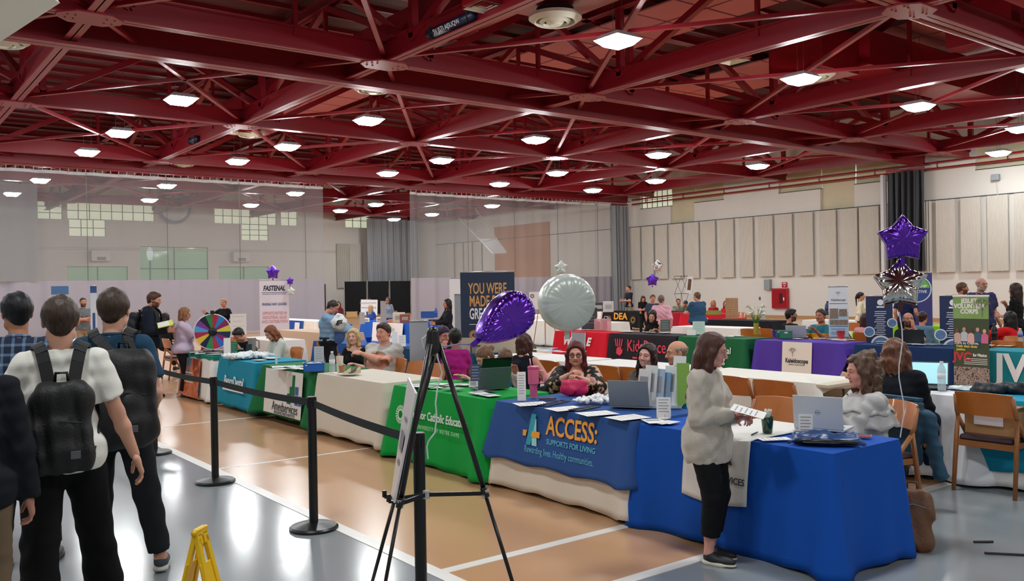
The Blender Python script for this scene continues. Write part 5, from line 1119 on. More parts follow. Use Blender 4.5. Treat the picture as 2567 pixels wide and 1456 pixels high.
def stripem(name, c1, c2, fq, ax=2):
    m = mat(name, c1, rough=.85); n, l, b = nodes(m); tc = n.new('ShaderNodeTexCoord'); sp = n.new('ShaderNodeSeparateXYZ'); l.new(tc.outputs['Object'], sp.inputs[0]); mu = n.new('ShaderNodeMath'); mu.operation = 'MULTIPLY'; mu.inputs[1].default_value = fq; l.new(sp.outputs[ax], mu.inputs[0]); fr = n.new('ShaderNodeMath'); fr.operation = 'FRACT'; l.new(mu.outputs[0], fr.inputs[0]); cr = n.new('ShaderNodeValToRGB'); cr.color_ramp.interpolation = 'CONSTANT'; e = cr.color_ramp.elements; e[0].color = hexc(c1); e[1].position = .55; e[1].color = hexc(c2); l.new(fr.outputs[0], cr.inputs[0]); l.new(cr.outputs[0], b.inputs['Base Color']); return m
floral = spotm('floral_print', '#14120f', ['#b98a6a', '#d8c8b4', '#c08a84'], 10, .53)
# --- the queue at left, seen from behind
p2, i2 = who('man in dark blue plaid shirt with black hair and glasses at the left edge', 45, 729, D=5.6, phi=165, hy=28, vox=NEAR, top=dict(mat=plaid, sleeve='long', hem=-.16, loose=.02), bot=dict(col='#151b28', loose=.02), shoes=('#121214', '#17171a'), hair=('short', '#0c0d10', dict(vol=1.25)), skin='#b0795c', extra=[('glasses', '#121214'), ('collar',)], legs=((.14, .10, .085), (-.12, -.05, .085)), armR=T(.24, .02, .92), face=dict(brow='#141210'))
p3, i3 = who('young man in white t-shirt with small black backpack seen from behind', 150, 737, D=4.55, phi=180, hy=0, vox=NEAR, top=dict(col='#dfddd4', loose=.026, hem=-.10, amp=.0045), bot=dict(col='#070708', loose=.030, flare=.02), shoes=('#17171a', '#c8c4bc'), hair=('short', '#3a2a20', dict(vol=1.2)), skin='#d09a80', armR=T(.36, .03, .82, curl=25, up=(1, 0, 0)), armL=T(-.36, .04, .84, curl=25, up=(-1, 0, 0)), legs=((.20, .18, .085), (-.12, -.18, .085)))
p4, i4 = who('tall young man in dark blue polo carrying a large black backpack', 282, 719, D=5.35, phi=172, hy=-8, vox=NEAR, top=dict(col='#1f3f58', loose=.022, hem=-.10), bot=dict(col='#1f2023', loose=.022), shoes=('#3a444a', '#c9c6c0'), hair=('short', '#38291f', dict(vol=1.15)), skin='#cf9a82', legs=((.23, .10, .085), (-.12, .05, .085)), armR=T(.20, .18, 1.0), armL=T(-.22, .12, .95), extra=[('collar',)])
p1, i1 = person('person in dark jacket cut by the left edge, only arm and hand showing', E(-88, 800, 4.0)[:2], phi=175, h=1.66, vox=NEAR, top=dict(col='#12161c', sleeve='long', hem=-.16, loose=.03), bot=dict(col='#6e5c48', loose=.02), skin='#b8806c', armR=T(.26, .06, .80, curl=32, up=(1, 0, 0)), armL=T(-.25, .05, .85), hair=('short', '#1c1512'))
def backpack(label, info, root, sz, c, z=.10, off=.0, straps='#0c0d10'):
    """soft pack on the wearer's back with two shoulder straps"""
    Mw = np.array(root.matrix_world) if False else None
    yaw, k = info['yaw'], info['k']; Mc = info['Mc']; a, b, h = sz; o = empty('backpack', tuple(root.location), yaw, k)
    s = SDF(); c0 = v3(off, -.155 - b / 2, z); s.box(c0, (a / 2, b / 2, h / 2), rad=min(a, b) * .42, k=.03, M=Mc); s.ell(c0 + v3(0, -b * .42, -h * .16), (a * .38, b * .26, h * .26), k=.03, M=Mc)
    V, F = s.mesh(.010, folds(3, .008, 1.2)); bm = mat('pack_' + c[1:], c, rough=.6, bump=.3, bscale=90); link_mesh('main_pouch', V, F, bm, o, True)
    def W_(p): return tuple(Mc[:3, :3] @ np.array(p) + Mc[:3, 3])
    for sg in (-1, 1):
        m = MB(); P = [(off + sg * .05, -.17, z + h * .42), (sg * .085, -.12, .40), (sg * .11, -.02, .435), (sg * .12, .10, .37), (sg * .13, .145, .22), (sg * .175, .05, .04), (off + sg * a * .4, -.16, z - h * .42)]
        Q = [Vector(W_(p)) for p in P]; sp_ = []
        for i in range(len(Q) - 1):
            for t in (0, .34, .67): sp_.append(Q[i].lerp(Q[i + 1], t))
        sp_.append(Q[-1]); sp_ = [sp_[0]] + [(sp_[i - 1] + sp_[i] * 2 + sp_[i + 1]) / 4 for i in range(1, len(sp_) - 1)] + [sp_[-1]]
        for a_, b_ in zip(sp_, sp_[1:]): m.bar(tuple(a_), tuple(b_), .058, .014, up=tuple(Vector(W_((0, 0, 0.2))) * 0 + (a_ - Vector(W_((0, -.01, .18)))).normalized()))
        m.build('shoulder_strap', mat('pack_strap', straps, rough=.7), o)
    m = MB(); m.tube([W_((off - .03, -.17, z + h * .48)), W_((off - .025, -.19, z + h * .48 + .05)), W_((off + .025, -.19, z + h * .48 + .05)), W_((off + .03, -.17, z + h * .48))], .008, 6); m.build('handle', mat('pack_strap', straps), o, True)
    m = MB(); q0 = (off, -.165 - b, z - h * .22); m.tube([W_((off - a * .36, -.16 - b * .9, z + h * .06)), W_((off, -.165 - b * 1.10, z + h * .10)), W_((off + a * .36, -.16 - b * .9, z + h * .06))], .004, 5); m.build('zip', mat('zip_dark', '#2c2e31', rough=.3), o)
    m = MB(); qq = W_((off + a * .20, -.155 - b * 1.27, z - h * .26)); m.box(qq[0] - .022, qq[1] - .006, qq[2] - .018, qq[0] + .022, qq[1] + .006, qq[2] + .018); m.build('patch', mat('patch_grey', '#55585a'), o)
    return tag(o, label, 'backpack')
backpack('small plain black backpack worn over the white t-shirt', i3, p3, (.28, .13, .46), '#060607', z=.02)
backpack('large bulky black backpack worn by the tall young man in blue', i4, p4, (.36, .20, .56), '#08080a', z=.04, off=.08)
# --- left and centre
p5, i5 = who('man in navy jacket with brown hair turned to the right, holding a yellow-green folder', 372, 730, D=14.6, phi=75, vox=MID, top=dict(col='#141c2a', sleeve='long', hem=-.12, loose=.035), bot=dict(col='#8a7a5c'), hair=('short', '#4a3020', dict(vol=1.25)), skin='#c98f78', face=dict(beard='#4a3020'), lean=6, armR=T(.12, .30, 1.10), armL=T(-.1, .32, 1.12), hp=-8)
backpack('dark backpack on the man in the navy jacket', i5, p5, (.30, .16, .44), '#0d121c')
who('bearded man in grey polo with arms folded in front of the net curtain', 208, 744, D=22, phi=12, vox=FAR, top=dict(col='#6e7276'), bot=dict(col='#a08a6c'), hair=('crop', '#2a1c14'), skin='#c08a70', face=dict(beard='#2e2018'), armR=T(-.13, .20, 1.20, pole=(.8, .2, -1), dir=(-1, .1, .1)), armL=T(.13, .23, 1.16, pole=(-.8, .2, -1), dir=(1, .1, .1)), extra=[('collar',)])
who('seated dark-haired person behind the yellow-green folder', 413, 784, D=19.5, phi=140, sit=True, fem=True, vox=FAR, top=dict(col='#1b1c20', sleeve='long'), hair=('long', '#2a1a16', dict(L=.22)))
who('woman in lavender t-shirt and black trousers standing at the poster table', 456, 768, D=14.75, phi=88, fem=True, vox=MID, g=.28, top=dict(col='#c3b0c6', loose=.022, hem=-.10, sleeve='half'), bot=dict(col='#121216', loose=.03), shoes=('#141416', '#141416'), hair=('bob', '#8a5c3c', dict(L=.13, vol=1.1)), skin='#c98e78', hp=-14, armR=T(.16, .42, 1.02, curl=45), armL=T(-.26, .10, .90), extra=[('glasses', '#1a1212')])
who('seated woman in red dress with long brown hair behind the prize wheel', 517, 794, D=17, phi=60, sit=True, fem=True, vox=MID, top=dict(col='#b8201e', sleeve='none'), hair=('long', '#3a2018', dict(L=.25)), skin='#d39a84')
who('blonde person in long black coat pointing left in front of the net curtain', 561, 747, D=23, phi=-30, fem=True, vox=FAR, top=dict(col='#101218', sleeve='long', long=.28), bot=dict(col='#14161c'), hair=('bun', '#a07c5a'), armR=T(.38, .34, 1.32, curl=4), armL=T(-.3, .2, 1.0))
who('dark-haired man in black t-shirt bending over the teal table', 636, 824, X=5.95, phi=-50, sit=True, vox=MID, lean=32, top=dict(col='#17191e'), hair=('short', '#1d1714'), skin='#c08a74', hp=-25, armR=T(.18, .42, .80), armL=T(-.1, .45, .80))
who('woman with long auburn hair and white sweater seated at the teal table', 714, 815, X=5.80, phi=-62, sit=True, fem=True, vox=MID, g=.1, lean=24, top=dict(col='#c9cfc6', sleeve='long', loose=.022), hair=('back', '#7c4424', dict(L=.40, vol=1.15)), skin='#d09c88', hp=-22, armR=T(.10, .50, .80, curl=40), armL=T(-.05, .46, .80), extra=[('watch', 1, '#15151a')])
p13, _ = who('man in light blue shirt and black trousers standing, looking down at a bag', 822, 747, D=15, phi=78, vox=MID, g=.25, top=dict(col='#7fa0bd', sleeve='long', hem=.02, tuck=1, loose=.03, amp=.009), bot=dict(col='#111217', loose=.02), hair=('crop', '#2a211c', dict(vol=2)), skin='#c98d78', hp=-28, armR=T(.06, .44, 1.12, curl=45), armL=T(-.04, .46, 1.12, curl=45), extra=[('collar',), ('belt',)])
who('red-haired woman in maroon top seated at the far white table', 848, 755, D=33, phi=5, sit=True, fem=True, vox=FAR, top=dict(col='#571620', sleeve='long'), hair=('long', '#4c1c18', dict(L=.28)), hp=-10)
who('small blonde girl in blue seen from behind by the white sign board', 929, 764, D=29, phi=150, sit=True, fem=True, vox=FAR, k=.8, top=dict(col='#3a59a0'), hair=('long', '#c2a070', dict(L=.3)))
who('woman with very long dark hair and sunglasses in a patterned grey blouse', 972, 744, D=30, phi=-15, fem=True, vox=FAR, top=dict(col='#8a93a0', sleeve='long'), hair=('long', '#241614', dict(L=.38)), extra=[('glasses', '#101010', .006)])
who('brown-haired child low behind the brown snack table', 992, 780, D=28.5, phi=160, sit=True, vox=FAR, k=.8, top=dict(col='#5a3a30'), hair=('short', '#7a5436'))
who('blonde woman in black top seated behind the dark green table', 888, 829, X=6.05, phi=-20, sit=True, fem=True, vox=.0105, k=.95, top=dict(col='#0f0f12', sleeve='half', neckcut=.03, vee=.4), hair=('bob', '#c3a272', dict(L=.135, vol=1.15)), skin='#e0b09c', face=dict(lips='#c06a68'), ht=4, armR=T(.1, .32, .70), armL=T(-.12, .32, .70))
who('large man in pale grey polo with folded arms seated behind the cream table', 962, 810, X=5.85, phi=-35, sit=True, vox=.0105, g=.62, k=1.05, top=dict(col='#bdb8b0', loose=.024, amp=.01), bot=dict(col='#222226'), hair=('short', '#3c2820', dict(vol=1.25)), skin='#dc9a84', face=dict(smile=1), armR=T(-.15, .27, .80, pole=(.8, .25, -1), curl=40, dir=(-1, .1, .1), up=(0, .6, 1)), armL=T(.14, .31, .86, pole=(-.8, .25, -1), curl=40, dir=(1, .1, .1), up=(0, .6, 1)), extra=[('collar',)])
who('woman holding a phone, half hidden behind the navy banner', 1122, 748, D=20, phi=-70, fem=True, vox=FAR, top=dict(col='#1a1c24', sleeve='long'), hair=('long', '#1e1614', dict(L=.25)), armR=T(.0, .4, 1.1, curl=50), armL=T(-.1, .38, 1.1))
who('woman with purple headscarf and glasses leaning on her hand', 1106, 818, D=11.7, phi=40, sit=True, fem=True, vox=.011, g=.2, top=dict(col='#121016', sleeve='long'), hair=('pony', '#2c1a38', dict(vol=2.2)), skin='#cf9480', hp=-8, extra=[('glasses', '#5a2420'), ('band', '#3a2050')], armR=T(.10, .18, 1.03, curl=60, pole=(.8, .5, -1), dir=(-.2, -.1, 1)), armL=T(-.1, .35, .82))
who('short-haired person in magenta top seen from behind with a black coat on the chair', 1141, 824, D=11, phi=175, sit=True, fem=True, vox=.011, top=dict(col='#a8207c'), hair=('short', '#14100f', dict(vol=1.3)), skin='#a06a54')
who('person in white top and glasses bending towards the woman in teal', 1237, 868, X=6.15, phi=22, sit=True, fem=True, vox=NEAR, lean=34, k=.95, top=dict(col='#d8d4cc', sleeve='long'), hair=('pony', '#6a4c34'), skin='#c98a74', hp=-32, extra=[('glasses', '#7a2a28')], armR=T(.1, .4, .8), armL=T(-.12, .42, .8))
who('woman in teal-blue blouse with hair in a bun working on the laptop', 1268, 864, X=5.75, phi=-68, sit=True, fem=True, vox=NEAR, lean=22, k=.95, top=dict(col='#14496c', sleeve='long', loose=.02), hair=('bun', '#73503a'), skin='#d9a28e', hp=-24, extra=[('collar',)], armR=T(.10, .48, .80, curl=20), armL=T(-.12, .46, .80, curl=20))
who('woman in sleeveless dark navy dress seen from behind, brown curly hair', 1312, 836, D=10.4, phi=150, sit=True, fem=True, vox=.0105, g=.35, top=dict(col='#10141f', sleeve='none'), hair=('bob', '#4a2c28', dict(L=.13, vol=1.2, wave=.004)), skin='#d79e88', armR=T(.28, .30, .80), armL=T(-.2, .30, .80))
p25, _ = who('red-haired woman in black-framed glasses and floral blouse holding a pink pouch', 1444, 863, X=5.95, phi=-4, sit=True, fem=True, vox=.0085, g=.38, k=.98, top=dict(mat=floral, sleeve='three', loose=.030, amp=.007, neckcut=.03, vee=.4), hair=('long', '#5c2226', dict(L=.30, vol=1.15)), skin='#e2a590', hp=-10, face=dict(smile=.6, lips='#a84a50', closed=True, brow='#5c3024'), extra=[('glasses', '#2a1a16', .0036)], armR=T(.05, .40, .90, curl=45, pole=(1, -.3, -.8), up=(0, .2, 1)), armL=T(-.07, .42, .87, curl=50, pole=(-1, -.3, -.8), up=(0, .2, 1)))
who('smiling young woman with long straight dark hair and striped cardigan', 1620, 873, X=6.35, phi=-28, sit=True, fem=True, vox=.0085, k=.95, top=dict(mat=stripem('stripe_knit', '#6d6860', '#4b4842', 70), sleeve='long', neckcut=.035, vee=.4), hair=('long', '#2b1a16', dict(L=.34)), skin='#dba796', ht=-6, face=dict(smile=1, teeth=True, lips='#9c3c44', closed=True, brow='#2a1a14'))
who('bald man in bright blue shirt half hidden behind the brochure stand', 1703, 866, X=6.45, phi=-72, sit=True, vox=NEAR, k=1.0, top=dict(col='#0e6aa6', sleeve='long'), hair=('ring', '#8a7868'), skin='#cf9478', face=dict(smile=.5), hp=-4)
# --- the visitor in the oversized cardigan
p28, i28 = who('young woman in oversized oatmeal sweatshirt and black trousers standing at the royal blue table', 1768, 829, D=5.55, phi=68, fem=True, vox=.0085, g=.04, top=dict(mat=mat('oatmeal_fleece', '#bdb4a7', rough=.95, sheen=.3, bump=.5, bscale=120, vary=.05, vscale=60), sleeve='long', loose=.030, hem=-.06, long=.12, amp=.006), bot=dict(col='#0d0e11', loose=.026, end=.13, amp=.002), shoes=('#191a1c', '#d8d0c0'), hair=('back', '#4a2a20', dict(L=.37, vol=1.2)), skin='#d3988a', hy=14, hp=-14, extra=[('glasses', '#8a7a70', .0016)], armR=T(.05, .23, 1.13, curl=45, up=(0, .2, 1), pole=(.5, -.6, -1)), armL=T(-.05, .23, 1.10, curl=45, up=(0, .2, 1), pole=(-.5, -.6, -1)), legs=((.07, .03, .085), (-.09, -.02, .085)))
m = MB(); 
sweat = 0
# seated woman in ruffled blouse
rufm = mat('blouse_grey', '#b9b6b4', rough=.9, bump=.3, bscale=90, vary=.06, vscale=30)
p29, i29 = who('woman with long curly grey-brown hair and ruffled grey blouse typing on a laptop', 2168, 902, X=6.0, phi=-66, sit=True, fem=True, vox=.0085, k=1.0, g=.10, top=dict(mat=rufm, sleeve='long', loose=.034, amp=.010), hair=('knot', '#59402f', dict(L=.36, vol=1.2, wave=.0055)), skin='#d99a86', hp=-6, face=dict(smile=.9, lips='#b8606a'), armR=T(.07, .33, .81, curl=25), armL=T(-.07, .35, .81, curl=25))
Mc = i29['Mc']; m = MB()
for z0_, r0, r1, dz, ph_ in ((.365, .130, .215, .11, 0), (.285, .185, .240, .13, 1.5)):
    m.grid(lambda u, v: tuple(Mc[:3, :3] @ v3((r0 + (r1 - r0) * v) * math.cos(u * 6.2832) * 1.12, .0 + (r0 + (r1 - r0) * v) * .92 * math.sin(u * 6.2832) + .01, z0_ - dz * v + .012 * math.sin(u * 55 + ph_) * v + .01 * math.sin(u * 23) * v) + Mc[:3, 3] + Mc[:3, :3] @ v3(.014 * math.cos(u * 6.28) * math.sin(u * 70) * v, .014 * math.sin(u * 6.28) * math.sin(u * 70) * v, 0)), 160, 5)
m.build('ruffle', rufm, p29, True).modifiers.new('t', 'SOLIDIFY').thickness = .003
who('woman with long wavy brown hair and dark navy jacket seen from behind', 2243, 852, X=7.15, phi=168, sit=True, fem=True, vox=.0095, g=.35, k=1.0, world_yaw=R(-82), top=dict(col='#0c1018', sleeve='long', loose=.045), bot=dict(col='#16263a'), hair=('back', '#6a4430', dict(L=.30, vol=1.45, wave=.004)), skin='#c98f7c')
# --- right and far
who('woman with long black hair resting her head on her hand behind the handprint table', 1636, 775, D=18.8, phi=-15, sit=True, fem=True, vox=MID, g=.2, top=dict(col='#121214', sleeve='none'), hair=('long', '#1a1210', dict(L=.30)), skin='#d49a84', ht=-14, lean=14, hp=-16, armR=T(-.02, .30, .82), armL=T(-.18, .26, .84))
who('grey-haired man in pink shirt seen from behind', 1657, 738, D=20, phi=172, vox=MID, g=.15, top=dict(col='#dba3b0', sleeve='long', loose=.03), hair=('crop', '#6a5a50', dict(vol=2)), skin='#c98a74')
who('man in dark polo talking to the man in pink', 1636, 737, D=24, phi=10, vox=FAR, top=dict(col='#3a4656'), hair=('short', '#5a4030'))
who('woman in black polo with long dark hair looking down', 1611, 739, D=30, phi=10, fem=True, vox=FAR, top=dict(col='#111114'), hair=('long', '#1c1412', dict(L=.25)), hp=-25, armR=T(.05, .28, 1.12), armL=T(-.05, .28, 1.12))
who('man in navy polo and khaki trousers standing beside the grey curtain', 1576, 714, D=35, phi=-55, vox=FAR, top=dict(col='#161d2c'), bot=dict(col='#8f8468'), hair=('crop', '#2c2019', dict(vol=2)), armR=T(.02, .30, 1.12), armL=T(-.06, .30, 1.12), extra=[('collar',)])
who('heavy officer in blue uniform shirt seen from behind reading a paper', 1748, 731, D=22, phi=-145, vox=MID, g=.45, hy=20, top=dict(col='#2c4a66', loose=.03), bot=dict(col='#141b28'), hair=('crop', '#5c4634', dict(vol=2)), skin='#c78d78', armR=T(.10, .40, 1.14, curl=40), armL=T(-.12, .42, 1.14, curl=40), extra=[('belt',)])
camo = spotm('camouflage', '#6e6a54', ['#8a8468', '#4c4a38', '#9c9478'], 16, .5)
who('seated soldier in camouflage uniform, left of the pair', 1700, 748, D=33.5, phi=5, sit=True, vox=FAR, top=dict(mat=camo, sleeve='long'), hair=('crop', '#241a14')); who('seated soldier in camouflage uniform with bowed head, right of the pair', 1714, 754, D=33, phi=20, sit=True, vox=FAR, hp=-35, lean=12, top=dict(mat=camo, sleeve='long'), hair=('crop', '#241a14'))
who('blonde woman in red cardigan seated at the red lettered table', 1788, 752, D=31.5, phi=-5, sit=True, fem=True, vox=FAR, top=dict(col='#b0182a', sleeve='long'), hair=('bob', '#b08a5c', dict(L=.08))); who('woman in red with long brown hair seated at the red lettered table', 1820, 755, D=31, phi=-20, sit=True, fem=True, vox=FAR, top=dict(col='#c2202c', sleeve='long'), hair=('long', '#4a2a20', dict(L=.22)))
who('bearded man with glasses in black shirt, seen from behind-left', 1981, 774, D=16.6, phi=130, hy=-30, sit=True, vox=MID, top=dict(col='#101114', sleeve='long'), hair=('short', '#191412'), face=dict(beard='#1c1512'), extra=[('glasses', '#18181a')])
who('man in gold and teal rugby-style polo seated at the purple table', 2058, 775, D=16.3, phi=-30, sit=True, vox=MID, g=.15, k=1.05, top=dict(mat=(lambda m: m)(stripem('gold_teal', '#1a6a78', '#e0981c', 2.6)), sleeve='short'), hair=('crop', '#3a2c24', dict(vol=2)), skin='#b97a5e', armR=T(.12, .38, .82), armL=T(-.12, .38, .82))
who('woman with black ponytail in cream sweater standing far right of centre', 2157, 731, D=22, phi=95, fem=True, vox=FAR, top=dict(col='#dccdb8', sleeve='long'), bot=dict(col='#141418'), hair=('pony', '#17110f'))
who('person in pink seated near the cream-sweatered woman', 2168, 785, D=16, phi=170, sit=True, fem=True, vox=FAR, top=dict(col='#dba0a4'), hair=('bob', '#4a2c26', dict(L=.1)))
who('man with goatee and glasses in black polo, hand on chin', 2277, 783, D=14.6, phi=12, sit=True, vox=.011, top=dict(col='#13202c'), hair=('ring', '#4a3c34'), skin='#bf836a', face=dict(beard='#3a2c24'), extra=[('glasses', '#3a2a26'), ('collar',), ('watch', -1, '#b08a5a')], hp=8, armL=T(-.03, .20, .985, curl=55, pole=(-.6, .6, -1), dir=(.1, -.1, 1)), armR=T(.12, .36, .82))
who('person in faded denim shirt with dark bun seen from behind the goateed man', 2312, 781, D=15.9, phi=155, sit=True, fem=True, vox=FAR, top=dict(col='#5f7f96', sleeve='long', loose=.03), hair=('bun', '#3a1c1a'))
who('dark-haired woman in grey behind the lime green table', 2313, 764, D=20, phi=20, sit=True, fem=True, vox=FAR, top=dict(col='#9a9c9e', sleeve='long'), hair=('long', '#15110f', dict(L=.2)), ht=10)
who('standing person in navy shirt mostly hidden behind the silver star balloon', 2270, 712, D=19, phi=160, vox=FAR, top=dict(col='#1c2348'), hair=('crop', '#3a2c24'), armR=T(.26, .1, .95))
who('dark-bearded man in white shirt facing right behind the navy banner', 2410, 706, D=17, phi=140, hy=-35, vox=MID, top=dict(col='#e4e2dc'), bot=dict(col='#2c3040'), hair=('crop', '#5a3c2a', dict(vol=1.8)), skin='#b87a60', face=dict(beard='#2c1c14'))
who('bald grey-bearded man with glasses in purple-navy polo', 2458, 694, D=16.2, phi=20, hy=20, vox=MID, g=.2, top=dict(col='#33345c', loose=.03), bot=dict(col='#2c3040'), hair=('ring', '#8a7c70'), skin='#c58c76', face=dict(beard='#a09488'), extra=[('glasses', '#4a3a34'), ('collar',)], armL=T(-.27, .08, .93))
who('woman in black dress with long dark hair, hand to her mouth, at the right edge', 2546, 708, D=15.6, phi=-110, fem=True, vox=MID, top=dict(col='#0e0e11', long=.30, hem=-.10), bot=dict(col='#101014'), hair=('long', '#33221c', dict(L=.26)), skin='#c98e78', hy=-10, armR=T(.04, .20, 1.34, curl=60, pole=(1, .3, -1)), armL=T(-.05, .26, 1.12))
who('woman in red sweater with long black hair reaching left behind the teal table', 2532, 781, D=14.4, phi=-120, hy=-20, sit=True, fem=True, vox=MID, g=.15, top=dict(col='#c8161e', sleeve='long', loose=.03), hair=('back', '#17110f', dict(L=.30)), armL=T(-.15, .48, 1.02), armR=T(.1, .42, .9))
# ---------------------------------------------------------------- roll-up banners, boards, signs
def facing(px, py, D):
    p = E(px, py, D); return (p[0], p[1]), math.atan2(-p[0], p[1])    # yaw so that local -y looks at the hall entrance
def rollup(label, px, D, w, z0, z1, body, foot_=True, name='rollup_banner', cat='banner', yaw=None, back=False, stand=.0):
    (x, y), a = facing(px, 720, D); a = a if yaw is None else yaw; o = empty(name, (x, y, 0), a); tag(o, label, cat)
    MB().box(-w / 2, -.004, z0 + .03, w / 2, .004, z1).build('banner_panel', body, o)
    m = MB(); m.tube([(-w / 2, 0, z1 + .008), (w / 2, 0, z1 + .008)], .014, 8); m.build('top_rail', mat('alu', '#a8a8ac', metal=.8, rough=.35), o, True)
    MB().box(-w / 2 - .01, -.06 * min(1, w * 1.4), z0, w / 2 + .01, .06 * min(1, w * 1.4), z0 + .06 * min(1, w * 1.6)).build('base', mat('alu', '#a8a8ac'), o); m = MB(); m.tube([(0, .02, z0 + .03), (0, .012, z1)], .007, 6); m.build('pole', mat('alu', '#a8a8ac'), o); return o
def T2(o, body, size, m, x, z, **k): return text(body, size, m, o, (x, -.0065, z), (R(90), 0, 0), **k)
def P2(o, name, x0, z0, x1, z1, m, d=.006): return MB().box(x0, -d, z0, x1, -d + .003, z1).build(name, m, o)
bnavy = mat('banner_navy', '#1d2c48', rough=.5); gold = mat('print_gold', '#d99e5a', rough=.5); bwhite = mat('banner_white', '#cfcad6', rough=.45)
o = rollup('tall navy roll-up banner reading you were made for greatness', 1222, 13.6, .84, .05, 1.985, bnavy)
T2(o, 'YOU WERE', .235, gold, 0, 1.73, bold=.004, sx=.50); T2(o, 'MADE FOR', .235, gold, 0, 1.535, bold=.004, sx=.50); T2(o, 'GREATNESS', .235, LW, 0, 1.34, bold=.005, sx=.46); P2(o, 'rule', -.29, 1.18, .29, 1.188, LW)
gear(o, 1.06, 0, 0, .075, gold, tilt=0, par=False, name='gear_emblem'); g = [c for c in bpy.data.objects if c.name.startswith('gear_emblem')][-1]; g.parent = o; g.location = (-.22, -.006, 1.02); g.rotation_euler = (R(90), 0, 0)
P2(o, 'photo_band', -.42, .08, .42, .98, mat('photo_cream', '#b9ae98', rough=.5, vary=.08, vscale=3)); 
for x, z, w, h in ((-.2, .62, .16, .24), (.05, .50, .12, .16), (.2, .52, .10, .14), (-.05, .30, .2, .14), (.15, .26, .14, .18), (-.3, .28, .1, .12)): P2(o, 'picture_frame', x - w / 2, z, x + w / 2, z + h, mat('frame_dark', '#3a322a'), .009); P2(o, 'picture', x - w / 2 + .02, z + .02, x + w / 2 - .02, z + h - .02, mat('photo_grey', '#8f8a7c', vary=.3, vscale=20), .012)
o = rollup('tall white roll-up banner with black italic company lettering at left', 687, 26.0, .84, .05, 2.07, bwhite)
ink = mat('ink_black', '#121214'); blu = mat('print_blue', '#2e4f86'); rd2 = mat('print_rose', '#c2808c')
T2(o, 'FASTENAL', .205, ink, 0, 1.83, shear=.25, bold=.008, sx=.66); P2(o, 'rule', -.36, 1.705, .36, 1.72, blu); T2(o, 'INDUSTRIAL & CONSTRUCTION SUPPLIES', .045, ink, 0, 1.665, sx=.8)
T2(o, 'FINDING NEW LEADERS', .105, blu, 0, 1.36, shear=.2, sx=.62, bold=.003); T2(o, 'OPPORTUNITIES IN\nINDUSTRIAL SALES\nAND DISTRIBUTION', .125, rd2, 0, .97, shear=.2, sx=.65, bold=.003); T2(o, '"Growth Through\nCustomer Service"', .09, blu, 0, .50, shear=.2, sx=.8, bold=.002); T2(o, 'FASTENAL', .10, rd2, 0, .22, shear=.2)
tb = lambda lab, px, D, w, z0, z1, m_, **k: rollup(lab, px, D, w, z0, z1, m_, **k)
silv = mat('banner_back_silver', '#a9acb4', rough=.4, vary=.04)
tb('silver back of a table-top roll-up banner on the dark teal-navy table', 1048, 11.7, .25, .75, 1.31, silv, name='table_banner'); tb('narrow silver table banner behind the large man', 960, 24.5, .16, .75, 1.40, silv, name='table_banner')
tb('grey back of a tall banner behind the navy banner', 1155, 17.5, .26, .05, 1.62, mat('banner_back_grey', '#8b9298', rough=.5)); tb('tall white panel stand beside the grey banner back', 1140, 21, .26, .05, 1.98, LW)
o = tb('pale blue table banner with photo grid beside the man in gold polo', 2101, 15.5, .33, .75, 1.66, mat('banner_sky', '#b5cfdd', rough=.45), name='table_banner')
P2(o, 'upper_field', -.165, 1.22, .165, 1.66, mat('banner_pale', '#dfe6ea')); T2(o, 'Kaleidoscope', .055, ink, 0, 1.43, sx=.8, bold=.001); P2(o, 'rule', -.15, 1.36, .15, 1.372, blu); P2(o, 'rule', -.15, .96, .15, .972, blu); t = tree_logo(None, 0, 0, 0, .035); t.parent = o; t.location = (0, -.007, 1.49); t.rotation_euler = (R(90), 0, 0)
for x, z, w, h in ((-.145, 1.10, .14, .18), (.01, 1.14, .13, .13), (-.145, .99, .07, .09), (-.07, .99, .07, .09), (.005, .99, .07, .09), (.08, .99, .07, .09)): P2(o, 'photo', x, z, x + w, z + h, mat('photo_people', '#8a7866', vary=.6, vscale=45), .009)
[P2(o, 'text_line', -.13, z_, .11, z_ + .006, blu) for z_ in (.82, .84, .86, .90, .92)]
gcm = mat('circle_blue', '#5d7fa6', vary=.5, vscale=18)
def rambanner(label, px, D, w, z1, half=False):
    o = tb(label, px, D, w, .05, z1, mat('banner_deepnavy', '#182a52', rough=.5))
    m = MB().lathe([(.05, 0), (.05, .003)], 14); q = m.build('ram_emblem', LW, o); q.location = (.02, -.008, z1 - .10); q.rotation_euler = (R(90), 0, 0); P2(o, 'text_line', -.04, z1 - .19, .08, z1 - .165, LW)
    for k in range(12): P2(o, 'text_line', .02 - (.09 if k < 2 else .06 + .02 * (k % 3)), z1 - .26 - .035 * k, .02 + (.09 if k < 2 else .06 + .02 * (k % 2)), z1 - .25 - .035 * k, LW)
    for x, z, r in ((.02, z1 - .82, .16), (-.16, z1 - .60, .09), (.20, z1 - .45, .08)):
        q = MB().lathe([(r, 0), (r, .002)], 24).build('ring', LW, o); q.location = (x, -.0065, z); q.rotation_euler = (R(90), 0, 0); q2 = MB().lathe([(r * .82, 0), (r * .82, .003)], 24).build('ring_photo', gcm, q)
    return o
rambanner('navy banner with emblem and circular photos left of the goateed man', 2203, 14.9, .42, 1.49); rambanner('second navy banner with circular photos half hidden by the green and photo banner', 2385, 13.6, .34, 1.50)
o = tb('purple banner with green and blue circular emblem near the right wall', 2298, 19.5, .62, .05, 1.91, mat('banner_violet', '#3a3f86', rough=.5))
for r, c_, d in ((.30, '#dfe6e8', 0), (.275, '#2c4a92', .003)): q = MB().lathe([(r, 0), (r, .003)], 36).build('emblem_disc', mat('print_' + c_[1:], c_), o); q.location = (0, -.008 - d, 1.56); q.rotation_euler = (R(90), 0, 0)
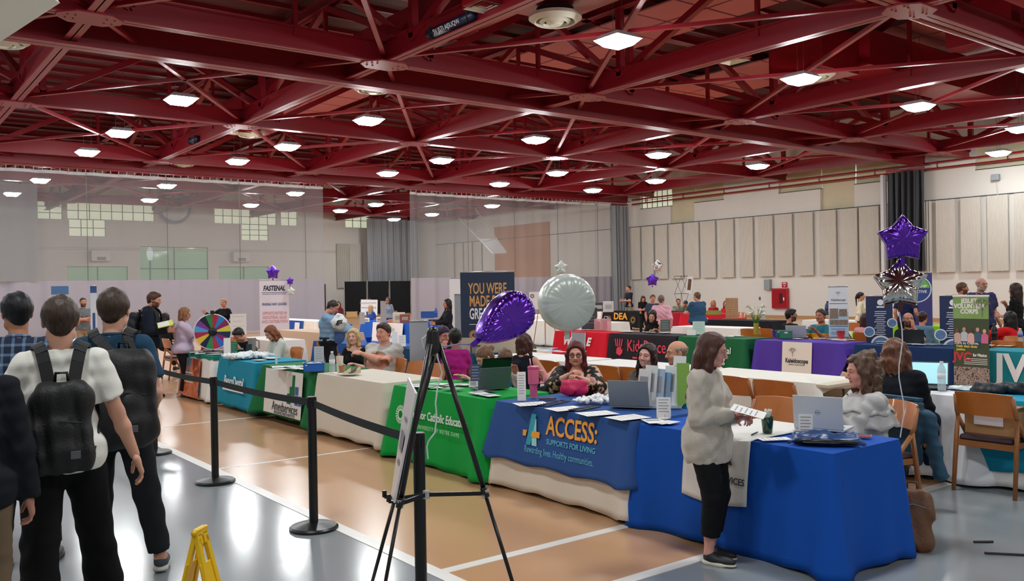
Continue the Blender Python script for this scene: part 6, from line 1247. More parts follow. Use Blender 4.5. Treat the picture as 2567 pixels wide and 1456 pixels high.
q = MB().prism([(.26 * math.cos(a), .26 * math.sin(a)) for a in np.linspace(.1, math.pi - .1, 18)], 0, .002).build('emblem_green', mat('print_lime', '#6fbf4a'), o); q.location = (0, -.013, 1.56); q.rotation_euler = (R(90), 0, 0); text('INTERNSHIP', .075, LW, o, (0, -.016, 1.62), (R(90), 0, 0), bold=.002); text('INITIATIVE', .085, LW, o, (0, -.016, 1.50), (R(90), 0, 0), bold=.002)
# the green / crowd photo banner in front of the third row
yb0, yb1 = at(2390, 800, X=12.62)[1], at(2479, 800, X=12.62)[1]
o = empty('rollup_banner', (12.62, (yb0 + yb1) / 2, 0), R(-90)); w = abs(yb0 - yb1); MB().box(-w / 2, -.004, .18, w / 2, .004, 1.515).build('banner_panel', mat('banner_forest', '#3d4a34', rough=.45), o)
tag(o, 'green volunteer banner with group photos standing before the teal JVC cloth', 'banner'); MB().box(-w / 2 - .01, -.05, .0, w / 2 + .01, .05, .18).build('base', mat('alu', '#a8a8ac'), o); MB().box(-w / 2 - .005, -.012, 1.51, w / 2 + .005, .012, 1.535).build('top_rail', LW, o)
P2(o, 'green_field', -w / 2, 1.20, w / 2, 1.51, mat('print_grass', '#7ea35e', vary=.12, vscale=6)); T2(o, 'JESUIT', .088, LW, -.02, 1.45, bold=.003, sx=.9); T2(o, 'VOLUNTEER', .088, LW, -.02, 1.375, bold=.003, sx=.85); T2(o, 'CORPS', .088, LW, -.02, 1.30, bold=.003, sx=.9)
t = tree_logo(None, 0, 0, 0, .10); t.parent = o; t.location = (.16, -.009, 1.23); t.rotation_euler = (R(90), 0, 0)
for k, (c_, sk) in enumerate((('#c9a8a0', '#6a4a3a'), ('#b8c4d0', '#c09880'), ('#d8b0a8', '#5a3a2c'), ('#3a5a7a', '#c8a088'), ('#cf6a94', '#d8a890'))):
    x = -w / 2 + .06 + k * .093; z = 1.0 + .02 * (k % 2); q = MB().prism([(-.045, -.14), (.045, -.14), (.05, -.03), (.02, 0), (-.02, 0), (-.05, -.03)], 0, .002).build('printed_shirt', mat('print_' + c_[1:], c_), o); q.location = (x, -.009, z); q.rotation_euler = (R(90), 0, 0)
    q = MB().lathe([(.024, 0), (.024, .002)], 14, sy=1.25).build('printed_head', mat('print_' + sk[1:], sk), o); q.location = (x, -.011, z + .03); q.rotation_euler = (R(90), 0, 0)
P2(o, 'blue_field', -w / 2, .79, w / 2 - .12, .885, mat('print_deepblue', '#27405c')); T2(o, 'Dare to Change.', .05, LW, -.06, .855, bold=.001); T2(o, 'Faith that does', .048, mat('print_yellow', '#d8c43a'), -.06, .81, bold=.002); T2(o, 'justice.', .045, mat('print_yellow', '#d8c43a'), -.14, .765, bold=.002)
T2(o, 'JVC', .16, mat('print_red', '#c8323a'), -.12, .66, bold=.006); T2(o, 'for Mission', .06, LW, .12, .69, bold=.002, sx=.7)
for k in range(4): P2(o, 'text_line', -.1, .635 - .025 * k, .22, .643 - .025 * k, LW)
crowd = spotm('crowd_print', '#4a4034', ['#8c6a58', '#b0a49c', '#5a6a78', '#c8b0a0', '#7a3a3a'], 34, .42); P2(o, 'crowd_photo', -w / 2, .26, w / 2, .52, crowd); P2(o, 'grass_strip', -w / 2, .19, w / 2, .26, mat('print_grass2', '#3c5a30', vary=.2))
# fire cabinet, signs and boxes on the right wall
o = empty('fire_cabinet', (XR - .02, 26.43, .48)); bevel(MB().box(-.16, -.46, 0, 0, .46, 1.0).build('cabinet', mat('cabinet_red', '#b01522', rough=.35), o), .02); MB().box(-.175, -.40, .06, -.16, .40, .94).build('door', mat('cabinet_red2', '#9c1220', rough=.15), o); MB().box(-.19, -.30, .4, -.175, -.24, .55).build('handle', LW, o); MB().box(-.18, -.2, .25, -.176, .0, .75).build('hose_window', mat('glass_dark', '#4a1c20', rough=.1), o); tag(o, 'red fire hose cabinet on the right wall below the panels', 'fire cabinet')
o = empty('fire_sign', (XR - .02, 26.22, 1.52)); MB().box(-.02, -.15, 0, 0, .15, .26).build('plate', mat('cabinet_red', '#b01522'), o); text('FIRE', .10, LW, o, (-.022, 0, .19), FACE_X, bold=.003); q = MB().prism([(-.05, 0), (.05, 0), (0, -.07)], 0, .002).build('arrow', LW, o); q.location = (-.023, 0, .10); q.rotation_euler = FACE_X; tag(o, 'small red and white fire sign above the cabinet', 'sign')
bevel(tag(MB().box(XR - .2, 26.98, 1.40, XR - .01, 27.32, 1.93).build('junction_box', mat('box_grey', '#8f989c', rough=.4)), 'grey metal box on the right wall left of the fire sign', 'electrical box'), .01)
for px, py, lab in ((1905, 748, 'small light switch on the right wall left of the cabinet'), (1882, 783, 'wall outlet low on the right wall')): p = at(px, py, X=XR); tag(MB().box(XR - .02, p[1] - .05, p[2] - .08, XR - .001, p[1] + .05, p[2] + .08).build('wall_switch', mull), lab, 'switch')
p = at(2500, 445, X=XR); o = empty('wall_speaker', (XR - .12, p[1], p[2])); bevel(MB().box(-.12, -.14, -.12, .08, .14, .12).build('housing', mat('box_grey', '#8f989c'), o), .02); MB().tube([(.05, 0, -.12), (.06, -.05, -.8)], .015, 6).build('conduit', panm, o); tag(o, 'small grey speaker with conduit high on the right wall', 'speaker')
# easel boards and back signs
def board(label, px, py0, py1, D, w, txt, col=LW, tc=mat('ink_faint', '#8e8c88'), size=.15, tilt=0, legs=True):
    (x, y), a = facing(px, 720, D); z0 = E(px, py1, D)[2]; z1 = E(px, py0, D)[2]; o = empty('sign_board', (x, y, 0), a); m = MB().box(-w / 2, -.01, z0, w / 2, .01, z1).build('board', col, o); m.rotation_euler = (R(0), R(tilt), 0)
    for k, t_ in enumerate(txt): T2(o, t_, size, tc, 0, z1 - (z1 - z0) * (k + .7) / (len(txt) + .4)).location.y = -.012
    if legs:
        for s_ in (-1, 0, 1): MB().tube([(s_ * w * .1, .03 + (.25 if s_ == 0 else 0), z1 + .05 if s_ else z1), (s_ * w * .42, .05 + (.5 if s_ == 0 else 0), .01)], .012, 6).build('leg', wood2, o)
    tag(o, label, 'sign'); return o
board('white sign board on an easel in front of the black drape', 922, 751, 790, 33, .62, ('Employment', 'Networking', 'Fair'), size=.12, tilt=2)
o = board('large white poster stand with a ring logo behind the round balloon', 1365, 731, 775, 24, .85, ('', 'BU', ''), size=.14, tc=ink)
gear(o, 0, 0, 0, .06, ink, tilt=0, par=False, name='ring_logo'); g = [c for c in bpy.data.objects if c.name.startswith('ring_logo')][-1]; g.parent = o; g.location = (-.34, -.012, E(1340, 742, 24)[2]); g.rotation_euler = (R(90), 0, 0)
board('blue and white notice hanging on the vinyl curtain at far left', 150, 717, 738, 31, .55, (), col=mat('notice_blue', '#32557e'), tc=LW, size=.12, legs=False).location.z = 0
o = tb('narrow blue and white roll-up banner beside the man with folded arms', 234, 21.0, .14, .05, 1.94, mat('banner_stripe', '#cdd3dc')); P2(o, 'blue_band', -.07, 1.78, .07, 1.94, blu); P2(o, 'blue_band', -.03, .9, .03, 1.3, blu)
# display frame of crossed poles at the army table
(x, y), a = facing(1708, 720, 27); o = empty('display_frame', (x, y, 0), a); za, zb, zc = E(1708, 692, 27)[2], E(1708, 736, 27)[2], E(1708, 760, 27)[2]
m = MB(); ring = [(.21 * math.cos(t), .15 * math.sin(t)) for t in np.linspace(0, 2 * math.pi, 5)[:-1]]
for i in range(4):
    for z in (za, zb): m.tube([(*ring[i], z), (*ring[(i + 1) % 4], z)], .008, 5)
    m.tube([(*ring[i], za), (*ring[(i + 1) % 4], zb)], .006, 5); m.tube([(*ring[i], zb), (ring[(i + 1) % 4][0] * .4, ring[(i + 1) % 4][1] * .4, .80)], .006, 5)
m.build('frame', blackm, o); q = MB().box(-.09, -.008, zb + .02, .09, .008, za).build('hanging_poster', LW, o); q.rotation_euler = (0, R(7), 0); q.location = (.03, -.16, 0); q2 = MB().box(-.05, -.012, zb + .12, .05, -.007, za - .08).build('poster_photo', mat('photo_brown', '#6a4a30', vary=.4, vscale=20), q); tag(o, 'twisted black pole display frame with a small poster above the officer', 'display stand')
# basketball backstop folded up behind the central curtain
o = empty('basketball_backstop', (0, 0, 0)); A = np.array(at(1155, 540, X=33)); pts = [np.array(at(px, py, X=33)) for px, py in ((1150, 545), (1235, 635), (1190, 520), (1270, 632), (1200, 590), (1250, 592))]
m = MB(); m.tube([tuple(pts[0]), tuple(pts[1])], .03, 6); m.tube([tuple(pts[2]), tuple(pts[3])], .03, 6)
for t_ in (.2, .45, .7): m.tube([tuple(pts[0] * (1 - t_) + pts[1] * t_), tuple(pts[2] * (1 - t_) + pts[3] * t_)], .02, 6)
m.build('mast', mat('steel_pale', '#b8b4ae', metal=.3, rough=.4), o); m = MB(); P = [np.array(at(px, py, X=33)) for px, py in ((1198, 598), (1246, 598), (1270, 634), (1235, 636))]; m.add([tuple(p) for p in P] + [tuple(p + [.04, 0, 0]) for p in P], [(0, 1, 2, 3), (7, 6, 5, 4), (0, 4, 5, 1), (1, 5, 6, 2), (2, 6, 7, 3), (3, 7, 4, 0)]); m.build('glass_board', mat('glass_board', '#c8cdd0', rough=.2, alpha=.5), o); tag(o, 'folded-up basketball backstop behind the central net curtain', 'backstop')
q = E(435, 530, 52); o = empty('wall_clock_rig', (0, 0, 0)); o.name = 'round_banner'; m = MB().lathe([(1.05, 0), (1.05, .05)], 36).build('disc', mat('disc_violet', '#7f7b90', rough=.3), o); q = at(437, 520, Y=YB - .3); o.location = q; o.rotation_euler = (R(90), 0, 0); MB().lathe([(.86, .05), (.86, .07), (.80, .08)], 36).build('ring', mat('steel_pale', '#b8b4ae'), o); tag(o, 'dark round disc hanging under the roof on the back wall', 'wall disc')
# ---------------------------------------------------------------- things on the tables
TZ = .757
def P_(px, py, z=TZ): q = at(px, py, z=z); return (q[0], q[1], z)
papm = mat('paper', '#e8e6e2', rough=.6); inkf = mat('print_faint', '#9a9aa0', rough=.6)
pap0 = None
def paper(px, py, rz, label, sz=(.216, .279), z=TZ, m=None, group=None):
    global pap0
    q = P_(px, py, z); o = empty('paper_sheet', q, rz); w_, h_ = sz; MB().box(-w_ / 2, -h_ / 2, 0, w_ / 2, h_ / 2, .0012).build('sheet', m or papm, o); mb = MB()
    for k in range(5): mb.box(-w_ * .38, h_ * (.34 - .15 * k), .0012, w_ * (.36 - .12 * (k % 2)), h_ * (.34 - .15 * k) + .008, .0016)
    mb.build('print', inkf, o); tag(o, label, 'paper', group); return o
TZA = .762
for i, (px, py, r) in enumerate(((1333, 1012, 70), (1418, 1024, 80), (1497, 1036, 75), (1574, 1046, 82))): paper(px, py, R(r), ('printed sheet on the ACCESS table nearest the receipt-like card', 'printed sheet between the two pen rows on the ACCESS table', 'printed sheet right of the pen rows on the ACCESS table', 'printed sheet at the right corner of the ACCESS table')[i], z=TZA)
penm = mat('pen_navy', '#141c3c', rough=.3)
PENG = ('navy pen in the left row on the ACCESS table', 'navy pen in the right row on the ACCESS table')
pen0 = None
def pen(q, rz, label, group, m=penm):
    o = empty('pen', q, rz); MB().tube([(-.065, 0, .005), (.06, 0, .005), (.072, 0, .005)], [.0052, .0052, .001], 8).build('barrel', m, o, True); MB().box(-.06, -.001, .009, -.02, .001, .012).build('clip', mat('alu', '#a8a8ac'), o); tag(o, label, 'pen', group); return o
pr = None
for g_, (pxa, pya, pxb, pyb) in enumerate(((1362, 1018, 1415, 1006), (1440, 1030, 1490, 1020))):
    for k in range(9):
        t_ = k / 8; q = P_(pxa + (pxb - pxa) * t_, pya + (pyb - pya) * t_, TZA)
        if pr is None: pr = pen(q, R(95), PENG[g_], 'navy pens, left row'); 
        else:
            c_ = copy_tree(pr); c_.location = q; c_['label'] = PENG[g_]; c_['group'] = ('navy pens, left row', 'navy pens, right row')[g_]
def card(label, px, py, w_, h_, rz, m=None, z=TZ, th=.004, lean=10, name='table_card', base=False, lines=5, tx=None):
    q = P_(px, py, z); o = empty(name, q, rz); b = MB().box(-w_ / 2, -th / 2, 0, w_ / 2, th / 2, h_).build('panel', m or papm, o); b.rotation_euler = (R(-lean), 0, 0); mb = MB()
    for k in range(lines): mb.box(-w_ * .36, -th / 2 - .001, h_ * (.86 - .7 * k / max(lines, 1)), w_ * (.36 - .1 * (k % 2)), -th / 2, h_ * (.86 - .7 * k / max(lines, 1)) + .006)
    if lines: mb.build('print', inkf, b)
    s2 = MB().box(-w_ * .3, 0, 0, w_ * .3, .06, .004)
    if base: s2 = MB().lathe([(w_ * .42, 0), (w_ * .40, .006), (.012, .010), (.010, .03)], 20)
    s2.build('foot', papm, o); tag(o, label, 'table sign'); return o
cf = lambda px: facing(px, 720, 8)[1]
card('tall narrow upright card beside the pink tumbler', 1308, 1004, .075, .25, cf(1308), lean=2, z=TZA, lines=8)
card('white table sign on a round foot at the left of the royal blue table', 1664, 1048, .105, .155, cf(1664), lean=0, base=True, z=TZA)
card('white table sign with a small blue picture beside the silver laptop', 2020, 1095, .088, .145, cf(2022), lean=0, base=True)
card('small clear-backed card on the green table', 1187, 970, .09, .06, cf(1187), lean=15)
card('dark brochure in a stand on the green table', 1192, 966, .10, .22, cf(1192), m=mat('brochure_navy', '#2a3a5c', vary=.3, vscale=20), lean=18)
card('grey and white brochure standing on the dark green table', 800, 912, .13, .24, cf(800), m=mat('brochure_grey', '#b8bcc4'), lean=14); card('green flyer in an upright frame on the poster table', 582, 893, .17, .22, cf(582), m=mat('flyer_green', '#1c6a44'), lean=4); card('tall white card behind the green flyer', 570, 897, .10, .30, cf(570), lean=2, lines=0)
card('slim clear-edged card standing on the teal table', 693, 912, .03, .24, cf(693), lean=0, lines=0)
card('white table sign at the far white table', 598, 838, .36, .48, cf(598), lean=3, lines=3); card('black framed certificate on the red table', 1478, 826, .36, .50, cf(1478), m=mat('poster_dark', '#2c2c30', vary=.4, vscale=9), lean=8); card('grey document stand on the handprint table', 1668, 832, .20, .26, cf(1668), m=mat('doc_dark', '#4a5450'), lean=8); card('green and white leaflet stand on the green educational table', 1752, 838, .24, .26, cf(1752), m=mat('leaflet_mint', '#b8d0c4'), lean=10); card('white card beside the leaflet stand', 1733, 840, .17, .10, cf(1733), lean=10, lines=0)
card('grey sign on the medium blue table', 908, 812, .15, .34, cf(908), m=silv, z=.76, lean=3); card('pale tent card on the dark teal-navy table', 1008, 868, .13, .20, cf(1008), lean=14); card('white tent card behind the silver table banner', 990, 862, .10, .22, cf(990), lean=12, lines=0)
# brochure rack on the ACCESS table
q = P_(1655, 1022, TZA); o = empty('brochure_rack', q, cf(1655)); MB().box(-.20, -.02, 0, .17, .12, .02).build('tray', mat('clear_tray', '#c8d0d4', alpha=.5), o)
for k, (x, h_, c_) in enumerate(((-.14, .30, '#e2e0dc'), (-.09, .33, '#dcdcd8'), (-.03, .30, '#aac0d0'), (.02, .27, '#7fa6c8'), (.07, .32, '#dfe2e4'), (.13, .40, '#e6e4e0'))): b = MB().box(-.052, -.003, 0, .052, .003, h_).build('leaflet', mat('leaf_' + c_[1:], c_), o); b.location = (x, .01 + .015 * k, .01); b.rotation_euler = (R(-8), R(3), R(-18)); MB().box(-.04, -.0045, h_ * .35, .03, -.003, h_ * .8).build('print', inkf, b)
q2 = MB().prism([(-.05, 0), (.05, .06), (.05, .36), (-.05, .36)], 0, .004).build('green_leaflet', mat('leaf_lime', '#8db84a'), o); q2.location = (.185, -.01, 0); q2.rotation_euler = (R(90), 0, 0); tag(o, 'clear rack of leaflets at the right end of the ACCESS table', 'brochure rack')
# laptops
def laptop(label, px, py, rz, c_, w_=.33, ang=15, z=TZ, screen=None, logo=None):
    q = P_(px, py, z); o = empty('laptop', q, rz); lm = mat('laptop_' + c_[1:], c_, rough=.45, metal=.1); bevel(MB().box(-w_ / 2, 0, 0, w_ / 2, .23, .014).build('base', lm, o), .004)
    lid = bevel(MB().box(-w_ / 2, -.004, 0, w_ / 2, .004, .22).build('lid', lm, o), .003); lid.location = (0, 0, .014); lid.rotation_euler = (R(ang), 0, 0)
    MB().box(-w_ / 2 + .012, .004, .012, w_ / 2 - .012, .0055, .21).build('screen', screen or mat('screen_dark', '#15181c', rough=.1), lid); kb = MB()
    for r_ in range(5):
        for k in range(12): kb.box(-w_ * .42 + k * w_ * .07, .04 + r_ * .02, .014, -w_ * .42 + k * w_ * .07 + .017, .055 + r_ * .02, .0165)
    kb.build('keyboard', mat('keys', '#1c1d20'), o)
    if logo == 'round': MB().lathe([(.018, 0), (.018, .001)], 16).build('lid_mark', mat('mark_grey', '#7c868a'), lid).rotation_euler = (R(90), 0, 0); lid.children[-1].location = (0, -.0045, .11)
    if logo == 'dell': 
        t_ = MB().tube([(.017 * math.cos(a), 0, .017 * math.sin(a)) for a in np.linspace(0, 6.283, 17)[:-1]], .0012, 4, closed=True).build('lid_mark', mat('mark_grey', '#7c868a'), lid); t_.location = (0, -.0045, .11); text('DELL', .014, mat('mark_grey', '#7c868a'), lid, (0, -.0055, .11), (R(90), 0, 0))
    tag(o, label, 'laptop'); return o
laptop('dark laptop reflecting the green cloth in front of the woman in teal', 1238, 976, cf(1238) + R(22), '#5c6668', ang=20, logo='round')
laptop('grey laptop seen from behind on the ACCESS table', 1578, 1022, cf(1578) + R(-14), '#83888c', ang=16, z=TZA)
laptop('silver laptop with a round maker mark on the royal blue table', 2052, 1079, cf(2052) + R(-18), '#c2c6c8', ang=6, logo='dell')
scr = mat('screen_blue', '#a4d8e0', rough=.2, emit=.45); laptop('open laptop with bright pale blue screen on the right-hand table', 2330, 968, PLUS + math.pi + R(10), '#25282c', ang=16, screen=scr).rotation_euler = (0, 0, cf(2330) + math.pi - R(6))
laptop('distant silver laptop on the purple table', 1996, 846, cf(1996) + R(-8), '#b9bcc0', ang=18, w_=.36); laptop('dark laptop in front of the goateed man', 2285, 862, cf(2285), '#22262a', ang=14, w_=.36)
# pink tumbler, pouch, phones, pens
def at_obj(name, label, cat, q, rz=0, group=None): return tag(empty(name, q, rz), label, cat, group)
pink = mat('tumbler_pink', '#cf5f80', rough=.3); o = at_obj('tumbler', 'tall pink tumbler with handle and straw on the ACCESS table', 'tumbler', P_(1338, 995, TZA), cf(1338) + R(5))
autosmooth(MB().lathe([(.032, 0), (.036, .10), (.040, .115), (.049, .12), (.051, .245), (.050, .25)], 28).build('body', pink, o), 40); autosmooth(MB().lathe([(.051, .248), (.052, .27), (.044, .278)], 28).build('lid', mat('tumbler_rose', '#c04a72', rough=.25), o), 30); MB().tube([(.05, 0, .235), (.088, 0, .23), (.094, 0, .215), (.094, 0, .135), (.086, 0, .125), (.046, 0, .125)], .009, 8).build('handle', mat('handle_pink', '#e58aa4', rough=.3), o, True); MB().tube([(-.02, 0, .275), (-.03, 0, .345)], .0055, 8).build('straw', mat('straw_pink', '#eca4b8', rough=.2), o, True)
hot = mat('pouch_pink', '#cf1f56', rough=.45, bump=.4, bscale=30); q = at(1440, 992, z=.77); s = SDF(); s.ell((0, 0, .07), (.125, .05, .075), k=.02); s.box((0, 0, .09), (.115, .035, .055), rad=.025, k=.03); V, F = s.mesh(.006, folds(9, .006, 2.4)); o = at_obj('pouch', 'bright pink zipped pouch held by the red-haired woman', 'pouch', (5.30, at(1440, 985, X=5.30)[1], .745), cf(1440)); link_mesh('pouch_body', V, F, hot, o, True); MB().tube([(-.11, 0, .145), (0, -.01, .150), (.11, 0, .143)], .005, 6).build('zip', mat('zip_rose', '#e86a8a'), o, True)
def phone(label, q, rz, c_, case=None): o = at_obj('phone', label, 'phone', q, rz); bevel(MB().box(-.037, -.075, 0, .037, .075, .009).build('case', mat('case_' + c_[1:], c_, rough=.4), o), .003); MB().box(-.033, -.071, .009, .033, .071, .0098).build('screen', mat('screen_dark', '#15181c'), o); return o
phone('phone in a coral pink case at the corner of the royal blue table', P_(2153, 1093), R(25), '#d8606e'); phone('dark phone left of the pink pouch', P_(1372, 1000, TZA), R(60), '#141416')
# heap of white plastic-wrapped sweets: countless, one heap
s = SDF(); rs = np.random.RandomState(2)
for k in range(95): a = rs.rand() * 6.28; r_ = rs.rand() ** .5; s.ell((.24 * r_ * math.cos(a) + .0, .13 * r_ * math.sin(a), .014 + .055 * (1 - r_) * rs.rand() + .006), (.026, .020, .014), Rm=np.array(Matrix.Rotation(rs.rand() * 3, 3, (rs.rand(), rs.rand(), 1))), k=.004)
V, F = s.mesh(.006, lambda X: .002 * np.sin(X[0] * 160) * np.sin(X[1] * 170)); q = P_(1510, 1008, TZA); o = link_mesh('wrapped_sweets', V, F, mat('wrap_white', '#e4e4e6', rough=.15, spec=.8, bump=.5, bscale=60), None, True); o.location = q; o.rotation_euler = (0, 0, cf(1510)); tag(o, 'heap of white wrapped sweets on the ACCESS table', 'sweets', kind='stuff')
def papers_pile(label, px, py, sx, sy, n, seed, cols=('#e8e6e2', '#dfe3e0'), z=TZ, rz=0):
    """loose overlapping leaflets, each its own sheet"""
    rs = random.Random(seed); q = P_(px, py, z); g = label
    for k in range(n):
        o = empty('leaflet', (q[0] + rs.uniform(-sx, sx), q[1] + rs.uniform(-sy, sy), q[2] + .0016 * k), rs.uniform(-.5, .5)); MB().box(-.07, -.10, 0, .07, .10, .0015).build('sheet', mat('leaf_' + cols[k % len(cols)][1:], cols[k % len(cols)]), o); MB().box(-.05, .0, .0015, .05, .07, .0019).build('print', inkf, o); tag(o, 'loose leaflet ' + label, 'leaflet', 'leaflets ' + label)
papers_pile('spread on the bright green table', 1120, 968, .28, .30, 10, 3, ('#dfe8dc', '#e6e6e4', '#7aa888')); papers_pile('beside the dark laptop on the green table', 1215, 985, .10, .2, 4, 4, ('#3c4248', '#dfe0e0')); papers_pile('on the dark green table', 735, 922, .2, .3, 8, 5); papers_pile('on the teal table', 650, 898, .25, .3, 9, 6); papers_pile('on the poster table', 530, 885, .2, .45, 8, 7); papers_pile('on the handprint table', 1620, 832, .2, .6, 8, 8); papers_pile('on the red table', 1430, 826, .2, .4, 5, 9); papers_pile('on the plain navy table', 2270, 862, .18, .5, 9, 10, ('#c8d4dc', '#8fa8b8', '#e0e0e0')); papers_pile('on the teal JVC table', 2530, 866, .2, .4, 6, 11); papers_pile('on the table with the blue-screen laptop', 2430, 972, .22, .16, 6, 12, ('#e0eef0', '#a8d0dc', '#e8e8e8')); papers_pile('on the third white table', 1395, 878, .25, .5, 8, 13, ('#e6e8ec', '#9cc4dc', '#d8dce4')); papers_pile('on the green educational table', 1810, 842, .2, .5, 5, 14); papers_pile('on the purple table', 2060, 850, .2, .4, 5, 15); papers_pile('on the white end of the royal blue table', 1660, 1056, .10, .12, 3, 16)
paper(1942, 1100, R(60), 'cream leaflet beside the pen cup on the royal blue table', (.10, .20)); paper(1880, 1034, cf(1880) + R(20), 'stapled sheet held by the young woman in the sweatshirt', (.14, .20), z=.98); hp_ = [o for o in C.objects if o.get('label', '').startswith('stapled sheet')][0]; hp_.location = tuple(E(1876, 1031, 5.30)); hp_.rotation_euler = (R(14), R(-8), cf(1880) + R(80))
# pen cup
cupg = mat('cup_green', '#0f3a1e', rough=.12, spec=.8); q = P_(1924, 1084); o = at_obj('pen_cup', 'dark green glass cup crowded with white-capped pens', 'cup', q); autosmooth(MB().lathe([(.030, 0), (.032, .005), (.041, .105), (.038, .105), (.030, .01)], 24).build('cup', cupg, o), 40)
for k in range(11): a = k * 2.4; r_ = .022 + .008 * (k % 2); p = pen((q[0] + r_ * .5 * math.cos(a), q[1] + r_ * .5 * math.sin(a), q[2] + .085), 0, 'white and green pen standing in the green cup', 'pens in the green cup', mat('pen_white', '#d8dcd0', rough=.3)); p.rotation_euler = (0, R(-80 + 8 * math.cos(a)), a)
pen(P_(1892, 1088), R(20), 'dark green pen lying beside the pen cup', 'single pens', mat('pen_green', '#0f4a28', rough=.3)); pen(P_(2125, 1090), R(-60), 'white pen beside the coral phone', 'single pens 2', mat('pen_white', '#d8dcd0'))
o = at_obj('sweet_basket', 'small olive glass dish of wrapped sweets behind the visitor', 'dish', P_(1828, 1062)); s = SDF(); s.ell((0, 0, .035), (.06, .05, .035)); s.ell((0, 0, .06), (.05, .04, .028), neg=True, k=.004); V, F = s.mesh(.005); link_mesh('dish', V, F, mat('olive_glass', '#6a6a1c', rough=.2), o, True)
rs = random.Random(3)
for k in range(6): c_ = empty('sweet', (P_(1828, 1062)[0] + rs.uniform(-.03, .03), P_(1828, 1062)[1] + rs.uniform(-.03, .03), TZ + .05 + .008 * (k % 3))); MB().lathe([(.003, -.014), (.012, -.008), (.012, .008), (.003, .014)], 8).build('wrapper', mat('sweet_%d' % (k % 3), ('#e0c020', '#e8e4d8', '#b83020')[k % 3], rough=.3), c_, True); tag(c_, 'coloured wrapped sweet in the olive dish', 'sweet', 'sweets in the olive dish')
# folded drawstring bag on the royal blue table
s = SDF(); s.box((0, 0, .02), (.19, .11, .020), rad=.018, k=.02); s.ell((-.04, 0, .035), (.11, .07, .028), k=.03); s.cap((-.18, -.08, .016), (.2, -.11, .014), .016, .012, k=.02); V, F = s.mesh(.006, folds(4, .007, 2.6)); o = at_obj('drawstring_bag', 'folded blue and black drawstring bag at the near corner of the royal blue table', 'bag', P_(2070, 1106), cf(2070) + R(6)); link_mesh('bag_body', V, F, mat('bag_blue', '#1c3f74', rough=.35, vary=.5, vscale=9), o, True); MB().tube([(.17, -.1, .02), (.05, -.14, .012), (-.12, -.135, .012), (-.2, -.07, .012), (-.23, -.12, .005)], .006, 6).build('cord', blackm, o, True); MB().tube([(-.18, -.10, .012), (.0, -.125, .02), (.17, -.115, .014)], .016, 8).build('black_edge', blackm, o, True)
s = SDF(); s.box((0, 0, .03), (.28, .16, .028), rad=.025); s.cap((-.25, -.1, .04), (.25, -.12, .07), .04, .03, k=.04); V, F = s.mesh(.010, folds(2, .010, 1.8)); o = at_obj('folded_jacket', 'dark folded jacket lying on the cyan table at the right edge', 'jacket', P_(2530, 982), cf(2530)); link_mesh('cloth', V, F, mat('jacket_dark', '#161a22', rough=.5), o, True)
# bottles, cups, baskets
wat = mat('clear_water', '#c8d4d8', rough=.08, alpha=.45, spec=.8); capm = mat('cap_white', '#e6e6e6', rough=.4)
def bottle(label, px, py, z=TZ, h_=.22, r_=.032, m_=wat, cap=capm, lab='#dfe4e8'):
    o = at_obj('bottle', label, 'bottle', P_(px, py, z)); autosmooth(MB().lathe([(r_ * .9, 0), (r_, .01), (r_, h_ * .28), (r_ * .93, h_ * .32), (r_, h_ * .36), (r_, h_ * .68), (r_ * .85, h_ * .78), (r_ * .40, h_ * .90), (r_ * .38, h_ * .94)], 20).build('body', m_, o), 40); MB().lathe([(r_ * .46, h_ * .93), (r_ * .46, h_)], 14).build('cap', cap, o); MB().lathe([(r_ * 1.02, h_ * .40), (r_ * 1.02, h_ * .60)], 20).build('label_band', mat('band_' + lab[1:], lab), o, True); return o
bottle('clear water bottle on the right-hand white table', 2361, 978, h_=.26, r_=.036); bottle('clear water bottle on the dark green table', 833, 932, h_=.25, r_=.036); bottle('distant water bottle by the lilies', 1914, 800, h_=.3, r_=.05); bottle('tall black bottle on the teal JVC table', 2493, 860, h_=.30, r_=.045, m_=blackm, cap=blackm, lab='#1c1c20'); bottle('blue-labelled water bottle at the right edge', 2558, 858, h_=.22, r_=.036, lab='#3a6ab0'); bottle('blue water jug on the dark teal-navy table', 880, 862, h_=.36, r_=.06, m_=mat('jug_blue', '#1c4f9c', rough=.3), cap=mat('jug_blue', '#1c4f9c'), lab='#2a62b0'); bottle('blue bottle on the far white table beside the phone woman', 1093, 795, h_=.32, r_=.06, m_=mat('jug_blue', '#1c4f9c'), cap=mat('jug_blue', '#1c4f9c'), lab='#2a62b0'); bottle('dark blue bottle behind the man in gold polo', 2075, 790, h_=.42, r_=.08, m_=mat('bottle_navy', '#26335c', rough=.3), cap=blackm, lab='#26335c')
def cup(label, px, py, r_, h_, c_, z=TZ): o = at_obj('cup', label, 'cup', P_(px, py, z)); autosmooth(MB().lathe([(r_ * .7, 0), (r_, h_), (r_ * 1.06, h_ + .004), (r_ * .94, h_ - .004), (r_ * .64, .01)], 22).build('cup_wall', mat('cup_' + c_[1:], c_, rough=.4), o), 40); MB().lathe([(r_ * .92, h_ * .86), (.001, h_ * .87)], 16).build('drink', mat('drink_dark', '#5a4030'), o); return o
cup('tall white paper cup behind the dark green table', 852, 935, .045, .20, '#e6e0d0'); cup('red bucket on the distant white table', 583, 826, .11, .16, '#9c1c30'); cup('brown paper cup on the dark green table', 858, 936, .04, .09, '#a87a50'); cup('red tin on the purple table', 2108, 850, .07, .14, '#c02c34'); cup('purple cup on the purple table', 1944, 846, .06, .12, '#5a3a9c'); cup('blue pot on the medium blue table', 925, 858, .06, .09, '#1c4aa8'); cup('dark steel mug on the teal table', 705 - 80, 893, .045, .18, '#3a3d40')
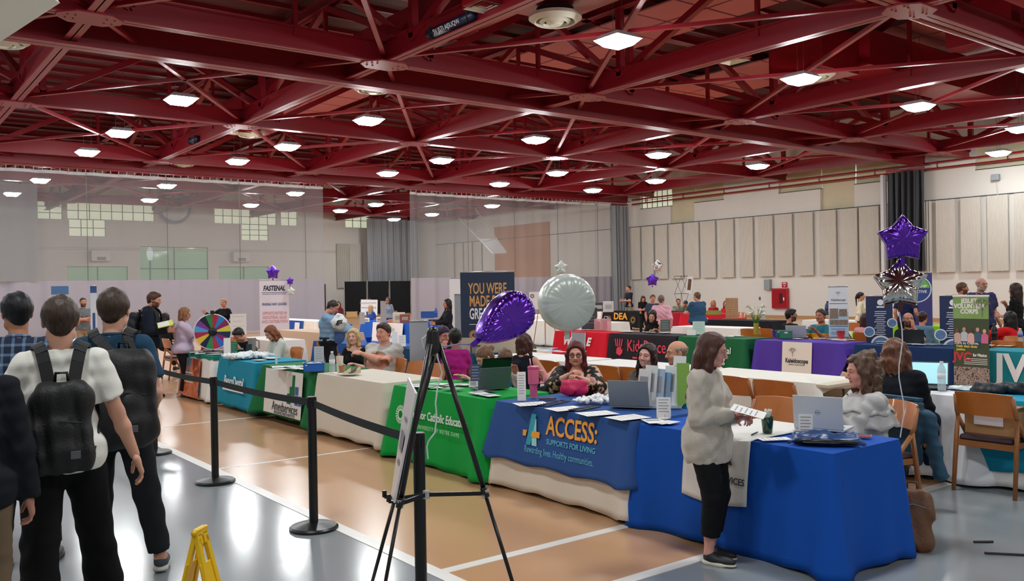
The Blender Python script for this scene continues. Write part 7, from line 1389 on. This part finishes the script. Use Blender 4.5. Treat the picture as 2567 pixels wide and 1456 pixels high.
def basket(label, px, py, w_, d_, h_, c_, z=TZ, rz=None):
    o = at_obj('basket', label, 'basket', P_(px, py, z), cf(px) if rz is None else rz); m_ = mat('basket_' + c_[1:], c_, rough=.4); m = MB(); a, b, t_ = w_ / 2, d_ / 2, .006
    m.box(-a, -b, 0, a, b, t_)
    for x0_, y0_, x1_, y1_ in ((-a, -b, a, -b + t_), (-a, b - t_, a, b), (-a, -b, -a + t_, b), (a - t_, -b, a, b)): m.box(x0_, y0_, 0, x1_, y1_, h_)
    m.build('tub', m_, o); m = MB(); [m.box(x0_ - .006, y0_ - .006, h_ - .008, x1_ + .006, y1_ + .006, h_ + .004) for x0_, y0_, x1_, y1_ in ((-a, -b, a, -b + t_), (-a, b - t_, a, b), (-a, -b, -a + t_, b), (a - t_, -b, a, b))]; m.build('rim', m_, o)
    rs = random.Random(px); 
    s = SDF(); [s.ell((rs.uniform(-a, a) * .75, rs.uniform(-b, b) * .75, h_ * .8), (.04, .03, .02)) for _ in range(10)]; V, F = s.mesh(.010); c2 = link_mesh('contents', V, F, mat('contents_pale', '#d8dde4', vary=.3, vscale=40), o, True); c2['kind'] = 'stuff'; return o
basket('bright blue basket on the dark green table', 787, 930, .25, .18, .10, '#1c62b8'); basket('blue bin on the far white table', 1072, 797, .45, .3, .22, '#2454a0'); basket('tan basket on the far white table by the maroon-clad woman', 882, 795, .40, .25, .20, '#b89460'); basket('green box on the purple table', 1985 - 15, 848, .22, .14, .13, '#2c7a54'); basket('teal box on the purple table', 1955, 846, .16, .14, .13, '#1c6a68'); basket('green-leaf tray on the red lettered table', 1790, 788, .5, .3, .12, '#7fa84a')
# snacks and merchandise at the far brown table
for k, (px, py, w_, h_, c_) in enumerate(((885, 0, 0, 0, ''),)): pass
for k, (px, py, D, w_, h_, c_, lb) in enumerate(((917, 795, 27, .22, .12, '#e8e4e0', 'white box on the bright blue table, left one'), (951, 796, 27, .2, .14, '#d8d4d8', 'pale box on the bright blue table'), (1000, 792, 26, .36, .30, '#cfc4b4', 'printed paper bag on the brown table'), (1015, 794, 26, .3, .25, '#8a4a40', 'brown paper bag on the brown table'), (985, 797, 26, .3, .10, '#c87850', 'orange snack packet pile on the brown table'), (1130, 790, 23, .22, .22, '#5ab8b8', 'aqua box near the phone woman'), (1500, 777, 34, .5, .35, '#2c3034', 'dark spiral display at the far white table'), (1525, 776, 33, .4, .40, '#b8bcc0', 'silver wire display at the far white table'), (1478, 776, 34, .12, .45, '#e0e0e0', 'white bottle-like display at the far white table'), (1450, 776, 30, .8, .1, '#3a3a40', 'black equipment case at the far white table'))):
    q = E(px, py, D); o = at_obj('merchandise', lb, 'merchandise', (q[0], q[1], .757), cf(px)); bevel(MB().box(-w_ / 2, -.1, 0, w_ / 2, .1, h_).build('pack', mat('pack2_' + c_[1:], c_, vary=.15, vscale=12), o), .02, 3); MB().box(-w_ * .3, -.104, h_ * .3, w_ * .3, -.1, h_ * .7).build('print', inkf, o)
# clear acrylic boxes and bags on the red table
for k, px in enumerate((1502, 1520)): 
    o = at_obj('clear_bag', ('clear bag of leaflets on the red table, left one', 'clear bag of leaflets on the red table, right one')[k], 'bag', P_(px, 828), cf(px)); bevel(MB().box(-.11, -.05, 0, .11, .05, .26).build('bag', mat('clear_pinkish', '#d8a8ac', rough=.2, alpha=.6), o), .02); MB().box(-.07, -.02, .02, .02, .02, .20).build('leaflets', mat('leaf_red', '#a03040'), o); m = MB(); m.tube([(-.05, 0, .26), (-.03, 0, .31), (.03, 0, .31), (.05, 0, .26)], .006, 5); m.build('handle', capm, o)
# giant wooden block tower
q = E(1835, 790, 27.5); o = at_obj('block_tower', 'giant tumbling-block tower of pale wood beside the red lettered table', 'game', (q[0], q[1], .76), cf(1835)); bw = mat('block_wood', '#b08c68', rough=.7, vary=.15, vscale=8)
for k in range(9):
    for j in range(3):
        b = bevel(MB().box(-.19, -.06, 0, .19, .06, .068).build('block', bw, o), .004); b.location = ((0, (j - 1) * .127, k * .0715 - .10) if k % 2 == 0 else ((j - 1) * .127, 0, k * .0715 - .10)); b.rotation_euler = (0, 0, 0 if k % 2 == 0 else R(90))
q = E(1835, 790, 27.5); MB().box(-.3, -.3, -.76, .3, .3, -.10).build('plinth', fabric('#c7182c'), o)
# lilies in a vase
q = P_(1896, 838); o = at_obj('flower_vase', 'vase of white lilies on the green educational table', 'flowers', (q[0], q[1], .757)); autosmooth(MB().lathe([(.05, 0), (.05, .22), (.042, .22), (.04, .02)], 20).build('vase', mat('vase_amber', '#b8a040', rough=.1, alpha=.8), o), 40)
rs = random.Random(8)
for k in range(6):
    a = k * 1.05; x, y_, z = .12 * math.cos(a), .12 * math.sin(a), .42 + .06 * (k % 3); MB().tube([(0, 0, .05), (x * .5, y_ * .5, .28), (x, y_, z)], .006, 5).build('stem', mat('stem_green', '#3f7a2c'), o, True); M2 = Matrix.Translation((x, y_, z)) @ Matrix.Rotation(a, 4, 'Z') @ Matrix.Rotation(R(50), 4, 'Y'); m = MB()
    for j in range(5): M3 = M2 @ Matrix.Rotation(j * 1.2566, 4, 'Z'); m.add([(0, 0, -.04), (.03, -.018, .03), (.065, 0, .06), (.03, .018, .03)], [(0, 1, 2, 3)], 0, M3)
    m.build('blossom', mat('lily_white', '#e8e6d4', rough=.5), o, True)
for k in range(5): a = k * 1.3 + .4; m = MB().add([(0, 0, .2), (.05 * math.cos(a) - .02, .05 * math.sin(a), .3), (.14 * math.cos(a), .14 * math.sin(a), .38), (.05 * math.cos(a) + .02, .05 * math.sin(a), .3)], [(0, 1, 2, 3)]); m.build('leaf', mat('stem_green', '#3f7a2c'), o)
# prize wheel
q = E(536, 845, 14.2); o = at_obj('prize_wheel', 'colourful prize wheel on the poster table', 'prize wheel', (4.85, at(533, 840, X=4.85)[1], .757), cf(533)); Rw = .29; cols = ['#e0c84a', '#8c2458', '#2c7ac0', '#b02a3c', '#2a8048', '#1c2030', '#7a3a8c', '#4a9cd0', '#a82a4c', '#e0b83a', '#1c2844', '#2f8c50', '#c0304c', '#3a6ac0', '#8c2a6c', '#24304a']
for k in range(16):
    a0, a1 = 2 * math.pi * k / 16, 2 * math.pi * (k + 1) / 16; pts = [(.04 * math.cos(a0), .04 * math.sin(a0))] + [(Rw * math.cos(a0 + (a1 - a0) * j / 3), Rw * math.sin(a0 + (a1 - a0) * j / 3)) for j in range(4)] + [(.04 * math.cos(a1), .04 * math.sin(a1))]
    w_ = MB().prism(pts, 0, .012).build('segment', mat('seg_' + cols[k][1:], cols[k], rough=.25), o); w_.location = (0, 0, .34); w_.rotation_euler = (R(90), 0, 0)
m = MB(); m.tube([(Rw * math.cos(t), -.006, .34 + Rw * math.sin(t)) for t in np.linspace(0, 2 * math.pi, 41)[:-1]], .010, 6, closed=True); m.build('rim', mat('rim_white', '#d8d4d8', rough=.3), o, True); h_ = MB().lathe([(.07, 0), (.065, .02), (.03, .03)], 24).build('hub', blackm, o); h_.location = (0, -.012, .34); h_.rotation_euler = (R(90), 0, 0); m = MB(); m.bar((0, .03, 0), (0, .03, .66), .03); m.box(-.22, -.12, 0, .22, .14, .02); m.build('stand', blackm, o); MB().box(-.03, -.03, .63, .03, .03, .69).build('pointer', blackm, o)
m = MB(); m.box(-.32, -.2, 0, .32, .2, .03); o = m.build('black_tray', blackm); q = P_(560, 880); o.location = q; o.rotation_euler = (0, 0, cf(560)); tag(o, 'flat black tray under the prize wheel', 'tray')
# crumpled white shirts / cloth goods on the teal table, jug
s = SDF(); rs = np.random.RandomState(7)
for k in range(16): s.ell((rs.uniform(-.28, .28), rs.uniform(-.13, .13), .03 + .03 * rs.rand()), (.09, .07, .035), k=.02)
V, F = s.mesh(.010, folds(8, .012, 2.2)); o = at_obj('crumpled_bags', 'pile of crumpled white bags on the teal table', 'bags', P_(612, 898), cf(612)); link_mesh('heap', V, F, mat('bag_white', '#dfe2e2', rough=.6), o, True)
o = at_obj('jug', 'grey plastic jug with handle behind the white bags', 'jug', P_(632, 886), cf(632)); autosmooth(MB().lathe([(.055, 0), (.065, .25), (.06, .25)], 20).build('body', mat('jug_grey', '#8a857e', rough=.5), o), 40); MB().tube([(.06, 0, .22), (.11, 0, .20), (.11, 0, .09), (.058, 0, .06)], .012, 8).build('handle', mat('jug_grey', '#8a857e'), o, True)
# bag the man in blue holds
s = SDF(); s.ell((0, 0, 0), (.13, .08, .12), k=.02); s.ell((0, 0, .10), (.06, .05, .06), k=.04); V, F = s.mesh(.010, folds(3, .008, 2)); q = E(850, 808, 14.6); o = at_obj('gift_bag', 'white gift bag with dark script held by the man in light blue', 'bag', tuple(q), cf(850)); link_mesh('bag_body', V, F, mat('bag_white', '#dfe2e2'), o, True); text('gs', .12, ink, o, (0, -.095, .02), (R(90), 0, 0), bold=.004, shear=.3); q = E(848, 840, 14.9); o = at_obj('hanging_tote', 'blue and white drawstring tote hanging from the same hand', 'bag', tuple(q), cf(848)); s = SDF(); s.ell((0, 0, 0), (.12, .03, .15), k=.02); s.cut((0, 0, .08), (0, 0, 1)); V, F = s.mesh(.010); link_mesh('tote_body', V, F, mat('tote_blue', '#3a5a94', vary=.8, vscale=12), o, True); MB().tube([(-.1, 0, .08), (-.05, 0, .2), (.05, 0, .2), (.1, 0, .08)], .006, 5).build('cord', capm, o)
q = E(414, 812, 14.4); o = at_obj('folder', 'yellow-green folder held by the man in the navy jacket', 'folder', tuple(q), cf(392)); b = MB().box(-.12, -.11, -.006, .12, .11, .006).build('cover', mat('folder_lime', '#cfe04a', rough=.4), o); b.rotation_euler = (R(20), R(-12), 0); MB().box(-.11, -.10, .006, .06, .10, .008).build('page', papm, b)
for px, top_, y_, lab in ((0, 0, 0, ''),): pass
m = MB()
o = at_obj('plate', 'white plate of sandwich wedges on the cream table', 'plate', P_(878, 938), cf(878)); autosmooth(MB().lathe([(.08, 0), (.13, .012), (.125, .014), (.07, .004)], 28).build('dish', papm, o), 40)
for k in range(3): b = MB().prism([(-.05, 0), (.05, 0), (.05, .07)], 0, .04).build('wedge', mat('bread_%d' % k, ('#d8c8a0', '#6a5a4a', '#c8b890')[k], vary=.3, vscale=30), o); b.rotation_euler = (R(90), 0, R(20 * k)); b.location = (-.04 + .05 * k, 0, .012)
# ---------------------------------------------------------------- labels of look-alikes: counted from the left as seen from the entrance
ORD = 'first second third fourth fifth sixth seventh eighth ninth tenth eleventh twelfth thirteenth fourteenth'.split()
def order_labels(group, fmt, inview=True):
    objs = [o for o in C.objects if o.get('group') == group]; L = []
    for o in objs:
        v = np.array(o.location) - np.array([0, 0, HC]); w = v @ _fw
        if w > .1:
            px = 1283.5 + FPX * (v @ CR) / w; py = 728 - FPX * (v @ CU) / w
            if 0 <= px <= 2567 and 0 <= py <= 1456: L.append((px, o))
    for k, (px, o) in enumerate(sorted(L, key=lambda t: t[0])): o['label'] = fmt % ORD[min(k, 13)]
for g in {o.get('group') for o in list(C.objects) if str(o.get('group', '')).startswith('leaflets ')}: order_labels(g, 'loose leaflet, %s from the left ' + g[9:])
order_labels('high-bay lamps, bays behind the mesh curtain', 'distant high-bay lamp beyond the curtains, %s from the left')
order_labels('high-bay lamps, nearest bays overhead', 'nearest high-bay lamp row overhead, %s from the left')
